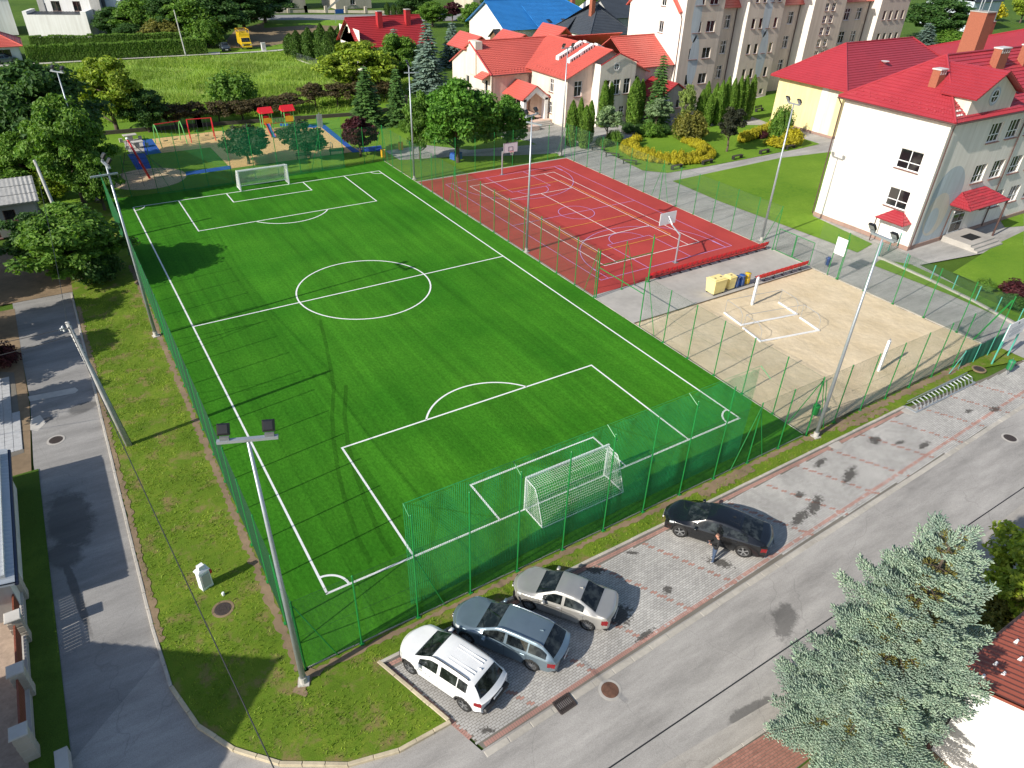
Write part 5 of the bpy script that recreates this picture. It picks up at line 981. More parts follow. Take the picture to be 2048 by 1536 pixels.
q = MB(); q.add([(55.8, 60.42, 6.45), (69.5, 60.42, 6.45), (62.6, 60.42, 9.38)], [(0, 1, 2)]); q.build('gable_wall', M[pp], B)
round_window(B, (62.7, 58.79, 7.6), 0.42, 0.0, ring='plaster_white')
RM = 'roof_coral'
roof_slope(B, [(49.0, 69.0, 5.75), (63, 69.0, 5.75), (63, 75.2, 9.2), (49.0, 75.2, 9.2)], RM, 0.38, 0.24); roof_slope(B, [(77, 81.5, 5.75), (49.0, 81.5, 5.75), (49.0, 75.2, 9.2), (77, 75.2, 9.2)], RM, 0.38, 0)
roof_slope(B, [(55.2, 75, 6.3), (55.2, 60.0, 6.3), (62.6, 60.0, 9.45), (62.6, 75, 9.45)], RM, 0.38, 0.24); roof_slope(B, [(70.0, 60.0, 6.3), (70.0, 75, 6.3), (62.6, 75, 9.45), (62.6, 60.0, 9.45)], RM, 0.38, 0.24)
ridge_cap(B, [(49.0, 75.2, 9.26), (62.6, 75.2, 9.26), (66, 75.2, 9.26)], RM, 0.12); ridge_cap(B, [(62.6, 59.8, 9.5), (62.6, 75, 9.5)], RM, 0.12); ridge_cap(B, [(59.8, 58.6, 7.98), (62.9, 58.6, 9.27), (66.4, 58.6, 7.98)], 'gutter_red', 0.07); ridge_cap(B, [(49.05, 75.2, 9.2), (49.05, 69.0, 5.8)], 'gutter_red', 0.12)
for (x, y, r_) in ((51.5, 83.0, 9.7), (59, 84, 9.6), (66.5, 84, 10.2)): roof_slope(B, [(x-2.6, 82, 8.0), (x-2.6, 76.5, 8.0), (x, 76, r_), (x, 82.5, r_)], RM, 0.4, 0); roof_slope(B, [(x+2.6, 76.5, 8.0), (x+2.6, 82, 8.0), (x, 82.5, r_), (x, 76, r_)], RM, 0.4, 0)
q = MB(); q.box2((49.1, 73.6, 5.0), (50.2, 75.6, 9.4)); q.build('parapet_pier', M['plaster_cream'], B)
snow_guards(B, (49.6, 69.35, 6.0), (55.4, 69.35, 6.0), 11, (0, .85, .5), RM); snow_guards(B, (55.6, 69, 6.55), (55.6, 60.6, 6.55), 11, (.9, 0, .4), RM); pipe(B, [(49.0, 68.95, 5.7), (55.2, 68.95, 5.7)], r=0.07, name='gutter'); pipe(B, [(49.5, 69.4, 5.6), (49.5, 69.4, 0)]); pipe(B, [(55.2, 69.0, 5.7), (55.65, 69.3, 5.2), (55.65, 69.3, 0)])
# stepped white roof vents: chevrons over the wing
for k, (yy, zz, n1) in enumerate(((66.2, 9.0, 4), (63.6, 9.2, 4))):
    for s in (-1, 1):
        for j in range(2):
            xa = 62.6+s*(0.3+j*2.1); xb = 62.6+s*(2.3+j*2.1); za = 9.45-abs(xa-62.6)*0.426+0.05; zb = 9.45-abs(xb-62.6)*0.426+0.05; q = MB(); yk = yy-0.12*j
            q.add([(xa, yk, za-0.3), (xb, yk, zb-0.3), (xb, yk, zb+0.45), (xa, yk, za+0.45), (xa, yk+0.7, za-0.3), (xb, yk+0.7, zb-0.3), (xb, yk+0.7, zb+0.45), (xa, yk+0.7, za+0.45)], [(0, 1, 2, 3), (5, 4, 7, 6), (3, 2, 6, 7), (1, 5, 6, 2), (4, 0, 3, 7)]); v_ = q.build('roof_vent', M['plaster_pure'], B)
            for t in (0.2, 0.4, 0.6, 0.8): xx = xa+(xb-xa)*t; z2 = za+(zb-za)*t; q = MB(); q.box((xx, yk-0.01, z2+0.15), (0.18, 0.03, 0.3)); q.build('vent_opening', M['lamp_black'], v_)
# gabled porch, forecourt steps, balcony canopy
q = MB(); 
for x in (51.6, 55.2): q = MB(); q.box2((x-0.25, 64.2, 0.4), (x+0.25, 65.0, 3.3)); q.build('porch_pillar', M['plaster_pure'], B)
q = MB(); q.add([(51.3, 64.2, 3.0), (55.5, 64.2, 3.0), (55.5, 64.2, 3.4), (53.4, 64.2, 4.9), (51.3, 64.2, 3.4), (51.9, 64.2, 3.0), (54.9, 64.2, 3.0), (53.4, 64.2, 4.1)], [(0, 5, 7, 3, 4), (6, 1, 2, 3, 7)]); b0 = len(q.v); q.add([(x, y+0.6, z) for x, y, z in q.v[:8]], [(4, 3, 7, 5, 0), (7, 3, 2, 1, 6)]); q.add([(51.9, 64.2, 3.0), (53.4, 64.2, 4.1), (54.9, 64.2, 3.0), (51.9, 64.8, 3.0), (53.4, 64.8, 4.1), (54.9, 64.8, 3.0)], [(0, 1, 4, 3), (1, 2, 5, 4)]); q.build('porch_gable', M['plaster_pure'], B)
roof_slope(B, [(51.0, 69.4, 3.25), (51.0, 64.0, 3.25), (53.4, 64.0, 5.0), (53.4, 69.4, 5.0)], RM, 0.35, 0, name='porch_roof'); roof_slope(B, [(55.8, 64.0, 3.25), (55.8, 69.4, 3.25), (53.4, 69.4, 5.0), (53.4, 64.0, 5.0)], RM, 0.35, 0, name='porch_roof')
q = MB(); q.box2((52.6, 69.4, 0.5), (54.4, 69.46, 2.8)); d_ = q.build('door', M['win_frame'], B)
for i in range(2): q = MB(); q.box2((52.7+0.85*i, 69.37, 0.7), (53.4+0.85*i, 69.395, 2.6)); q.build('pane', M['glass'], d_)
q = MB(); q.box2((49.0, 63.4, 0), (56.3, 69.4, 0.45)); q.build('terrace', M['plaster_pink'], B)
for i in range(3): q = MB(); q.box2((52.0+0.03*i, 62.2+0.35*i, 0.14*i), (55.2-0.03*i, 63.39-0.003*i, 0.14*(i+1))); q.build('step', M['concrete'], B)
q = MB(); q.box2((52.5, 64.6, 0.455), (54.4, 66.0, 0.47)); q.build('door_mat', M['black'], B); q = MB(); q.box2((48.6, 60.8, 0), (51.9, 63.39, 0.6)); q.build('planter_wall', M['plaster_pink'], B)
roof_slope(B, [(47.9, 72.0, 5.2), (47.9, 69.6, 5.2), (49.28, 69.6, 5.9), (49.28, 72.0, 5.9)], RM, 0.35, 0, name='canopy_roof'); q = MB(); q.box2((48.1, 69.7, 2.7), (49.28, 71.9, 2.85)); bl = q.build('balcony', M['plaster_pink'], B); q = MB()
for i in range(9): q.tube((48.15, 69.75+0.26*i, 2.85), (48.15, 69.75+0.26*i, 3.75), 0.015, n=4)
q.bar((48.15, 69.7, 3.75), (48.15, 71.9, 3.75), 0.04, 0.04); q.build('railing', M['galv_dark'], bl)
# ---- link between kindergarten and tall school, with its small gabled door
B = empty('link_building', (70, 60, 0), 'small red-roofed link with a white door between kindergarten and tall school', 'building')
block(B, 69.6, 78.1, 64, 74, 0, 6.2, 'plaster_yellow' if False else 'plaster_beige'); roof_slope(B, [(69.6, 63.6, 6.1), (78.1, 63.6, 6.1), (78.1, 69, 9.6), (69.6, 69, 9.6)], RM, 0.4, 0.24); roof_slope(B, [(78.1, 74.4, 6.1), (69.6, 74.4, 6.1), (69.6, 69, 9.6), (78.1, 69, 9.6)], RM, 0.4, 0); ridge_cap(B, [(69.6, 69, 9.65), (78.1, 69, 9.65)], RM)
wall(B, (71.0, 58.6), (77.2, 58.6), 0, 2.8, 'plaster_beige', [(3.6, 0.7, 1.2, 1.2, (1, (1,)))], top=[(0, 2.8), (3.1, 4.6), (6.2, 2.8)]); wall(B, (71.0, 64), (71.0, 58.6), 0, 2.8, 'plaster_pink'); wall(B, (77.2, 58.6), (77.2, 64), 0, 2.8, 'plaster_pink')
roof_slope(B, [(70.6, 64, 2.75), (70.6, 58.2, 2.75), (74.1, 58.2, 4.75), (74.1, 64, 4.75)], 'roof_maroon', 0.38, 0.24); roof_slope(B, [(77.6, 58.2, 2.75), (77.6, 64, 2.75), (74.1, 64, 4.75), (74.1, 58.2, 4.75)], 'roof_maroon', 0.38, 0.24)
q = MB(); q.box2((72.0, 58.52, 0.05), (73.1, 58.58, 2.6)); d_ = q.build('door', M['win_frame'], B)
for i in range(2):
    for j in range(2): q = MB(); q.box2((72.12+0.45*i, 58.49, 1.2+0.6*j), (72.5+0.45*i, 58.515, 1.7+0.6*j)); q.build('pane', M['glass'], d_)
# ---- houses further off
def house(name, label, x0, x1, y0, y1, ze, zr, wm, rm, along='x', hips=(False, False), ov=0.5, S=(), W=(), chim=(), row=0.4, wave=0, base=0.0, chm='brick_red'):
    B = empty(name, (x0, y0, base), label, 'house'); yc, xc = (y0+y1)/2, (x0+x1)/2
    tW = [(0, ze), ((y1-y0)/2, zr-0.25), (y1-y0, ze)] if along == 'x' and not hips[0] else None; tS = [(0, ze), ((x1-x0)/2, zr-0.25), (x1-x0, ze)] if along == 'y' and not hips[0] else None
    wall(B, (x0, y1), (x0, y0), base, ze, wm, W, top=tW); wall(B, (x0, y0), (x1, y0), base, ze, wm, S, top=tS); wall(B, (x1, y0), (x1, y1), base, ze, wm, top=tW); wall(B, (x1, y1), (x0, y1), base, ze, wm, top=tS); hip_roof(B, x0, x1, y0, y1, ze-0.1, zr, rm, ov, along, hips, row, wave)
    for (x, y, za, zb) in chim: chimney(B, x, y, za, zb, 0.9, 0.9, chm)
    return B
FB = {'fm': 'frame_brown'}
b5 = house('gabled_house', 'white gabled house with dark red roof and two red chimneys behind the thujas', 44.4, 57.5, 105.5, 115.0, 4.6, 8.6, 'plaster_white', 'roof_maroon', 'x', (False, False), 0.6, W=[(3.2, 1.1, 2.9, 1.6, (2, (1,)), FB), (5.6, 1.1, 2.9, 1.6, (2, (1,)), FB), (4.4, 0.7, 6.3, 0.9, (1, (1,)), FB)], chim=((49.5, 108.6, 6.3, 9.6), (55.0, 108.8, 6.4, 9.7)), chm='gutter_red')
b6 = house('blue_roofed_house', 'large white house with bright blue roof at the top of the view', 84, 112, 122, 138, 3.6, 8.4, 'plaster_white', 'roof_blue', 'x', (False, True), 0.7, chim=((108, 131, 7, 9.6),)); roof_slope(b6, [(91.0, 118.4, 3.5), (104, 118.4, 3.5), (103, 130, 8.2), (92.0, 130, 8.2)], 'roof_blue', 0.4, 0.3)
for x in (94.5, 98.5): q = MB(); q.add([(x, 121.0, 4.72), (x+1.0, 121.0, 4.72), (x+1.0, 122.2, 5.2), (x, 122.2, 5.2)], [(0, 1, 2, 3)]); q.build('skylight', M['glass'], b6)
wall(b6, (91.5, 119), (103.5, 119), 0, 3.5, 'plaster_pure', [(2, 1.4, 1, 1.3, (2, (1,))), (7, 1.4, 1, 1.3, (2, (1,)))])
b6b = house('blue_roofed_annex', 'small white annex with blue roof left of the large blue house', 84.5, 89, 131, 138, 4.2, 6.0, 'plaster_pure', 'roof_blue', 'y', (False, False), 0.5)
house('garden_shed', 'dark gabled garden shed below the blue roofed annex', 82.5, 88, 122.5, 126, 1.9, 3.4, 'wood_brown', 'roof_dark', 'x', (False, False), 0.4)
b7 = house('dark_roofed_house', 'white house with dark grey hipped roof and brick chimney by the tall school', 95, 106, 106.5, 119.5, 3.9, 9.2, 'plaster_pure', 'roof_slate', 'x', (True, True), 0.6, wave=0.3, chim=((98.8, 111.5, 6.6, 10.0),)); roof_slope(b7, [(92.8, 118, 3.9), (92.8, 112.6, 3.9), (97.6, 115.3, 6.4)], 'roof_slate', 0.4, 0.3)
house('grey_terrace', 'long grey house behind the parked silver car at the top', 118, 150, 128, 138, 4.0, 7.5, 'plaster_grey', 'roof_slate', 'x', (False, False), 0.4)
# modern white house and garage, upper left
B = empty('modern_house', (-1, 168, 0), 'modern white house with grey cladding and flat-roofed garage block', 'house')
block(B, -1.0, 8.0, 172, 186, 0, 9.5, 'plaster_pure', S=[(1.4, 1.7, 4.4, 1.9, (2, (1,)), FB), (5.6, 1.5, 4.4, 1.9, (2, (1,)), FB)]); wall(B, (8.0, 171.9), (10.0, 171.9), 0, 9.5, 'plaster_grey'); wall(B, (-2.2, 171.9), (-1.0, 171.9), 0, 9.5, 'plaster_grey'); wall(B, (10.0, 171.9), (10.0, 186), 0, 9.5, 'plaster_grey'); wall(B, (-2.2, 186), (-2.2, 171.9), 0, 9.5, 'plaster_grey'); block(B, 10.6, 17.5, 173.5, 186, 0, 9.5, 'plaster_blue'); q = MB(); q.box2((13.9, 173.35, 0), (14.9, 173.48, 9.5)); q.box2((9.9, 173.2, 0), (10.7, 173.48, 9.5)); q.build('cladding_strip', M['roof_slate'], B)  # blue plaster on the right block paints the shade of a white wall
block(B, -3.8, 8.3, 166.6, 171.8, 0, 4.3, 'plaster_pure'); q = MB(); q.box2((-3.0, 166.9, 4.3), (7.2, 171.8, 4.36)); q.build('flat_roof', M['roof_slate'], B)
for x in np.arange(-2.9, 7.1, 0.6): q = MB(); q.box2((x, 166.9, 4.36), (x+0.06, 171.8, 4.42)); q.build('roof_seam', M['roof_slate'], B)
for (xa, xb) in ((-3.8, -3.0), (7.2, 8.3)): q = MB(); q.box2((xa, 166.6, 4.3), (xb, 171.8, 4.9)); q.build('parapet', M['plaster_pure'], B)
q = MB(); q.tube((-0.5, 171.0, 4.3), (-0.5, 171.0, 6.0), 0.12, n=8); q.build('flue', M['roof_slate'], B)
B.rotation_euler = (0, 0, -0.358); B.location = (-0.1, 171.6, 0)
b9 = house('red_roofed_garage', 'low house with coral hipped roof at the far left edge', -15, -5.6, 141.5, 150, 2.7, 5.2, 'plaster_blue', 'roof_coral', 'x', (True, True), 0.7, W=(), S=[(5.6, 2.4, 0.1, 2.0, (2, (1,)), FB)], wave=0.3); wall(b9, (-5.59, 142), (-5.59, 149.5), 0, 2.6, 'plaster_blue', [(2.5, 1.4, 0.8, 1.3, (2, (1,)), FB)])
house('white_villa', 'white villa at the upper left corner behind the modern house', -16, -5, 176, 190, 9, 12, 'plaster_pure', 'roof_dark', 'x', (True, True))
for i, (x0, x1, y0, lab) in enumerate(((57.5, 67.0, 204, 'cream two-storey house behind the far road, left of the pair'), (74.5, 85.5, 200, 'cream two-storey house behind the far road, right of the pair'))):
    b = house('cream_house', lab, x0, x1, y0, y0+12, 7.5, 11, 'stone_cream', 'roof_slate', 'x', (True, True), S=[(4.5, 1.5, 1.0, 1.3, (2, (1,))), (1.5, 1.6, 4.2, 1.4, (2, (1,))), (6.0, 1.6, 4.2, 1.4, (2, (1,)))])
    q = MB(); q.add([(x0-3.5, y0-0.4, 0.0), (x0+1.5, y0-0.4, 3.2), (x0+1.5, y0-0.4, 2.5), (x0-2.5, y0-0.4, 0)], [(0, 3, 2, 1)]); q.build('stair', M['concrete_light'], b)
house('beige_house', 'beige house behind the conical thujas at the top', 112, 124, 186, 198, 6, 9.5, 'stone_cream', 'roof_maroon', 'x', (True, True)); house('grey_house', 'pale blue house with black gabled roof at the upper right', 222, 236, 98, 112, 7.5, 13, 'plaster_blue', 'roof_dark', 'x', (False, False), W=[(6.5, 1.6, 8.2, 1.4, (1, (1,)))])
# ---- old shed at the end of the lane
B = empty('old_shed', (-8, 51, 0), 'old grey rendered shed with corrugated roof at the end of the lane', 'shed')
wall(B, (-16, 51), (-7.6, 51), 0, 2.9, 'shed_wall', [(5.9, 0.9, 1.4, 0.9, (1, (1,)), FB), (4.2, 1.0, 0.0, 1.7, (1, (1,)), FB), (6.6, 0.6, 0.0, 1.2, (1, (1,)), FB)]); wall(B, (-7.6, 51), (-7.6, 57), 0, 2.9, 'shed_wall'); wall(B, (-16, 57), (-16, 51), 0, 2.9, 'shed_wall')
roof_slope(B, [(-16.5, 50.6, 2.85), (-7.2, 50.6, 2.85), (-7.2, 54, 4.1), (-16.5, 54, 4.1)], 'roof_asbestos', 1.2, 0.34, wh=0.05); roof_slope(B, [(-7.2, 57.4, 2.85), (-16.5, 57.4, 2.85), (-16.5, 54, 4.1), (-7.2, 54, 4.1)], 'roof_asbestos', 1.2, 0.34, wh=0.05)
# ---- garage on the left edge and the house off to the lower left that shades the lane
B = empty('lane_garage', (-11, 5, 0), 'long low garage with pale ribbed metal roof on the left edge', 'garage')
wall(B, (-11.0, 5.4), (-11.0, 14.2), -0.1, 2.3, 'plaster_white'); wall(B, (-17, 5.4), (-11.0, 5.4), -0.1, 2.3, 'plaster_grey'); wall(B, (-11.0, 14.2), (-17, 14.2), -0.1, 2.3, 'plaster_grey')
roof_slope(B, [(-10.72, 5.0, 2.05), (-10.72, 14.6, 2.05), (-17, 14.6, 3.4), (-17, 5.0, 3.4)], 'roof_grey', 3.3, 0.26, wh=0.03); pipe(B, [(-10.68, 5.0, 1.98), (-10.68, 14.6, 1.98)], 'navy', 0.08, 'gutter')
B = house('lane_house', 'large house beside the lane at the lower left corner', -27, -16.3, -8.6, 1.2, 4.2, 7.9, 'plaster_cream', 'roof_brown', 'x', (False, False), 0.5)
# stone-capped front fence with rust-red panels along the lane
B = empty('panel_fence', (-11, -1.5, 0), 'stone fence with rust red panels and stepped pillars along the lane', 'fence'); ys4 = [-1.45, 1.25, 3.95, 6.4]
for i, y in enumerate(ys4):
    q = MB(); q.box((-11.05, y, 0.62), (0.42, 0.42, 1.5)); p_ = q.build('pillar', M['stone_cream'], B); q = MB(); q.box((-11.05, y, 1.40), (0.56, 0.56, 0.10), bev=0.03); q.build('pillar_cap', M['concrete_light'], p_)
    for j in range(4): q = MB(); q.box((-11.05, y, 0.12+0.33*j), (0.46, 0.46, 0.29), bev=0.02); q.build('stone_course', M['stone_cream'], p_)
for a_, b_ in zip(ys4[:-1], ys4[1:]):
    q = MB(); q.box2((-11.16, a_+0.25, 0.0), (-10.94, b_-0.25, 0.42)); q.build('base_wall', M['concrete'], B); q = MB(); q.box2((-11.2, a_+0.25, 0.42), (-10.9, b_-0.25, 0.47)); q.build('coping', M['concrete_light'], B)
    for j in range(12): yy = a_+0.28+(b_-a_-0.56)*j/12; q = MB(); q.box2((-11.07, yy, 0.52), (-11.03, yy+(b_-a_-0.56)/12-0.02, 1.2)); q.build('board', M['rust_panel'], B)
    for z in (0.62, 1.08): q = MB(); q.box2((-11.11, a_+0.25, z), (-11.075, b_-0.25, z+0.06)); q.build('rail', M['rust_panel'], B)
B = empty('slat_fence', (-11.1, 7, 0), 'tall slatted fence between garage and stone fence on the left edge', 'fence')
for i in range(16): q = MB(); q.box2((-11.3, 6.75, 0.25+i*0.085), (-11.26, 8.0, 0.30+i*0.085)); q.build('slat', M['wood_brown'], B)
for y in (6.8, 7.95): q = MB(); q.box2((-11.26, y-0.04, -0.1), (-11.18, y+0.04, 1.65)); q.build('post', M['galv_dark'], B)
q = MB(); q.box2((-10.35, -3.6, -0.1), (-9.95, -2.0, 0.35)); tag(q.build('stone_pillar', M['concrete_light'], None, loc=(-10.2, -2.8, -0.1)), 'pale stone gate pillar at the lower left edge of the lane', 'pillar')
# ---- white house with the brown roof, lower right
B = empty('corner_house', (16.2, -17.6, 0), 'white house with brown ribbed metal roof in the lower right corner', 'house')

wall(B, (30, -17.7), (16.2, -17.7), -0.1, 4.0, 'plaster_pure'); wall(B, (16.2, -17.7), (16.2, -28), -0.1, 4.0, 'plaster_pure', top=[(0, 4.0), (5.2, 6.2), (10.3, 4.0)])
roof_slope(B, [(30, -17.15, 4.0), (15.75, -17.15, 4.0), (15.75, -22.9, 6.5), (30, -22.9, 6.5)], 'roof_brown', 5.0, 0.25, wh=0.02); roof_slope(B, [(15.75, -28.6, 4.0), (30, -28.6, 4.0), (30, -22.9, 6.5), (15.75, -22.9, 6.5)], 'roof_brown', 5.0, 0.25, wh=0.02)
pipe(B, [(30, -17.08, 3.92), (15.7, -17.08, 3.92)], 'gutter_brown', 0.07, 'gutter'); pipe(B, [(15.9, -17.1, 3.9), (16.05, -17.5, 3.5), (16.05, -17.62, 0)], 'gutter_brown', 0.06)
for (px_, py_) in ((1990, 1330), (2032, 1285), (2006, 1350), (2040, 1320), (1965, 1355)):
    for z in np.arange(4.0, 6.5, 0.02):
        p = G(px_, py_, z)
        if z >= 4.0+(-17.15-p[1])*0.4348: break
    q = MB(); q.box(p+Vector((0, 0, 0.08)), (0.16, 0.12, 0.14), top=0.5); q.build('snow_guard', M['alu_white'], B)
# far roadside walls
def pier_wall(name, pts, label, m, h=0.8, gap=4.0):
    root = empty(name, (*pts[0], 0), label, 'wall')
    for a_, b_ in zip(pts[:-1], pts[1:]):
        L = math.hypot(b_[0]-a_[0], b_[1]-a_[1]); n = max(1, round(L/gap)); q = MB(); q.bar((*a_, h/2), (*b_, h/2), 0.25, h); q.build('base_wall', M[m], root)
        for i in range(n+1): t = i/n; q = MB(); q.box((a_[0]+(b_[0]-a_[0])*t, a_[1]+(b_[1]-a_[1])*t, 0.85), (0.7, 0.7, 1.7)); q.build('pier', M[m], root)
pier_wall('garden_wall', [(50, 196.5), (64, 195), (84, 186.5), (92, 184)], 'cream garden wall with square piers along the far road', 'stone_cream', 0.7, 5.0)
pier_wall('retaining_wall', [(-4, 83.5), (12, 82.0), (34, 78.8), (41, 80.5)], 'low dark wall between playground lawn and meadow', 'wood_dark', 0.45, 60)
# ------------------------------------------------------------------ vegetation
def unit(n, rng): v = rng.normal(size=(n, 3)); return v/np.linalg.norm(v, axis=1)[:, None]
def leaf_cards(P, N, size, rng, asp=0.62, bias=0.9):
    """one four-cornered leaf per point, facing roughly along N"""
    n = len(P); d = N*bias+unit(n, rng)*0.9; d /= np.linalg.norm(d, axis=1)[:, None]; a = np.cross(d, unit(n, rng)); a /= np.linalg.norm(a, axis=1)[:, None]; b = np.cross(d, a); s = (size*rng.uniform(0.6, 1.35, n))[:, None]
    V = np.stack([P-a*s*0.5, P+b*s*0.5*asp, P+a*s*0.5, P-b*s*0.5*asp], 1); V[:, 1] += d*s*0.10; V[:, 3] += d*s*0.10
    return V.reshape(-1, 3), np.arange(n*4).reshape(n, 4)
def spindles(Bp, D, L, r, rng):
    """blunt three-sided shoots from Bp along D"""
    n = len(Bp); D = D/np.linalg.norm(D, axis=1)[:, None]; a = np.cross(D, unit(n, rng)); a /= np.linalg.norm(a, axis=1)[:, None]; b = np.cross(D, a); L = np.broadcast_to(L, n)[:, None]; r = np.broadcast_to(r, n)[:, None]; V = [Bp]
    for h, k_ in ((0.25, 0.9), (0.82, 0.85)):
        for k in range(3): t = 2*math.pi*k/3; V.append(Bp+D*L*h+(a*math.cos(t)+b*math.sin(t))*r*k_)
    V.append(Bp+D*L); V = np.stack(V, 1)
    F = np.array([(0, 2, 1), (0, 3, 2), (0, 1, 3), (1, 2, 5), (1, 5, 4), (2, 3, 6), (2, 6, 5), (3, 1, 4), (3, 4, 6), (4, 5, 7), (5, 6, 7), (6, 4, 7)])[None]+(np.arange(n)*8)[:, None, None]
    return V.reshape(-1, 3), F.reshape(-1, 3)
def trunk_mb(h, r, limbs, rng, lean=0.03):
    q = MB(); p = Vector((0, 0, -0.1)); n = 5; pts = [p]
    for i in range(1, n+1): pts.append(Vector((rng.normal(0, lean*h*0.3), rng.normal(0, lean*h*0.3), h*i/n)))
    for i in range(n): q.tube(pts[i], pts[i+1], r*(1.25 if i == 0 else 1-0.62*i/n), r*(1-0.62*(i+1)/n), 8)
    for (z, L, up) in limbs:
        t = rng.uniform(0, 6.28); b = Vector((0, 0, z)); m_ = b+Vector((math.cos(t)*L*0.5, math.sin(t)*L*0.5, up*0.45)); e = b+Vector((math.cos(t)*L, math.sin(t)*L, up)); q.tube(b, m_, r*0.42, r*0.28, 6); q.tube(m_, e, r*0.28, r*0.08, 5)
        for k in range(2): e2 = m_+Vector((rng.normal(0, L*0.35), rng.normal(0, L*0.35), up*0.5)); q.tube(m_, e2, r*0.2, r*0.05, 4)
    return q
proto = {}
def deciduous(key, leaf, bark='bark', seed=1, clumps=60, per=190, size=0.05, hb=0.28, shape=1.0, rad=0.42, open_=0.0, clr=0.24):
    """unit-height tree (height 1, crown radius rad): meshes shared by all trees of the kind"""
    rng = np.random.default_rng(seed); C = []; hz = (1-hb)/2; cz = hb+hz
    while len(C) < clumps:
        v = unit(1, rng)[0]; k = rng.uniform(0.45, 0.95)**0.7; wob = 1+0.22*math.sin(3*math.atan2(v[1], v[0])+seed)+0.12*math.sin(7*v[2]+seed*2); p = np.array([v[0]*rad*k*wob, v[1]*rad*k*wob, cz+v[2]*hz*k*0.86])
        p[:2] *= 1-shape*0.30*((p[2]-hb)/(1-hb))**2
        C.append(p)
    C = np.array(C); cr = rad*clr*rng.uniform(0.55, 1.25, clumps); P = []; N = []
    for c, r in zip(C, cr):
        v = unit(per, rng); v[:, 2] = np.abs(v[:, 2])*rng.choice([1, 1, 1, -0.6], per); k = rng.uniform(0.35, 1.08, per)[:, None]; P.append(c+v*r*k*np.array([1.15, 1.15, 0.8])); N.append(v*0.8+np.array([0, 0, 0.55]))
    P = np.concatenate(P); N = np.concatenate(N); V, F = leaf_cards(P, N, size, rng)
    cm = np_mesh('crown', V, F, M[leaf]); tm = trunk_mb(0.62, 0.028, [(rng.uniform(hb*0.8, 0.55), rad*rng.uniform(0.5, 0.85), rng.uniform(0.08, 0.28)) for _ in range(9)], rng).mesh('trunk', M[bark], smooth=True)
    proto[key] = (tm, cm); return proto[key]
def conifer(key, leaf, seed=1, levels=22, rad=0.24, per=26, sz=0.05, droop=0.12, hb=0.05, nb=9, bark='bark', blunt=0.85):
    rng = np.random.default_rng(seed); P0 = []; D0 = []; L0 = []
    for i in range(levels):
        z = hb+(0.97-hb)*(i/levels)**0.95; R_ = rad*(1-(z-hb)/(1-hb))**blunt+0.012; n = max(4, int(nb*(1-0.45*z)))
        for k in range(n):
            t = 2*math.pi*(k+rng.uniform(-.3, .3))/n+i*1.1; L = R_*rng.uniform(0.72, 1.12); d = np.array([math.cos(t), math.sin(t), 0]); lat = np.array([-d[1], d[0], 0]); m_ = max(6, int(per*L/rad))
            s = rng.uniform(0.12, 1.0, m_); sd_ = rng.choice([-1, 1], m_)*rng.uniform(0, 1, m_); wd = 0.36*L*(1.1-s)+0.012
            pos = np.outer(s*L, d)+np.outer(sd_*wd, lat); pos[:, 2] += z-droop*L*(s**1.5)*1.6-0.25*np.abs(sd_)*wd+0.05*L*np.maximum(0, s-0.75)*4; P0.append(pos); dd = d[None]*0.9+lat[None]*(sd_*0.9)[:, None]; dd[:, 2] -= 0.25; D0.append(dd)
    P = np.concatenate(P0); D = np.concatenate(D0); D /= np.linalg.norm(D, axis=1)[:, None]; n = len(P); up = np.array([0, 0, 1.0])+rng.normal(0, 0.35, (n, 3)); b = np.cross(D, up); b /= np.linalg.norm(b, axis=1)[:, None]; s = (sz*rng.uniform(0.7, 1.4, n))[:, None]
    V = np.stack([P-D*s*0.5, P+b*s*0.24, P+D*s*0.6, P-b*s*0.24], 1).reshape(-1, 3); cm = np_mesh('crown', V, np.arange(n*4).reshape(n, 4), M[leaf]); q = MB(); q.tube((0, 0, -0.01), (0, 0, 0.97), 0.018, 0.003, 7); proto[key] = (q.mesh('trunk', M[bark], smooth=True), cm)
def columnar(key, leaf, seed=1, n=5200, rad=0.10, sz=0.035, tip=0.5, bark='bark'):
    """clipped or columnar thuja: upright sprays on a narrow spindle"""
    rng = np.random.default_rng(seed); z = rng.uniform(0.01, 1.0, n)**0.9; t = rng.uniform(0, 2*math.pi, n); pr = np.where(z < 0.2, 0.78+z*1.1, np.where(z < 0.55, 1.0, 1.0-((z-0.55)/0.45)**(1/tip)*0.96)); fl = 1+0.12*np.sin(5*t+seed+3*z)+0.08*np.sin(9*t+z*20); k = rng.uniform(0.72, 1.06, n)
    r = rad*pr*fl*k; P = np.stack([r*np.cos(t), r*np.sin(t), z*0.985], 1); N = np.stack([np.cos(t), np.sin(t), np.full(n, 0.25)], 1); D = np.stack([np.cos(t)*0.35, np.sin(t)*0.35, np.ones(n)], 1)+rng.normal(0, 0.25, (n, 3)); D /= np.linalg.norm(D, axis=1)[:, None]
    b = np.cross(D, N+rng.normal(0, 0.5, (n, 3))); b /= np.linalg.norm(b, axis=1)[:, None]; s = (sz*rng.uniform(0.7, 1.4, n))[:, None]; V = np.stack([P-D*s*0.5, P+b*s*0.3, P+D*s*0.6, P-b*s*0.3], 1).reshape(-1, 3); cm = np_mesh('crown', V, np.arange(n*4).reshape(n, 4), M[leaf]); q = MB(); q.tube((0, 0, -0.01), (0, 0, 0.8), 0.02, 0.006, 6); proto[key] = (q.mesh('trunk', M[bark]), cm)
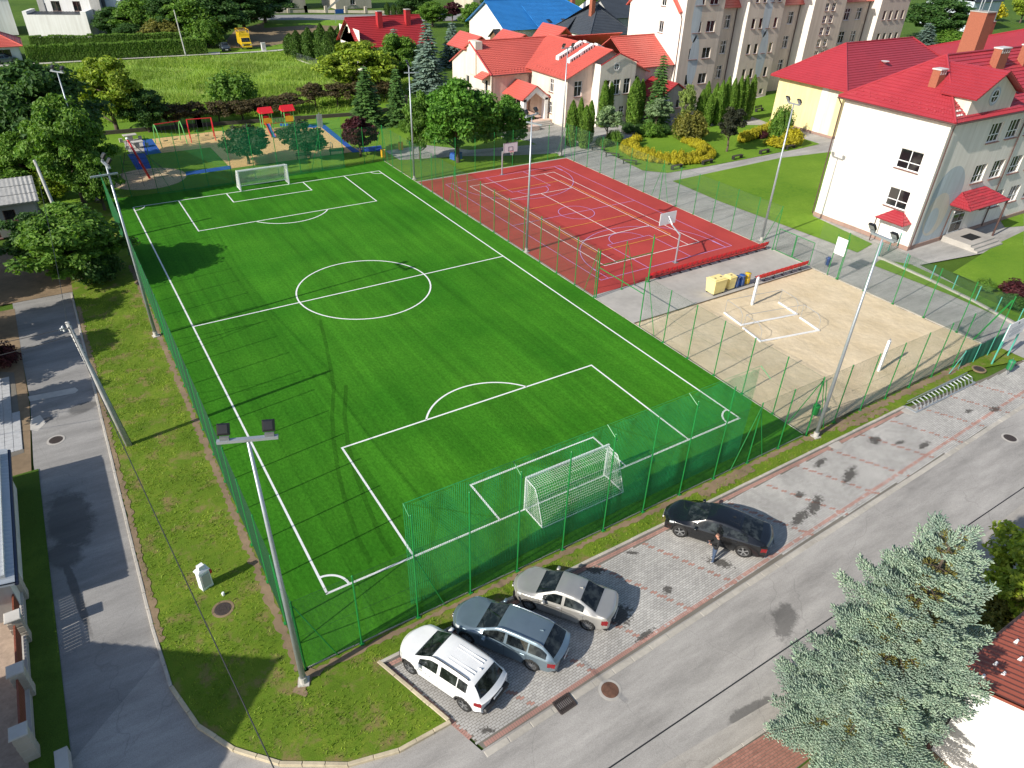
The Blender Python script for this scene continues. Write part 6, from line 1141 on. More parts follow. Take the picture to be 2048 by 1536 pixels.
def shrub(key, leaf, seed=1, n=5000, sz=0.09, flat=0.8, lump=0.22):
    """rounded bush of unit radius-ish: height 1, radius 0.6"""
    rng = np.random.default_rng(seed); v = unit(n, rng); v[:, 2] = np.abs(v[:, 2])*rng.choice([1, 1, 1, -0.5], n); t = np.arctan2(v[:, 1], v[:, 0]); k = rng.uniform(0.55, 1.05, n)*(1+lump*np.sin(4*t+seed)*np.cos(3*v[:, 2]+seed)+lump*0.6*np.sin(9*t+5*v[:, 2])); P = v*k[:, None]*np.array([0.58, 0.58, 0.62]); P[:, 2] += 0.36; P[:, 2] = np.maximum(P[:, 2], 0.01)
    V, F = leaf_cards(P, v+np.array([0, 0, 0.3]), sz, rng); cm = np_mesh('foliage', V, F, M[leaf]); q = MB()
    for i in range(4): a = i*1.7; q.tube((0, 0, -0.02), (0.2*math.cos(a), 0.2*math.sin(a), 0.5), 0.03, 0.012, 5)
    proto[key] = (q.mesh('stem', M['bark']), cm)
vr = random.Random(11)
def plant(key, name, x, y, h, w, label, cat='tree', group=None, z=0.0, ref=None):
    """w: crown diameter in metres; ref: prototype crown diameter per unit height"""
    tm, cm = proto[key]; root = empty(name, (x, y, z), label, cat, group); ref = REF[key]; sx = w/ref; a = vr.uniform(0, 6.28)
    for me, nm in ((tm, tm.name.split('.')[0]), (cm, cm.name.split('.')[0])):
        o = link_mesh(nm, me, root); o.scale = (sx, sx, h); o.rotation_euler = (0, 0, a)
    return root
def plant_px(key, name, bx, by, tx, ty, wpx, label, cat='tree', group=None, hmax=30, depth=None):
    b = G(bx, by); h = min(HT(b, ty), hmax); c = (b[0], b[1], h*0.6); w_ = wpx*MPP(c); return plant(key, name, b[0], b[1], h, w_, label, cat, group)
deciduous('maple', 'leaf_maple', seed=3, clumps=120, per=230, size=0.043, hb=0.12, rad=0.42); deciduous('broad', 'leaf_mid', seed=5, clumps=95, per=230, size=0.043, hb=0.12); deciduous('broad2', 'leaf_dark', seed=8, clumps=95, per=230, size=0.043, hb=0.08); deciduous('walnut', 'leaf_yellow', seed=4, clumps=80, per=210, size=0.05, hb=0.12); deciduous('plum', 'leaf_plum', seed=6, clumps=38, per=100, size=0.07, hb=0.3, rad=0.55); deciduous('purple', 'leaf_purple', seed=2, clumps=60, per=120, size=0.07, hb=0.14); deciduous('ash', 'leaf_teal', seed=9, clumps=60, per=110, size=0.075, hb=0.16, rad=0.45, clr=0.28); deciduous('silver', 'leaf_silver', seed=12, clumps=50, per=100, size=0.06, hb=0.28, rad=0.36); deciduous('blackleaf', 'leaf_black', seed=14, clumps=55, per=100, size=0.06, hb=0.3, rad=0.32); deciduous('willow', 'leaf_willow', seed=15, clumps=70, per=120, size=0.05, hb=0.12, rad=0.36)
conifer('spruce', 'needle_green', seed=2, levels=26, rad=0.25, per=34, sz=0.055, nb=11); conifer('spruce_blue', 'needle_blue', seed=3, levels=26, rad=0.24, per=34, sz=0.055, nb=11); columnar('thuja', 'thuja', 1); columnar('thuja2', 'thuja', 7, rad=0.13, tip=0.6); columnar('thuja_d', 'thuja_dark', 4, rad=0.15, tip=0.55); shrub('bush', 'leaf_mid', 1); shrub('bush_d', 'leaf_dark', 2); shrub('bush_gold', 'leaf_gold', 3, n=2600, sz=0.14); shrub('bush_plum', 'leaf_purple', 4, n=2500, sz=0.13); shrub('bush_olive', 'leaf_olive', 5); shrub('bush_y', 'leaf_yellow', 6)
REF = {k: 0.84 for k in proto}; REF.update(spruce=0.50, spruce_blue=0.48, thuja=0.21, thuja2=0.27, thuja_d=0.31, plum=1.1, ash=0.9, silver=0.72, blackleaf=0.64, willow=0.72)
for k in ('bush', 'bush_d', 'bush_gold', 'bush_plum', 'bush_olive', 'bush_y'): REF[k] = 1.2
# --- trees on the left of the pitch
plant_px('broad2', 'broadleaf_tree', 120, 350, 90, 105, 215, 'dark broad tree at the left, behind the far left floodlight mast'); plant_px('broad', 'broadleaf_tree', 168, 405, 130, 178, 158, 'mid green tree beside the left pitch fence near the far corner'); plant_px('walnut', 'walnut_tree', 235, 262, 190, 104, 135, 'light yellow-green tree in front of the long clipped hedge'); plant_px('broad2', 'broadleaf_tree', 300, 264, 318, 172, 88, 'small dark tree left of the swings behind the playground'); plant_px('broad', 'broadleaf_tree', 165, 560, 130, 405, 205, 'bushy tree at the end of the lane in front of the shed', hmax=8); plant_px('bush_d', 'garden_bush', 200, 560, 195, 500, 90, 'dark undergrowth below the bushy lane tree', 'shrub'); plant_px('broad2', 'broadleaf_tree', 100, 545, 90, 420, 130, 'low dark tree beside the old shed wall', hmax=7); plant_px('broad2', 'broadleaf_tree', 30, 330, 20, 200, 110, 'dark tree at the left edge above the shed'); plant_px('broad', 'broadleaf_tree', 60, 385, 45, 260, 130, 'rounded green tree at the left edge just above the shed roof'); plant_px('bush_y', 'meadow_bush', 95, 395, 95, 345, 90, 'pale bush below the left trees', 'shrub'); plant_px('broad', 'broadleaf_tree', 210, 420, 200, 300, 80, 'slim green tree leaning over the left fence'); plant_px('bush_d', 'garden_bush', 15, 265, 10, 215, 70, 'dark bush at the left edge in the meadow', 'shrub')
plant(*('broad2', 'broadleaf_tree', -13.6, 27.0, 5.5, 4.6, 'dark garden tree left of the lane beyond the driveway')); plant('broad2', 'broadleaf_tree', -14.0, 32.5, 6.5, 5.0, 'second dark garden tree left of the lane below the shed yard'); plant('broad', 'broadleaf_tree', -13.8, 21.6, 4.8, 3.6, 'garden tree left of the lane beside the paved driveway'); plant('broad2', 'broadleaf_tree', -15.8, 40.0, 7.5, 6.0, 'added unseen tree beyond the left edge to shade the shed yard'); plant('broad2', 'broadleaf_tree', -16.5, 45.5, 8.0, 6.0, 'added unseen tall tree beyond the left edge to shade beside the shed'); plant('bush_plum', 'garden_bush', -11.0, 27.5, 1.4, 1.5, 'dark red bush at the left edge of the lane', 'shrub')  # two trees beyond the left edge are unseen, added to cast shade
plant_px('bush', 'meadow_bush', 470, 214, 466, 146, 92, 'round green bush standing alone at the meadow edge', 'shrub')
for i, (bx, by, w_) in enumerate(((352, 256, 70), (396, 250, 66), (440, 246, 72), (486, 240, 78), (532, 233, 72), (584, 222, 82), (632, 214, 66), (676, 212, 74), (722, 204, 70), (770, 200, 60))):
    o = ('first', 'second', 'third', 'fourth', 'fifth', 'sixth', 'seventh', 'eighth', 'ninth', 'tenth')[i]; plant_px('plum', 'plum_tree', bx, by, bx, by-50+(i*37 % 17), w_*0.95, o+' dark plum tree from the left in the row behind the playground', 'tree', 'plum trees behind the playground')
plant_px('ash', 'playground_tree', 497, 328, 497, 246, 100, 'bluish green tree behind the net left of the slide tower'); plant_px('ash', 'playground_tree', 612, 318, 606, 238, 86, 'bluish green tree behind the net above the playground benches'); plant_px('purple', 'purple_tree', 721, 312, 722, 230, 70, 'small purple-leaved tree at the right corner of the playground')
plant_px('spruce', 'spruce_tree', 737, 249, 731, 126, 78, 'left green spruce of the pair beside the playground'); plant_px('spruce', 'spruce_tree', 797, 250, 792, 130, 60, 'right green spruce of the pair beside the playground'); plant_px('spruce_blue', 'blue_spruce', 858, 196, 854, 36, 86, 'largest blue spruce left of the kindergarten'); plant_px('spruce_blue', 'blue_spruce', 793, 150, 788, 52, 56, 'slim blue spruce behind the yellow-green walnut'); plant_px('spruce_blue', 'blue_spruce', 905, 130, 898, 40, 60, 'blue spruce just left of the kindergarten roof')
plant_px('walnut', 'walnut_tree', 716, 192, 728, 76, 140, 'large yellow-green walnut in front of the gabled house'); plant_px('broad', 'broadleaf_tree', 800, 178, 806, 60, 100, 'green tree between walnut and blue spruces'); plant_px('maple', 'maple_tree', 916, 324, 905, 152, 152, 'big dense maple in front of the kindergarten'); plant_px('broad', 'broadleaf_tree', 840, 320, 836, 172, 62, 'slender tree beside the floodlight mast left of the big maple'); plant_px('maple', 'maple_tree', 1014, 302, 1010, 190, 88, 'smaller maple right of the big maple in front of the white porch')
# --- far background trees
for i, (bx, by, ty, w_, k, lab) in enumerate(((240, 75, 10, 90, 'broad2', 'dark tree right beside the modern white house'), (290, 78, -10, 100, 'broad', 'broad tree behind the clipped hedge, left part of the wood'), (345, 80, -15, 100, 'broad2', 'dark tree behind the hedge left of the far pole'), (395, 82, -20, 110, 'broad', 'mid green tree behind the hedge right of the far pole'), (440, 82, -20, 110, 'broad2', 'dark tree above the parked dark car'), (490, 60, -30, 120, 'broad2', 'dark tree behind the yellow van'), (530, 45, -30, 110, 'broad2', 'dark tree at the right end of the wood'), (415, 92, 40, 70, 'bush', 'bushy tree at the hedge end by the parked car'), (265, 88, 45, 70, 'broad2', 'low tree at the corner of the modern house'), (330, 88, 40, 80, 'bush_olive', 'brownish thicket behind the clipped hedge'), (830, 30, -25, 70, 'broad2', 'dark tree above the gabled house roof'), (865, 52, 0, 68, 'broad', 'round green tree right of the gabled house'), (905, 42, 2, 40, 'purple', 'small dark purple tree at the top between spruces'), (945, 68, 0, 52, 'broad', 'green tree left of the blue roofed house'), (1185, 16, -15, 50, 'broad', 'green tree behind the blue roof'), (985, 20, -20, 60, 'broad2', 'dark tree behind the blue roofed annex'), (1090, 8, -30, 70, 'broad2', 'dark tree at the top above the blue roof'))):
    plant_px(k, 'background_tree', bx, by, bx, ty, w_, lab, 'tree', 'background trees', 26)
plant_px('willow', 'birch_tree', 1058, 80, 1053, 0, 62, 'weeping birch in front of the blue roofed house'); plant_px('bush', 'garden_bush', 1098, 82, 1100, 46, 46, 'green bush right of the weeping birch', 'shrub')
plant_px('broad2', 'hornbeam_tree', 1870, 78, 1862, -10, 125, 'large dark dense tree right of the tall school'); plant_px('spruce_blue', 'blue_spruce', 1838, 118, 1830, 42, 70, 'blue spruce between gym hall and tall school'); plant_px('bush', 'garden_bush', 1900, 88, 1900, 62, 60, 'green bushes below the dense tree at upper right', 'shrub'); plant_px('bush_d', 'garden_bush', 1840, 120, 1840, 98, 55, 'dark bush behind the gym roof', 'shrub'); plant_px('bush_gold', 'golden_shrub', 1975, 40, 1975, 2, 50, 'golden shrub behind the tall brick stack', 'shrub'); plant_px('walnut', 'walnut_tree', 2040, 45, 2040, -25, 50, 'yellow-green tree at the upper right corner')
for i, (bx, by, ty) in enumerate(((583, 112, 66), (598, 118, 60), (612, 110, 64), (622, 122, 54), (636, 112, 60), (648, 128, 46), (660, 132, 62), (668, 120, 52), (684, 110, 50), (676, 128, 78))):
    o = ('first', 'second', 'third', 'fourth', 'fifth', 'sixth', 'seventh', 'eighth', 'ninth', 'tenth')[i]; plant_px('thuja_d', 'thuja', bx, by, bx, ty, 27, o+' dark thuja from the left in the clump beside the gabled house', 'tree', 'thujas beside the gabled house')
for i, x in enumerate((775, 788, 800, 812, 822)): plant_px('thuja_d', 'thuja', x, 30, x, 4+4*(i % 2), 11, ('first', 'second', 'third', 'fourth', 'fifth')[i]+' conical thuja from the left behind the far road', 'tree', 'conical thujas by the far road')
# --- clipped hedges
def hedge(name, p0, p1, h, w, n, label, key='thuja'):
    root = empty(name, (*p0, 0), label, 'hedge'); rng = np.random.default_rng(5); me = []
    for s in range(2):
        m = 1500; u = rng.uniform(-0.5, 0.5, (m, 3)); f = rng.integers(0, 5, m); u[f == 0, 0] = -0.5; u[f == 1, 0] = 0.5; u[f == 2, 1] = -0.5; u[f == 3, 1] = 0.5; u[f == 4, 2] = 0.5; u[:, :2] += rng.normal(0, 0.02, (m, 2)); u[:, :2] *= (1-0.25*np.maximum(0, u[:, 2:3]))*(1-0.10*np.abs(u[:, 1:2])); V, F = leaf_cards(u+np.array([0, 0, 0.5]), u*1.4, 0.14, rng); me.append(np_mesh('thuja_segment', V, F, M['thuja']))
    a = Vector((*p0, 0)); d = Vector((*p1, 0))-a; ang = math.atan2(d.y, d.x)
    for i in range(n): o = link_mesh('thuja_segment', me[i % 2], root); o.location = d*((i+0.5)/n); o.scale = (d.length/n*1.06, w, h*vr.uniform(0.95, 1.05)); o.rotation_euler = (0, 0, ang)
a = G(57, 125); b = G(415, 106); hedge('clipped_hedge', (a[0], a[1]), (b[0], b[1]), 2.6, 1.6, 30, 'front clipped thuja hedge along the far lane'); a = G(66, 104); b = G(408, 92); hedge('clipped_hedge', (a[0], a[1]), (b[0], b[1]), 2.6, 1.5, 28, 'rear clipped thuja hedge below the modern white house')
a = G(930, 72); b = G(1010, 72); hedge('garden_hedge', (a[0], a[1]), (b[0], b[1]), 1.2, 1.2, 10, 'low garden hedge behind the kindergarten roof'); 
# --- school garden
T = [(1141, 292, 200, 21), (1157, 282, 195, 15), (1167, 296, 210, 20), (1177, 284, 200, 16), (1203, 254, 160, 16), (1214, 250, 158, 15), (1264, 250, 154, 26), (1276, 247, 158, 16)]
nm = ['tall dark green columnar thuja nearest the red court corner', 'second slim columnar thuja in the clump at the court corner', 'frontmost columnar thuja in the clump at the court corner', 'rear right columnar thuja in the clump at the court corner', 'left thuja of the slim pair against the kindergarten gable', 'right thuja of the slim pair against the kindergarten gable', 'broad columnar thuja at the right corner of the kindergarten', 'narrow thuja just right of the broad one at the kindergarten corner']
for (bx, by, ty, w_), l in zip(T, nm): plant_px('thuja', 'columnar_thuja', bx, by, bx, ty, w_*1.1, l, 'tree', 'columnar thujas in the school garden')
for i, (bx, by, ty) in enumerate(((1396, 250, 178), (1405, 244, 162), (1413, 253, 187), (1422, 246, 165), (1432, 250, 160), (1443, 247, 152), (1455, 248, 156), (1467, 246, 152), (1478, 244, 150), (1493, 240, 149))):
    o = ('first', 'second', 'third', 'fourth', 'fifth', 'sixth', 'seventh', 'eighth', 'ninth', 'tenth')[i]; plant_px('thuja', 'columnar_thuja', bx, by, bx+6, ty, 17, o+' columnar thuja from the left in the row before the tall school', 'tree', 'thuja row before the tall school')
plant_px('spruce', 'spruce_tree', 1310, 250, 1316, 102, 62, 'tall garden spruce between kindergarten and link door'); plant_px('silver', 'round_tree', 1213, 282, 1213, 209, 52, 'silvery round garden tree near the court corner thujas'); plant_px('silver', 'round_tree', 1311, 256, 1312, 194, 54, 'silvery round garden tree in front of the spruce'); plant_px('blackleaf', 'dark_leaved_tree', 1453, 303, 1468, 212, 52, 'small dark-leaved tree on the ring lawn'); plant_px('willow', 'weeping_larch', 1367, 253, 1378, 163, 34, 'narrow weeping larch right of the link door')
for (k, bx, by, ty, w_, l) in (('bush_olive', 1377, 280, 224, 66, 'dark pine bush at the edge of the ring lawn'), ('bush_d', 1255, 266, 246, 26, 'clipped dark bush left of the round trees'), ('bush_d', 1277, 268, 248, 24, 'clipped dark bush between the round trees'), ('bush', 1228, 287, 262, 34, 'light green bush below the left silvery tree'), ('bush', 1302, 272, 248, 46, 'green bush below the right silvery tree'), ('bush_d', 1328, 268, 250, 30, 'dark bush right of the right silvery tree'), ('bush_y', 1354, 272, 236, 18, 'yellow-green upright bush beside the pine bush'), ('bush', 1205, 292, 275, 30, 'low bush at the corner of the ring lawn'), ('bush', 1558, 275, 215, 44, 'leafy bush behind the golden bed near the gym'), ('bush_gold', 1582, 290, 258, 40, 'golden bush right of the leafy bush near the gym'), ('bush_plum', 1520, 275, 262, 30, 'dark red low bush beside the golden hedge'), ('bush_gold', 1555, 292, 276, 50, 'golden edging bush in front of the leafy bush'), ('bush', 1968, 580, 560, 34, 'green bush behind the low fence at right'), ('bush_plum', 2030, 592, 566, 60, 'dark purple bush at the right edge behind the low fence'), ('bush_y', 2018, 578, 562, 26, 'pale yellow-green bush beside the purple bush'), ('bush_d', 2020, 612, 592, 50, 'spreading dark bush behind the fence corner')):
    plant_px(k, 'garden_bush', bx, by, bx, ty, w_, l, 'shrub', 'garden bushes')
# golden ring hedge on the lawn, bush by bush
root = empty('ring_hedge', G(1327, 305), 'golden yellow horseshoe hedge on the lawn before the thuja row', 'hedge'); c = Vector((61.2, 45.4, 0)); tm, cm = proto['bush_gold']
for (R_, n, h, a0, a1, sc_) in ((5.35, 34, 0.75, 100, 378, 0.95), (4.4, 24, 1.15, 125, 355, 0.8)):
    for i in range(n):
        t = math.radians(a0+(a1-a0)*i/(n-1)); k = R_*(1+0.16*math.cos(t-math.radians(223))); p = Vector((c[0]+k*math.cos(t), c[1]+k*math.sin(t), 0)); o = link_mesh('bush', cm, root); o.location = p-org_of(root); s = sc_*vr.uniform(0.85, 1.1); o.scale = (s, s, h*vr.uniform(0.85, 1.2)); o.rotation_euler = (0, 0, vr.uniform(0, 6))
root = empty('golden_hedge', G(1500, 285), 'golden hedge strip between ring lawn and gym', 'hedge')
for (bx, by) in ((1482, 285), (1488, 284), (1494, 282), (1500, 280), (1506, 278), (1512, 275), (1518, 272), (1525, 268), (1532, 264), (1540, 261)): p = G(bx, by); o = link_mesh('bush', cm, root); o.location = p-org_of(root); o.scale = (1.0, 1.0, 1.3*vr.uniform(0.9, 1.1)); o.rotation_euler = (0, 0, vr.uniform(0, 6))
# --- lower right garden
plant('bush_olive', 'clipped_bush', 23.5, -16.0, 2.4, 2.4, 'rounded olive bush nearest the pavement at lower right', 'shrub'); plant('bush_olive', 'clipped_bush', 21.5, -16.2, 2.2, 2.3, 'rounded olive bush beside the foreground spruce', 'shrub'); plant('walnut', 'yellow_shrub_tree', 24.9, -16.2, 4.8, 4.2, 'yellow-green broadleaf shrub at the right edge by the pavement', 'shrub'); plant('bush_d', 'garden_bush', 25.2, -18.2, 2.6, 3.0, 'dark bush behind the yellow-green shrub', 'shrub'); plant('bush_y', 'garden_bush', 12.3, -16.2, 1.5, 1.0, 'small yellow-green shrub at the foot of the foreground spruce', 'shrub')
# --- the big pale spruce in the foreground
def big_spruce(x, y, H, R, label):
    """tiers of flat fronds: axis > side twigs > finger-like shoots; old olive needles inside"""
    rng = np.random.default_rng(21); root = empty('blue_spruce', (x, y, 0), label, 'tree'); S, Dd, O, OD = [], [], [], []; bm_ = MB(); z = 1.6; lev = 0; UP = np.array([0, 0, 1.0])
    def twig(base, td, ln, inner):
        m_ = max(3, int(ln/0.034)); q_ = np.linspace(0.06, 1.0, m_); P = base[None]+td[None]*(q_*ln)[:, None]; P[:, 2] -= 0.16*(q_*ln)**2; P += rng.normal(0, 0.008, P.shape); pr = np.cross(td, UP); pr /= np.linalg.norm(pr)+1e-9
        sg = np.where(np.arange(m_) % 3 == 2, 0.0, np.where(np.arange(m_) % 3 == 0, 1.0, -1.0)); DD = td[None]*rng.uniform(0.7, 1.0, m_)[:, None]+pr[None]*(sg*rng.uniform(0.55, 0.9, m_))[:, None]; DD[:, 2] += np.where(sg == 0, 0.75, 0.28)+rng.normal(0, 0.12, m_)
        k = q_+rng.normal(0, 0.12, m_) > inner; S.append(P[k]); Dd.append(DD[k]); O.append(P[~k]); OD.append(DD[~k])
    while z < H-0.25:
        f = (z-0.4)/(H-0.4); Rz = R*(1-f)**0.62*(0.8+0.2*min(1, f/0.25))+0.10; n = int(12.5-4*f) if f < 0.92 else 5
        for k in range(n):
            t = 2*math.pi*(k+rng.uniform(-.25, .25))/n+lev*1.1; L = Rz*rng.uniform(0.66, 1.22); d = np.array([math.cos(t), math.sin(t), 0]); lat = np.array([-d[1], d[0], 0]); z0 = z+rng.uniform(-.22, .22); tilt = 0.62*f-0.42
            ax = lambda s: d*(s*L)+np.array([0, 0, z0+L*(tilt*s+0.20*s**3)])
            bm_.tube(ax(0.0), ax(0.55), 0.02*L/2+0.008, 0.008, 5); st = np.arange(max(0.12, 0.24*L), L, 0.088)
            for s_ in st:
                for sg in (-1, 1):
                    ln = min(0.80, 0.40*(L-s_)+0.15)*rng.uniform(0.8, 1.12); a = rng.uniform(0.72, 0.98); td = d*math.cos(a)+lat*(sg*math.sin(a))+UP*(tilt*0.6+0.5*(s_/L)**2*0.4-0.06+rng.normal(0, 0.05)); twig(ax(s_/L), td/np.linalg.norm(td), ln, 0.9-1.7*(s_/L) if s_/L < 0.5 else -1)
            e = ax(0.985)-ax(0.93); twig(ax(0.45), (ax(1.0)-ax(0.45))/np.linalg.norm(ax(1.0)-ax(0.45)), 0.55*L, 0.1); twig(ax(0.94), e/np.linalg.norm(e), 0.16, -1)
        z += 0.72-0.34*f; lev += 1
    for k in range(6): t = k*1.05; twig(np.array([0, 0, H-0.55]), np.array([0.35*math.cos(t), 0.35*math.sin(t), 0.9]), 0.42, -1)
    twig(np.array([0, 0, H-0.5]), np.array([0.02, 0.0, 1.0]), 0.6, -1)
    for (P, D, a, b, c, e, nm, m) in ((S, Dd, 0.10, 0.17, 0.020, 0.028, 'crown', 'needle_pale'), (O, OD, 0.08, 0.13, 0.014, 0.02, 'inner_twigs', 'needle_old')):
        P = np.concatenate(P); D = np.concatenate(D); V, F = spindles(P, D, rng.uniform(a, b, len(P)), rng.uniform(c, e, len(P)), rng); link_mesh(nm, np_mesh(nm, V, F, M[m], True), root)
    link_mesh('branches', bm_.mesh('branches', M['bark']), root); q = MB(); q.tube((0, 0, -0.1), (0, 0, H*0.97), 0.20, 0.02, 10); q.build('trunk', M['bark'], root, local=True, smooth=True)
big_spruce(13.1, -16.1, 11.1, 3.3, 'large pale blue spruce in the lower right foreground beside the road')
# --- grass blades
def blades(name, poly, n, h, w_, m, z, label, seed, mask=None, spread=0.5):
    rng = np.random.default_rng(seed); P_ = np.array([p[:2] for p in poly]); lo, hi = P_.min(0), P_.max(0); C = rng.uniform(lo, hi, (int(n*1.6), 2)); C = C[inpoly(C, poly)]
    if mask is not None: C = C[mask(C)]
    C = C[:n]; k = len(C); t = rng.uniform(0, 2*math.pi, k); hh = h*rng.uniform(0.45, 1.4, k); d = np.stack([np.cos(t), np.sin(t)], 1)*w_*rng.uniform(0.6, 1.3, k)[:, None]; le = rng.normal(0, spread, (k, 2))*hh[:, None]; b3 = np.concatenate([C, np.full((k, 1), z)], 1); V = np.stack([np.concatenate([C-d, np.full((k, 1), z)], 1), np.concatenate([C+d, np.full((k, 1), z)], 1), np.concatenate([C+le, (z+hh)[:, None]], 1)], 1)
    o = link_mesh(name, np_mesh(name, V.reshape(-1, 3), np.arange(k*3).reshape(k, 3), M[m])); tag(o, label, 'grass', None, 'stuff'); return o
rngm = np.random.default_rng(99)
def patchy(C):
    v = np.sin(C[:, 0]*2.1+np.sin(C[:, 1]*1.3)*1.5)+np.sin(C[:, 1]*1.7+C[:, 0])+np.sin(C[:, 0]*5.3-C[:, 1]*4.1)*0.7+rngm.normal(0, 0.7, len(C)); k = v > -0.7
    return k & ~((C[:, 0] > -2.55) & (C[:, 1] > -2.9)) & ~(np.abs(C[:, 1]+3.4) < 0.12)
near_v = [(-6.5, 36), (-6.55, 2), (-6.4, -1.1), (-5.8, -3.2), (-4.9, -4.7), (-3.8, -5.95), (-1.85, -7.2), (-0.2, -7.65), (1.6, -7.68), (0.4, -4.15), (34.0, -4.15), (34, -3.5), (-2.0, -3.4), (-2.1, 36)]
blades('grass', near_v, 130000, 0.09, 0.018, 'blade', 0.0, 'short rough grass of the verge along the lane and car park', 31, patchy)
blades('dry_grass', near_v, 9000, 0.05, 0.016, 'blade_dry', 0.0, 'dry straw-coloured grass in the verge', 33, lambda C: ((C[:, 0] < -6.0) & (C[:, 1] > 0)) | (C[:, 0] > -2.6) & (C[:, 1] > -3) | (rngm.uniform(size=len(C)) < 0.10))
blades('meadow_grass', [(-28, 90), (10, 88), (30, 81.5), (50, 88), (50, 100), (43, 134), (10, 135.5), (-28, 136)], 70000, 0.55, 0.055, 'meadow_blade', 0.0, 'tall pale meadow grass beyond the playground', 35, lambda C: np.sin(C[:, 0]*0.35+np.sin(C[:, 1]*0.3)*2)+rngm.normal(0, 0.6, len(C)) > -0.6, 0.4)
# ------------------------------------------------------------------ cars
def paint(name, c, metal=0.0, rough=0.28, coat=0.8):
    m, nt, b = newmat(name); b.inputs['Base Color'].default_value = (*c, 1); vec = pos_vec(nt); nt.links.new(ramp(nt, noise(nt, vec, 1.5, 3.0), dk(c, 0.96), dk(c, 1.04)), b.inputs['Base Color']); b.inputs['Metallic'].default_value = metal; b.inputs['Roughness'].default_value = rough; b.inputs['Coat Weight'].default_value = coat; b.inputs['Coat Roughness'].default_value = 0.04
paint('paint_white', (0.78, 0.79, 0.79), 0.0, 0.35); paint('paint_greyblue', (0.21, 0.28, 0.33), 0.6, 0.32); paint('paint_silver', (0.52, 0.505, 0.47), 0.6, 0.32); paint('paint_black', (0.006, 0.007, 0.009), 0.0, 0.2); paint('paint_yellow', (0.78, 0.52, 0.02), 0.0, 0.4); paint('paint_dark', (0.06, 0.075, 0.09), 0.4, 0.35); paint('paint_teal', (0.06, 0.10, 0.11), 0.4, 0.35)
def car_glass():
    m, nt, b = newmat('car_glass'); vec = pos_vec(nt); nt.links.new(ramp(nt, noise(nt, vec, 3.0, 3.0), (0.006, 0.008, 0.009), (0.05, 0.06, 0.06), 0.45, 0.7), b.inputs['Base Color']); b.inputs['Roughness'].default_value = 0.03; b.inputs['IOR'].default_value = 1.5
car_glass(); mat('tyre', (0.018, 0.018, 0.018), 0.85, 0.2, 8); mat('rim', (0.45, 0.46, 0.47), 0.3, 0.1, 6, metal=0.8); mat('rim_dark', (0.10, 0.10, 0.105), 0.35, 0.1, 6, metal=0.6); mat('cladding', (0.03, 0.03, 0.032), 0.6, 0.1, 6); mat('tail_red', (0.22, 0.004, 0.008), 0.15, 0.15, 8, coat=0.6); mat('head_clear', (0.55, 0.58, 0.60), 0.08, 0.2, 12, coat=0.8); mat('chrome', (0.7, 0.7, 0.7), 0.12, 0.05, 5, metal=1.0)
def wheel_meshes(r, w_, spokes, rim_m):
    q = MB(); n = 28; prof = [(r*0.66, -w_/2), (r*0.93, -w_/2), (r, -w_/2+0.04), (r, w_/2-0.04), (r*0.93, w_/2), (r*0.66, w_/2)]; vs = []
    for (rr_, y) in prof:
        for i in range(n): t = 2*math.pi*i/n; vs.append((rr_*math.cos(t), y, rr_*math.sin(t)))
    q.add(vs, [(k*n+i, (k+1)*n+i, (k+1)*n+(i+1) % n, k*n+(i+1) % n) for k in range(len(prof)-1) for i in range(n)]); ty = q.mesh('tyre', M['tyre'], smooth=True)
    q = MB(); vs = []
    for (rr_, y) in ((r*0.69, w_/2-0.005), (r*0.63, w_/2-0.005), (r*0.60, w_/2-0.07)):
        for i in range(n): t = 2*math.pi*i/n; vs.append((rr_*math.cos(t), y, rr_*math.sin(t)))
    q.add(vs, [(k*n+i, (k+1)*n+i, (k+1)*n+(i+1) % n, k*n+(i+1) % n) for k in range(2) for i in range(n)])
    for i in range(spokes):
        for dt in ((-0.10, 0.10) if spokes <= 5 else (0,)):
            t = 2*math.pi*i/spokes; q.bar((0.03*math.cos(t), w_/2-0.03, 0.03*math.sin(t)), (r*0.64*math.cos(t+dt), w_/2-0.012, r*0.64*math.sin(t+dt)), 0.030 if spokes > 5 else 0.034, 0.03, up=(0, 1, 0))
    q.tube((0, w_/2-0.05, 0), (0, w_/2-0.005, 0), 0.06, n=10); rm = q.mesh('rim', M[rim_m])
    q = MB(); q.tube((0, w_/2-0.10, 0), (0, w_/2-0.085, 0), r*0.62, n=20); dk_ = q.mesh('brake_disc', M['lamp_black']); return ty, rm, dk_
def smoothstep(a, b, x): t = np.clip((x-a)/(b-a), 0, 1); return t*t*(3-2*t)
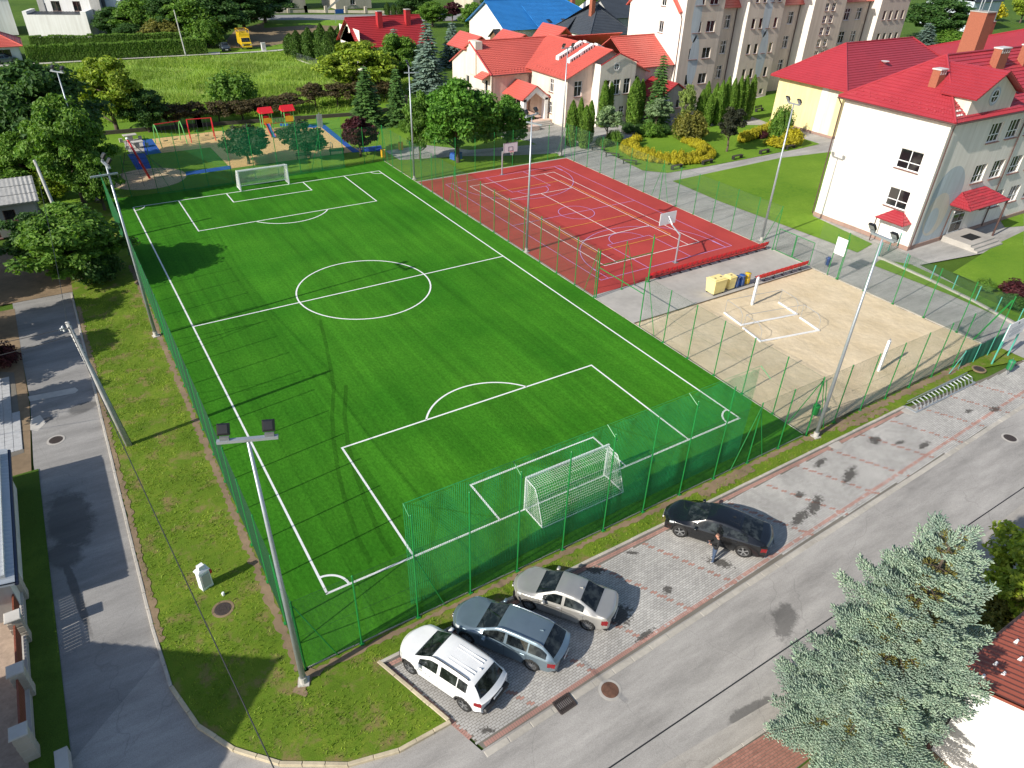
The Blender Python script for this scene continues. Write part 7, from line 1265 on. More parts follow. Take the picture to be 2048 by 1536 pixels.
def car(name, label, loc, head, spec, cat='car', paint_m='paint_white', group=None):
    """spec: L, W, wheel radius, front and rear axle positions (from the rear end), station curves, window bands"""
    root = empty(name, loc, label, cat, group, math.atan2(head[1], head[0])); L, W, r = spec['L'], spec['W'], spec['r']; ns = spec.get('ns', 260); S = np.linspace(0, L, ns)
    ci = lambda k: np.interp(S, [p[0] for p in spec[k]], [p[1] for p in spec[k]])
    sm = lambda a, n=3: np.convolve(np.pad(a, n, mode='edge'), np.ones(2*n+1)/(2*n+1), 'valid')
    zb, zs, zt, wb, wt = sm(ci('zb')), sm(ci('zs')), sm(ci('zt'), 4), sm(ci('wb'), 4)*W/2, sm(ci('wt'), 4)*W/2; zs = np.minimum(zs, zt-0.015)
    K = np.stack([np.stack([0.80*wb, zb], 1), np.stack([0.965*wb, zb+0.05], 1), np.stack([1.0*wb, zb+0.48*(zs-zb)], 1), np.stack([0.985*wb, zs-0.35*np.minimum(0.25, zs-zb)], 1), np.stack([0.95*wb, zs], 1), np.stack([wt+0.035, zt-0.085*np.clip((zt-zs)/0.3, 0, 1)-0.004], 1), np.stack([wt-0.03, zt-0.03*np.clip((zt-zs)/0.3, 0.3, 1)], 1), np.stack([0.58*wt, zt-0.006], 1), np.stack([0*wt, zt], 1)], 1)
    sub = [1, 6, 8, 5, 10, 3, 4, 5]; rows = []; tv = []
    for k, m_ in enumerate(sub):
        for j in range(m_):
            t = j/m_
            if k in (4,): P_ = K[:, k]*(1-t)+K[:, k+1]*t
            else:
                p0 = K[:, max(k-1, 0)] if k not in (5,) else K[:, k]*2-K[:, k+1]; p1, p2 = K[:, k], K[:, k+1]; p3 = K[:, min(k+2, 8)] if k != 3 else K[:, 4]*2-K[:, 3]
                if k == 7: p3 = K[:, 7]*np.array([-1, 1])
                P_ = 0.5*((2*p1)+(-p0+p2)*t+(2*p0-5*p1+4*p2-p3)*t*t+(-p0+3*p1-3*p2+p3)*t**3)
            rows.append(P_); tv.append(k+t)
    rows.append(K[:, 8]); tv.append(8.0); half = np.stack(rows, 1); tv = np.array(tv); nt_ = len(tv)
    kf = spec.get('nose', 0.30)*smoothstep(L-0.8, L, S); kr = spec.get('tail', 0.16)*smoothstep(0.6, 0.0, S)
    full = np.concatenate([half, half[:, ::-1][:, 1:]*np.array([-1, 1])], 1); tf = np.concatenate([tv, tv[::-1][1:]]); side = np.concatenate([np.ones(nt_), -np.ones(nt_-1)]); nf = full.shape[1]
    yy = full[..., 0]; X_ = S[:, None]-(kf-kr)[:, None]*(yy/(wb[:, None]))**2; V = np.stack([X_-L/2, yy, full[..., 1]], -1); xc = (X_[:-1, :-1]+X_[1:, 1:])/2; yc = (yy[:-1, :-1]+yy[1:, 1:])/2; zc_ = (full[:-1, :-1, 1]+full[1:, 1:, 1])/2; tc = (tf[:-1]+tf[1:])/2; tc = np.broadcast_to(tc, xc.shape); sc = np.broadcast_to(((S[:-1]+S[1:])/2)[:, None], xc.shape); sd_ = np.sign(yc+1e-9)
    cls = np.zeros(xc.shape, int)                      # 0 body
    dz = np.broadcast_to(((zt-zs)[:-1])[:, None], xc.shape)
    for i, (a, b) in enumerate(spec['side']): cls[(tc > 4.12) & (tc < 4.93) & (sc > a+ (0.0)) & (sc < b) & (dz > 0.14)] = 1+i
    ws = spec['ws']; cls[(tc > 6.05) & (sc > ws[0]) & (sc < ws[1]) & (np.abs(yc) < 0.99)] = 5
    rw = spec['rw']; cls[(tc > 5.9) & (sc > rw[0]) & (sc < rw[1])] = 6
    hl = spec['hl']; cls[(sc > L-hl[0]) & (sc < L-hl[1]) & (tc > 3.1) & (tc < 4.3) & (np.abs(yc) > 0.3*W)] = 7
    tl = spec['tl']; cls[(sc > tl[0]) & (sc < tl[1]) & (zc_ > tl[2]) & (zc_ < tl[3]) & (np.abs(yc) > tl[4]*W) & (tc < 4.1)] = 8
    if spec.get('clad'): cls[(tc < 1.3) & (cls == 0)] = 9
    hole = np.zeros(xc.shape, bool)
    for ax_ in spec['ax']:
        d2 = (xc-ax_)**2+(zc_-r)**2; out = (np.abs(yc) > 0.30*W) & (tc < 4)
        if spec.get('clad'): cls[out & (d2 < (r+0.115)**2)] = 9
        hole |= out & (d2 < (r+0.045)**2)
    idx = np.arange(ns*nf).reshape(ns, nf); Q = np.stack([idx[:-1, :-1], idx[1:, :-1], idx[1:, 1:], idx[:-1, 1:]], -1); Vf = V.reshape(-1, 3)
    def part(nm, mask, m_, par=root, caps=False):
        F = Q[mask]
        if not len(F): return None
        F = F[:, ::-1]; u, inv = np.unique(F, return_inverse=True); return link_mesh(nm, np_mesh(nm, Vf[u], inv.reshape(F.shape), M[m_], True), par)
    body = part('body', (cls == 0) & ~hole, paint_m)
    for i, (e, nm) in enumerate(((0, 'rear_panel'), (ns-1, 'front_panel'))):
        q = MB(); c = V[e].mean(0); q.add([tuple(c)]+[tuple(p) for p in V[e]], [(0, 1+k, 2+k) if e else (0, 2+k, 1+k) for k in range(nf-1)]); q.build(nm, M[paint_m], root, local=True)
    for i in range(len(spec['side'])):
        for s in (1, -1): part('side_window', (cls == 1+i) & (sd_ == s), 'car_glass')
    part('windscreen', cls == 5, 'car_glass'); part('rear_window', cls == 6, 'car_glass')
    for s in (1, -1): part('headlight', (cls == 7) & (sd_ == s), 'head_clear'); part('taillight', (cls == 8) & (sd_ == s), 'tail_red')
    part('cladding', (cls == 9) & ~hole, 'cladding')
    q = MB(); q.box((0, 0, r*0.95), (L*0.93, W*0.70, 0.42)); q.build('underbody', M['lamp_black'], root, local=True)
    ty, rm, bd = wheel_meshes(r, 0.22, spec.get('spokes', 10), spec.get('rim', 'rim'))
    for ax_ in spec['ax']:
        for s in (1, -1):
            o = link_mesh('wheel', ty, root); o.location = (ax_-L/2, s*(W/2-0.135), r); o.rotation_euler = (0, 0, 0 if s > 0 else math.pi); link_mesh('rim', rm, o); link_mesh('brake_disc', bd, o)
    iw = int(np.argmin(np.abs(S-spec['mir'])))
    for s in (1, -1): q = MB(); q.box((spec['mir']-L/2, s*(wb[iw]+0.09), zs[iw]+0.07), (0.14, 0.22, 0.15), bev=0.04); q.build('mirror', M[spec.get('mirm', paint_m)], root, local=True, smooth=True)
    for hx in spec['handles']:
        k = int(np.argmin(np.abs(S-hx)))
        for s in (1, -1): q = MB(); q.box((hx-L/2, s*(wb[k]*0.992), zs[k]-0.10), (0.20, 0.03, 0.03), bev=0.008); q.build('door_handle', M[spec.get('hm', paint_m)], root, local=True)
    for a in spec.get('seams', ()):
        k = int(np.argmin(np.abs(S-a)))
        for s in (1, -1): q = MB(); P_ = [(V[k, j, 0], s*(abs(V[k, j, 1])+0.001), V[k, j, 2]) for j in range(2, int(np.searchsorted(tv, 4.0)))]; q.path(P_, 0.006, 4); q.build('door_seam', M['lamp_black'], root, local=True)
    if spec.get('rails'):
        a, b = spec['rails']
        for s in (1, -1):
            pts = [(x-L/2, s*(np.interp(x, S, wt)-0.02), np.interp(x, S, zt)+0.035*(0.2 if x in (a, b) else 1)) for x in np.linspace(a, b, 14)]; q = MB(); q.path(pts, 0.020, 6); q.build('roof_rail', M[spec.get('railm', 'cladding')], root, local=True)
    q = MB(); q.box((-L/2-0.012, 0, spec['plate']), (0.012, 0.52, 0.11)); q.build('number_plate', M['board_white'], root, local=True); q = MB(); q.box((L/2+0.0, 0, 0.42), (0.05, 0.50, 0.10)); q.build('number_plate', M['board_white'], root, local=True)
    q = MB(); q.box((L/2-0.035, 0, 0.55), (0.08, W*0.30, 0.14), bev=0.02); q.build('grille', M['lamp_black'], root, local=True)
    xa = spec.get('ant', 0.9); q = MB(); q.add([(xa-L/2-0.1, -0.02, np.interp(xa, S, zt)), (xa-L/2+0.09, -0.02, np.interp(xa, S, zt)), (xa-L/2-0.08, 0, np.interp(xa, S, zt)+0.07), (xa-L/2-0.1, 0.02, np.interp(xa, S, zt)), (xa-L/2+0.09, 0.02, np.interp(xa, S, zt))], [(0, 1, 2), (4, 3, 2), (1, 4, 2), (3, 0, 2)]); q.build('antenna', M[paint_m], root, local=True)
    q = MB()
    for s in (0.25, -0.35): x0_ = ws[1]-0.05; q.tube((x0_-L/2, s, np.interp(x0_, S, zt)+0.012), (x0_-L/2-0.30, s+0.45, np.interp(x0_-0.3, S, zt)+0.012), 0.008, n=4)
    q.build('wiper', M['lamp_black'], root, local=True)
    return root
SUV = dict(L=4.46, W=1.83, r=0.345, ax=(0.93, 3.57), zb=[(0, .42), (.3, .30), (1, .24), (3.5, .22), (4.2, .24), (4.46, .34)], zs=[(0, .93), (.2, 1.05), (1.0, 1.06), (2.4, 1.0), (3.3, .97), (4.1, .88), (4.35, .78), (4.46, .62)], zt=[(0, .95), (.08, 1.02), (.2, 1.10), (.62, 1.52), (.8, 1.585), (1.4, 1.625), (2.2, 1.62), (2.62, 1.57), (3.42, 1.06), (3.6, 1.02), (4.1, .93), (4.33, .85), (4.46, .68)], wb=[(0, .90), (.3, .98), (.9, 1.0), (3.6, 1.0), (4.2, .94), (4.46, .80)], wt=[(0, .84), (.2, .82), (.6, .70), (1.0, .70), (2.5, .70), (3.4, .78), (3.7, .80), (4.46, .70)], side=[(0.85, 1.27), (1.31, 2.08), (2.22, 3.12)], ws=(2.62, 3.42), rw=(0.20, 0.62), hl=(0.60, 0.10), tl=(0.0, 0.42, 0.78, 0.98, 0.20), clad=True, mir=3.0, handles=(1.4, 2.35), seams=(1.28, 2.16, 3.2), rails=(0.85, 2.6), plate=0.82, spokes=5, ant=0.85, rim='rim')
h_ = Vector((-0.395, 0.919, 0)); s1 = car('parked_car', 'white parked SUV with black roof rails next to the grass corner', (2.78, -6.13, ZR), h_, SUV, 'car', 'paint_white', 'cars parked along the kerb')
# roof ribs and door badge of the SUV
for y in (-0.36, -0.22, 0.22, 0.36): q = MB(); q.box((1.45-2.23, y, 1.617), (1.2, 0.05, 0.02), bev=0.009); q.build('roof_rib', M['paint_white'], s1, local=True)
q = MB(); q.box((0.10-2.23, 0, 0.5), (0.22, 1.45, 0.20), bev=0.05); q.build('rear_bumper', M['cladding'], s1, local=True)
bx_ = 2.95-2.23; n = 16; q = MB(); q.add([(bx_+0.07*math.cos(2*math.pi*i/n), 0.918, 0.78+0.05*math.sin(2*math.pi*i/n)) for i in range(n)]+[(bx_+0.045*math.cos(2*math.pi*i/n), 0.918, 0.78+0.03*math.sin(2*math.pi*i/n)) for i in range(n)], [(i, (i+1) % n, n+(i+1) % n, n+i) for i in range(n)]); q.build('door_badge', M['galv_dark'], s1, local=True)
for i, (w_, z_) in enumerate(((.045, .02), (.05, .045), (.035, .03), (.05, .045), (.03, .03))): q = MB(); q.box((bx_-0.14-0.095*i, 0.918, 0.76), (w_, 0.004, z_)); q.build('door_letter', M['galv_dark'], s1, local=True)
EST = dict(L=4.93, W=1.86, r=0.335, ax=(1.10, 3.94), zb=[(0, .40), (.3, .26), (1, .20), (4, .19), (4.7, .21), (4.93, .30)], zs=[(0, .84), (.2, .93), (1.2, .95), (2.6, .91), (3.5, .88), (4.4, .80), (4.75, .72), (4.93, .56)], zt=[(0, .86), (.1, .94), (.22, 1.02), (.75, 1.36), (1.0, 1.42), (1.8, 1.46), (2.4, 1.455), (2.75, 1.41), (3.62, .96), (3.8, .925), (4.4, .84), (4.75, .765), (4.93, .60)], wb=[(0, .88), (.4, .97), (1.1, 1.0), (3.9, 1.0), (4.6, .93), (4.93, .76)], wt=[(0, .80), (.3, .76), (.8, .66), (2.6, .66), (3.6, .77), (3.9, .80), (4.93, .66)], side=[(0.55, 1.30), (1.36, 2.22), (2.34, 3.28)], ws=(2.75, 3.62), rw=(0.22, 0.78), hl=(0.55, 0.14), tl=(0.0, 0.42, 0.62, 0.84, 0.22), mir=3.12, handles=(1.5, 2.45), seams=(1.33, 2.28, 3.4), rails=(0.75, 2.75), railm='chrome', plate=0.66, spokes=10, ant=1.1)
car('parked_car', 'grey-blue estate car parked between the white SUV and the silver saloon', (5.55, -5.95, ZR), Vector((-0.545, 0.838, 0)), EST, 'car', 'paint_greyblue', 'cars parked along the kerb')
SAL = dict(L=4.55, W=1.79, r=0.32, ax=(0.98, 3.56), zb=[(0, .40), (.3, .26), (1, .20), (4, .19), (4.35, .21), (4.55, .32)], zs=[(0, .82), (.15, .96), (.9, .97), (2.4, .92), (3.2, .90), (4.0, .82), (4.38, .72), (4.55, .56)], zt=[(0, .84), (.08, 1.0), (.2, 1.035), (.72, 1.045), (1.42, 1.385), (1.7, 1.44), (2.2, 1.46), (2.55, 1.43), (3.35, .99), (3.5, .95), (4.0, .87), (4.38, .77), (4.55, .60)], wb=[(0, .88), (.3, .96), (.9, 1.0), (3.6, 1.0), (4.2, .93), (4.55, .76)], wt=[(0, .84), (.6, .82), (.9, .74), (1.5, .66), (2.5, .66), (3.3, .77), (3.6, .80), (4.55, .66)], side=[(1.22, 2.05), (2.17, 3.02)], ws=(2.55, 3.35), rw=(0.74, 1.44), hl=(0.52, 0.12), tl=(0.0, 0.35, 0.62, 0.88, 0.24), mir=2.9, handles=(1.25, 2.25), seams=(1.2, 2.11, 3.15), plate=0.62, spokes=10, ant=1.6, hm='chrome')
car('parked_car', 'silver-beige saloon parked right of the grey-blue estate', (8.5, -5.65, ZR), Vector((-0.58, 0.815, 0)), SAL, 'car', 'paint_silver', 'cars parked along the kerb')
BLK = dict(L=5.06, W=1.90, r=0.37, ax=(1.12, 4.09), zb=[(0, .42), (.3, .26), (1, .18), (4.2, .18), (4.85, .20), (5.06, .30)], zs=[(0, .86), (.15, .98), (1.1, .98), (2.6, .93), (3.6, .90), (4.6, .82), (4.9, .72), (5.06, .55)], zt=[(0, .88), (.08, 1.02), (.2, 1.06), (.55, 1.12), (1.5, 1.40), (2.1, 1.48), (2.7, 1.475), (3.05, 1.42), (3.92, .98), (4.1, .945), (4.6, .87), (4.9, .77), (5.06, .60)], wb=[(0, .88), (.4, .98), (1.1, 1.0), (4.0, 1.0), (4.7, .93), (5.06, .76)], wt=[(0, .82), (.5, .76), (1.2, .68), (2.0, .65), (3.0, .66), (3.9, .77), (4.2, .80), (5.06, .66)], side=[(1.05, 2.30), (2.42, 3.55)], ws=(3.05, 3.92), rw=(0.55, 1.45), hl=(0.55, 0.14), tl=(0.0, 0.35, 0.66, 0.86, 0.22), mir=3.4, handles=(1.6, 2.6), seams=(1.45, 2.36, 3.7), plate=0.62, spokes=5, rim='rim', ant=1.9)
car('parked_car', 'glossy black fastback saloon parked with a man beside it', (17.2, -6.03, ZR), Vector((-0.56, 0.828, 0)), BLK, 'car', 'paint_black', 'cars parked along the kerb')
SM = dict(SAL); SM['ns'] = 80
p = G(455, 103); car('parked_car', 'small dark car parked at the end of the clipped hedge', (p[0], p[1]+1.6, 0), Vector((-0.1, -1, 0)), SM, 'car', 'paint_dark'); p = G(1243, 33); car('parked_car', 'silver-blue car parked by the grey house at the top', (p[0], p[1], 0), Vector((1, -0.3, 0)), dict(EST, ns=80), 'car', 'paint_silver'); p = G(10, 126); car('parked_car', 'dark green car on the drive of the red-roofed garage', (p[0], p[1], 0), Vector((0.9, 0.4, 0)), SM, 'car', 'paint_teal')
# yellow van
p = G(496, 99); root = empty('delivery_van', (p[0], p[1]+1.0, 0), 'old yellow box van parked at the edge of the wood', 'van', None, -0.05)
q = MB(); q.box((0, 1.9, 1.75), (2.0, 3.2, 2.1), bev=0.05); q.build('cargo_box', M['paint_yellow'], root, local=True)
q = MB(); q.add([(-.95, -1.0, .5), (.95, -1.0, .5), (.95, -1.0, 1.15), (-.95, -1.0, 1.15), (.95, -.55, 1.25), (-.95, -.55, 1.25), (.9, .05, 2.1), (-.9, .05, 2.1), (.9, .35, 2.15), (-.9, .35, 2.15), (.95, .35, .5), (-.95, .35, .5)], [(0, 1, 2, 3), (3, 2, 4, 5), (5, 4, 6, 7), (7, 6, 8, 9), (1, 10, 8, 6, 4, 2), (11, 0, 3, 5, 7, 9)]); q.build('cab', M['paint_yellow'], root, local=True)
q = MB(); q.add([(-.82, -.52, 1.33), (.82, -.52, 1.33), (.78, -.02, 2.03), (-.78, -.02, 2.03)], [(0, 1, 2, 3)]); q.v = [(x, y-0.02, z+0.015) for x, y, z in q.v]; q.build('windscreen', M['car_glass'], root, local=True); q = MB(); q.box((0, -1.01, 0.85), (1.3, 0.03, 0.25)); q.build('grille', M['lamp_black'], root, local=True); q = MB(); q.box((0, -1.05, 0.5), (1.9, 0.12, 0.2)); q.build('bumper', M['paint_yellow'], root, local=True)
for x in (-0.75, 0.75): q = MB(); q.tube((x, -1.03, 0.85), (x, -1.0, 0.85), 0.12, n=12); q.build('headlight', M['head_clear'], root, local=True)
for x in (-0.85, 0.85):
    for y in (-0.35, 2.6): q = MB(); q.tube((x-0.1, y, 0.36), (x+0.1, y, 0.36), 0.36, n=16); q.build('wheel', M['tyre'], root, local=True)
q = MB()
for a_, b_ in (((-1, 0.3, 2.8), (-1, 0.3, 3.4)), ((1, 0.3, 2.8), (1, 0.3, 3.4)), ((-1, 0.3, 3.4), (1, 0.3, 3.4)), ((-1, 3.5, 2.8), (-1, 3.5, 3.4)), ((1, 3.5, 2.8), (1, 3.5, 3.4)), ((-1, 3.5, 3.4), (1, 3.5, 3.4)), ((-1, 0.3, 3.4), (-1, 3.5, 3.4)), ((1, 0.3, 3.4), (1, 3.5, 3.4))): q.bar(a_, b_, 0.06, 0.06)
q.build('roof_frame', M['play_yellow'], root, local=True)
# far lane pole and utility cabinet
p = G(372, 112); q = MB(); q.tube(p, p+Vector((-0.4, 0, 7.9)), 0.14, 0.09, 8); tag(q.build('lane_pole', M['pole_concrete'], None, loc=tuple(p)), 'concrete pole standing in front of the clipped hedge', 'pole')
p = G(528, 101); root = empty('utility_cabinet', p, 'pale grey utility cabinet beside the far lane', 'cabinet'); q = MB(); q.box(p+Vector((0, 0, 0.7)), (0.8, 0.4, 1.4)); q.build('housing', M['board_white'], root); q = MB(); q.box(p+Vector((0, 0, 1.44)), (0.9, 0.5, 0.08)); q.build('lid', M['concrete_light'], root); q = MB(); q.box(p+Vector((0, -0.205, 0.7)), (0.6, 0.01, 1.0)); q.build('door', M['concrete_light'], root)
p = G(672, 46); root = empty('road_sign', p, 'small blue road sign on a thin pole beside the far road', 'sign'); q = MB(); q.tube(p, p+Vector((0, 0, 3.0)), 0.05, n=6); q.build('pole', M['galv'], root); q = MB(); q.box(p+Vector((1.2, -0.05, 2.6)), (2.2, 0.06, 1.0)); q.build('panel', M['blue_plastic'], root)
p = G(948, 62); q = MB(); q.tube(p, p+Vector((0, 0, 8)), 0.09, 0.05, 8); tag(q.build('lamp_post', M['galv'], None, loc=tuple(p)), 'thin grey lamp post left of the blue roofed house', 'pole')
poly_fence('wire_fence', [tuple(G(588, 118)[:2]), tuple(G(665, 143)[:2])], 1.3, 'grey wire fence on a low plinth beside the thuja clump', 'galv_dark', 'galv_dark', 3.0)
# ------------------------------------------------------------------ the man beside the black car
mat('skin', (0.52, 0.27, 0.19), 0.5, 0.08, 12); mat('jacket_black', (0.012, 0.013, 0.014), 0.7, 0.25, 20, bmp=0.3); mat('jeans', (0.055, 0.085, 0.15), 0.8, 0.2, 18, bmp=0.2); mat('shoe', (0.35, 0.35, 0.36), 0.6, 0.2, 12); mat('hair_dark', (0.16, 0.085, 0.06), 0.7, 0.2, 30); mat('eye', (0.02, 0.015, 0.012), 0.2, 0.1, 9)
def skin_body(name, verts, edges, radii, root_i, fmat, mats, parent):
    me = bpy.data.meshes.new(name); me.from_pydata(verts, edges, []); ob = bpy.data.objects.new(name+'_tmp', me); COL.objects.link(ob)
    ob.modifiers.new('skin', 'SKIN'); sv = me.skin_vertices[0].data
    for i, r_ in enumerate(radii): sv[i].radius = r_ if isinstance(r_, tuple) else (r_, r_)
    for i in range(len(verts)): sv[i].use_root = (i == root_i)
    sb = ob.modifiers.new('sub', 'SUBSURF'); sb.levels = 2; sb.render_levels = 2; dg = bpy.context.evaluated_depsgraph_get(); m2 = bpy.data.meshes.new_from_object(ob.evaluated_get(dg)); bpy.data.objects.remove(ob); m2.materials.clear()
    for m_ in mats: m2.materials.append(M[m_])
    for p in m2.polygons: p.material_index = fmat(p.center); p.use_smooth = True
    return link_mesh(name, m2, parent)
pp_ = G(1424, 1122, ZR); P0 = empty('person', pp_, 'man in black jacket and blue jeans holding a controller beside the black car', 'person', None, math.radians(150))
# local: x = facing direction, y = left, z up
vt = [(0, 0, 0.95), (0, 0, 1.12), (0.0, 0, 1.30), (-0.01, 0, 1.43), (0.0, 0, 1.50), (0.03, 0, 1.56), (0.05, 0, 1.66), (0.05, 0, 1.735)]; ed = [(i, i+1) for i in range(7)]; ra = [(0.17, 0.13), (0.165, 0.125), (0.19, 0.135), (0.15, 0.11), 0.062, 0.062, (0.082, 0.10), (0.062, 0.075)]
for s in (1, -1):
    b = len(vt); vt += [(0, s*0.09, 0.88), (0.03*s, s*0.115, 0.48), (-0.03+0.05*s, s*0.125, 0.09), (0.09+0.05*s, s*0.15, 0.045)]; ed += [(0, b), (b, b+1), (b+1, b+2), (b+2, b+3)]; ra += [0.095, 0.068, 0.052, 0.048]
    b = len(vt); vt += [(0, s*0.19, 1.41), (0.03, s*0.255, 1.13), (0.26, s*0.12, 1.19), (0.32, s*0.085, 1.22)]; ed += [(3, b), (b, b+1), (b+1, b+2), (b+2, b+3)]; ra += [0.075, 0.055, 0.043, 0.036]
def pm(c):
    if c.z > 1.50: return 2
    if c.x > 0.29 and c.z > 1.0: return 2
    if c.z > 0.90: return 0
    return 1 if c.z > 0.10 else 3
skin_body('body', vt, ed, ra, 0, pm, ['jacket_black', 'jeans', 'skin', 'shoe'], P0)
def hand(s):
    V_, E_, R_ = [(0.33, s*0.085, 1.225), (0.375, s*0.072, 1.235)], [(0, 1)], [(0.038, 0.02), (0.038, 0.02)]
    for k in range(4):
        b = len(V_); y0 = s*(0.105-0.022*k); V_ += [(0.385, y0, 1.232), (0.41+0.006*(k in (1, 2)), y0-s*0.012, 1.228), (0.405, y0-s*0.03, 1.200)]; E_ += [(1, b), (b, b+1), (b+1, b+2)]; R_ += [0.010, 0.009, 0.008]
    b = len(V_); V_ += [(0.355, s*0.045, 1.25), (0.385, s*0.035, 1.268)]; E_ += [(0, b), (b, b+1)]; R_ += [0.012, 0.009]; skin_body('hand', V_, E_, R_, 0, lambda c: 0, ['skin'], P0)
hand(1); hand(-1)
for s in (1, -1): q = MB(); q.lathe((0.125, s*0.033, 1.66), [(0.001, -0.011), (0.012, 0), (0.001, 0.011)], 8); q.build('eye', M['eye'], P0, local=True); q = MB(); q.box((0.045, s*0.083, 1.652), (0.04, 0.016, 0.06), bev=0.006); q.build('ear', M['skin'], P0, local=True)
q = MB(); q.add([(0.13, -0.014, 1.625), (0.13, 0.014, 1.625), (0.155, 0, 1.628), (0.128, 0, 1.67)], [(0, 1, 2), (1, 3, 2), (3, 0, 2)]); q.build('nose', M['skin'], P0, local=True); q = MB(); q.box((0.128, 0, 1.598), (0.012, 0.045, 0.010)); q.build('mouth', M['sign_red'], P0, local=True)
q = MB(); vs = []; n = 14
for j in range(5):
    ph = math.radians(90-20*j)
    for i in range(n): t = 2*math.pi*i/n; k = 1.0; vs.append((0.035+0.098*math.cos(ph)*math.cos(t)-0.012, 0.086*math.cos(ph)*math.sin(t), 1.695+0.075*math.sin(ph)-(0.0 if math.cos(t) > 0 else 0.05*math.cos(ph))))
q.add(vs, [(j*n+i, (j+1)*n+i, (j+1)*n+(i+1) % n, j*n+(i+1) % n) for j in range(4) for i in range(n)]); q.build('hair', M['hair_dark'], P0, local=True, smooth=True)
ct = empty('controller', (0, 0, 0), 'grey remote controller held in the hands of the man', 'controller'); ct.location = P0.matrix_basis @ Vector((0.40, 0, 1.235)) if False else (pp_+Matrix.Rotation(math.radians(150), 3, 'Z') @ Vector((0.405, 0, 1.24))); ct.rotation_euler = (0, 0, math.radians(150))
q = MB(); q.box((0, 0, 0), (0.10, 0.17, 0.035), bev=0.012); q.build('shell', M['galv_dark'], ct, local=True); q = MB(); q.box((0.06, 0, 0.03), (0.008, 0.16, 0.085)); q.build('screen', M['lamp_black'], ct, local=True)
for s in (1, -1): q = MB(); q.tube((0, s*0.05, 0.017), (0, s*0.05, 0.035), 0.008, n=6); q.build('stick', M['black'], ct, local=True)
# ------------------------------------------------------------------ benches
def bench(x, y, rz, label, back=True, L=1.8):
    root = empty('park_bench', (x, y, 0), label, 'bench', 'benches', rz)
    for i in range(3): q = MB(); q.box((0, -0.14+0.15*i, 0.45), (L, 0.12, 0.04)); q.build('seat_slat', M['wood_dark'], root, local=True)
    if back:
        for i in range(2): q = MB(); q.box((0, 0.24+0.03*i, 0.62+0.16*i), (L, 0.03, 0.12)); q.build('back_slat', M['wood_dark'], root, local=True)
    for s in (-1, 1): q = MB(); q.box((s*L*0.42, 0.02, 0.215), (0.06, 0.42, 0.43)); (q.bar((s*L*0.42, 0.2, 0.43), (s*L*0.42, 0.29, 0.88), 0.05, 0.04) if back else None); q.build('leg', M['black'], root, local=True)
for i, (a, b, rz, bk, lab) in enumerate(((1196, 301, -0.9, False, 'backless dark bench nearest the court corner thujas'), (1224, 314, -0.9, False, 'backless dark bench on the lawn edge left of the golden ring'), (1259, 328, -0.9, False, 'backless dark bench below the golden ring on the left'), (1353, 338, 0.06, False, 'backless dark bench right below the golden ring'), (1414, 328, 0.06, False, 'backless dark bench along the lawn path, second from the golden ring'), (1474, 318, 0.06, False, 'backless dark bench near the dark-leaved tree'), (1528, 307, 0.06, False, 'backless dark bench near the golden bed by the gym'), (1580, 298, 0.06, False, 'backless dark bench nearest the white school wing'), (1518, 223, 0.1, True, 'dark bench with backrest behind the thuja row'), (608, 318, 2.97, True, 'dark playground bench below the bluish tree'), (674, 309, 2.97, True, 'dark playground bench at the right end of the playground'))):
    p = G(a, b); bench(p[0], p[1], rz, lab, bk)
# ------------------------------------------------------------------ playground
def swing(a, b, w_, m, beam_m, label):
    A = G(*a); B_ = G(*b); root = empty('swing_set', A, label, 'swing', 'swing sets'); d = (B_-A); L = d.length; d.normalize(); n = Vector((-d.y, d.x, 0)); h = 2.5; up = Vector((0, 0, 1))
    for p in (A, B_):
        for s in (-1, 1): q = MB(); q.path([p+n*s*1.1, p+n*s*0.55+up*h*0.75, p+n*s*0.08+up*h], 0.055, 6); q.build('leg', M[m], root)
    q = MB(); q.tube(A+up*h, B_+up*h, 0.055, n=8); q.build('beam', M[beam_m], root)
    for f in (0.3, 0.7):
        c = A+d*L*f; q = MB(); q.tube(c-d*0.22+up*h, c-d*0.22+up*0.5, 0.012, n=4); q.tube(c+d*0.22+up*h, c+d*0.22+up*0.5, 0.012, n=4); q.build('chain', M['galv_dark'], root); q = MB(); q.box(c+up*0.48, (0.5, 0.22, 0.05), math.atan2(d.y, d.x)); q.build('swing_seat', M['black'], root)
swing((318, 292), (368, 284), 1, 'play_green', 'play_red', 'green-legged swing set on the left of the playground'); swing((382, 281), (430, 277), 1, 'play_red', 'play_red', 'red swing set in the middle of the playground')
p = G(300, 357); root = empty('climbing_net', p, 'red leaning climbing mast with rope net on the round sand', 'climbing frame'); t = p+Vector((-1.15, 0.2, 4.2)); q = MB(); q.tube(p, t, 0.13, 0.11, 12); q.build('mast', M['play_red'], root, smooth=True); q = MB(); q.lathe(t, [(0.13, -0.05), (0.16, 0.05), (0.08, 0.16)], 12); q.build('mast_cap', M['board_white'], root); q = MB()
gp = [p+Vector((x, y, 0)) for x, y in ((-2.6, 1.6), (-2.9, -0.8), (-0.9, -2.4), (2.2, -1.2), (2.0, 1.8))]
for g_ in gp: q.tube(t, g_, 0.02, n=4)
for k in (0.35, 0.55, 0.75, 0.9):
    for i in range(5): q.tube(t.lerp(gp[i], k), t.lerp(gp[(i+1) % 5], k), 0.016, n=4)
q.build('rope_net', M['cable'], root)
root = empty('play_tower', G(533, 266), 'play tower set with two red roofs, bridge and slide', 'play tower'); A = G(536, 262); B_ = G(579, 257)
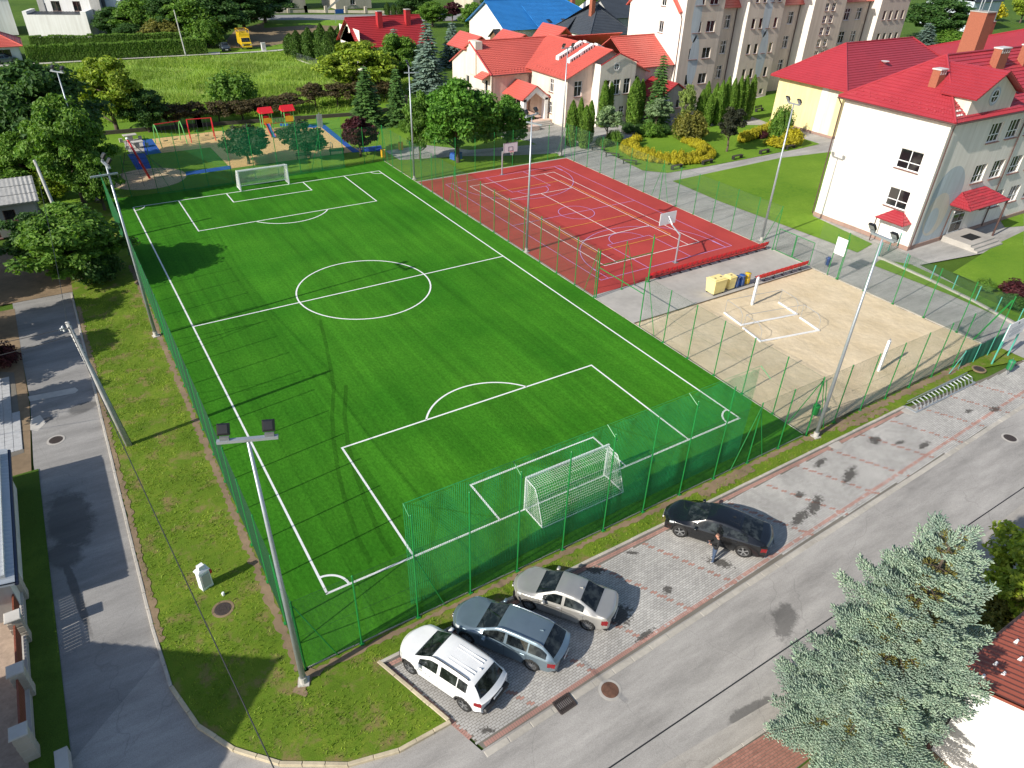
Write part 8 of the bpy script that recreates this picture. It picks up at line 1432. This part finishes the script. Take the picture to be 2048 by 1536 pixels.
for c in (A, B_):
    for dx in (-0.6, 0.6):
        for dy in (-0.6, 0.6): q = MB(); q.tube(c+Vector((dx, dy, 0)), c+Vector((dx, dy, 2.5)), 0.06, n=6); q.build('post', M['play_green'], root)
    q = MB(); q.box(c+Vector((0, 0, 1.0)), (1.3, 1.3, 0.08)); q.build('platform', M['wood_brown'], root); q = MB(); q.add([tuple(c+Vector(v)) for v in ((-.85, -.8, 2.35), (.85, -.8, 2.35), (.85, 0, 3.0), (-.85, 0, 3.0), (.85, .8, 2.35), (-.85, .8, 2.35))], [(0, 1, 2, 3), (3, 2, 4, 5), (0, 3, 5), (1, 4, 2)]); q.build('roof', M['play_red'], root)
    for s in (-1, 1): q = MB(); q.box(c+Vector((0, s*0.62, 1.4)), (1.1, 0.05, 0.7)); q.build('side_panel', M['play_yellow' if s < 0 else 'play_red'], root)
d = B_-A
for i in range(7): c = A+d*(0.28+0.44*i/6); q = MB(); q.box(c+Vector((0, 0, 0.95)), (0.16, 0.9, 0.05)); q.build('bridge_plank', M['play_red'], root)
for i in range(4): c = A+d*(0.30+0.40*i/3); q = MB(); q.box(c+Vector((0, -0.5, 1.3)), (0.32, 0.04, 0.55)); q.build('bridge_panel', M['play_green'], root)
q = MB(); s0 = A+Vector((-0.1, -0.7, 1.05)); s1_ = G(548, 277)+Vector((0, 0, 0.15)); q.bar(s0, s1_, 0.5, 0.05); q.build('slide', M['play_blue'], root)
for s in (-1, 1): q = MB(); n_ = (s1_-s0).cross(Vector((0, 0, 1))).normalized()*0.27*s; q.bar(s0+n_+Vector((0, 0, .1)), s1_+n_+Vector((0, 0, .1)), 0.04, 0.2); q.build('slide_side', M['play_red'], root)
p = G(650, 303); root = empty('exercise_bars', p, 'low grey and red exercise bars by the right playground bench', 'play equipment'); q = MB()
for x in (-0.9, 0.9): q.path([p+Vector((x, -0.3, 0)), p+Vector((x, -0.3, 0.9)), p+Vector((x, 0.5, 0.9)), p+Vector((x, 0.5, 0))], 0.035, 6)
q.build('frame', M['galv'], root); q = MB(); q.tube(p+Vector((-0.9, -0.3, 0.5)), p+Vector((0.9, -0.3, 0.5)), 0.05, n=6); q.build('bar', M['play_red'], root)
p = G(642, 262); root = empty('playground_board', p, 'grey post-like playground sign at the blue path', 'sign'); q = MB(); q.box(p+Vector((0, 0, 1.3)), (0.7, 0.1, 1.6)); q.build('panel', M['galv'], root); q = MB(); q.tube(p, p+Vector((0, 0, 2.3)), 0.06, n=6); q.build('post', M['galv_dark'], root)
for i, (a, b, lab) in enumerate(((262, 282, 'farther concrete games table left of the swings'), (275, 296, 'nearer concrete games table beside the climbing mast'))):
    p = G(a, b); root = empty('games_table', p, lab, 'table', 'concrete games tables', 0.1); q = MB(); q.box((0, 0, 0.74), (1.5, 0.9, 0.08)); q.build('table_top', M['concrete_light'], root, local=True); q = MB(); q.box((0, 0, 0.35), (0.5, 0.5, 0.7)); q.build('pedestal', M['concrete'], root, local=True)
    for x in (-1.1, 1.1): q = MB(); q.box((x, 0, 0.22), (0.35, 0.35, 0.44)); q.build('stool', M['concrete'], root, local=True)
p = G(912, 318); root = empty('storage_crate', p, 'blue crate under the big maple', 'crate', None, 0.2); q = MB(); q.box((0, 0, 0.35), (1.2, 0.9, 0.7), bev=0.03); q.build('tub', M['play_blue'], root, local=True); q = MB(); q.box((0, 0, 0.74), (1.26, 0.96, 0.08), bev=0.02); q.build('lid', M['rubber_blue'], root, local=True)
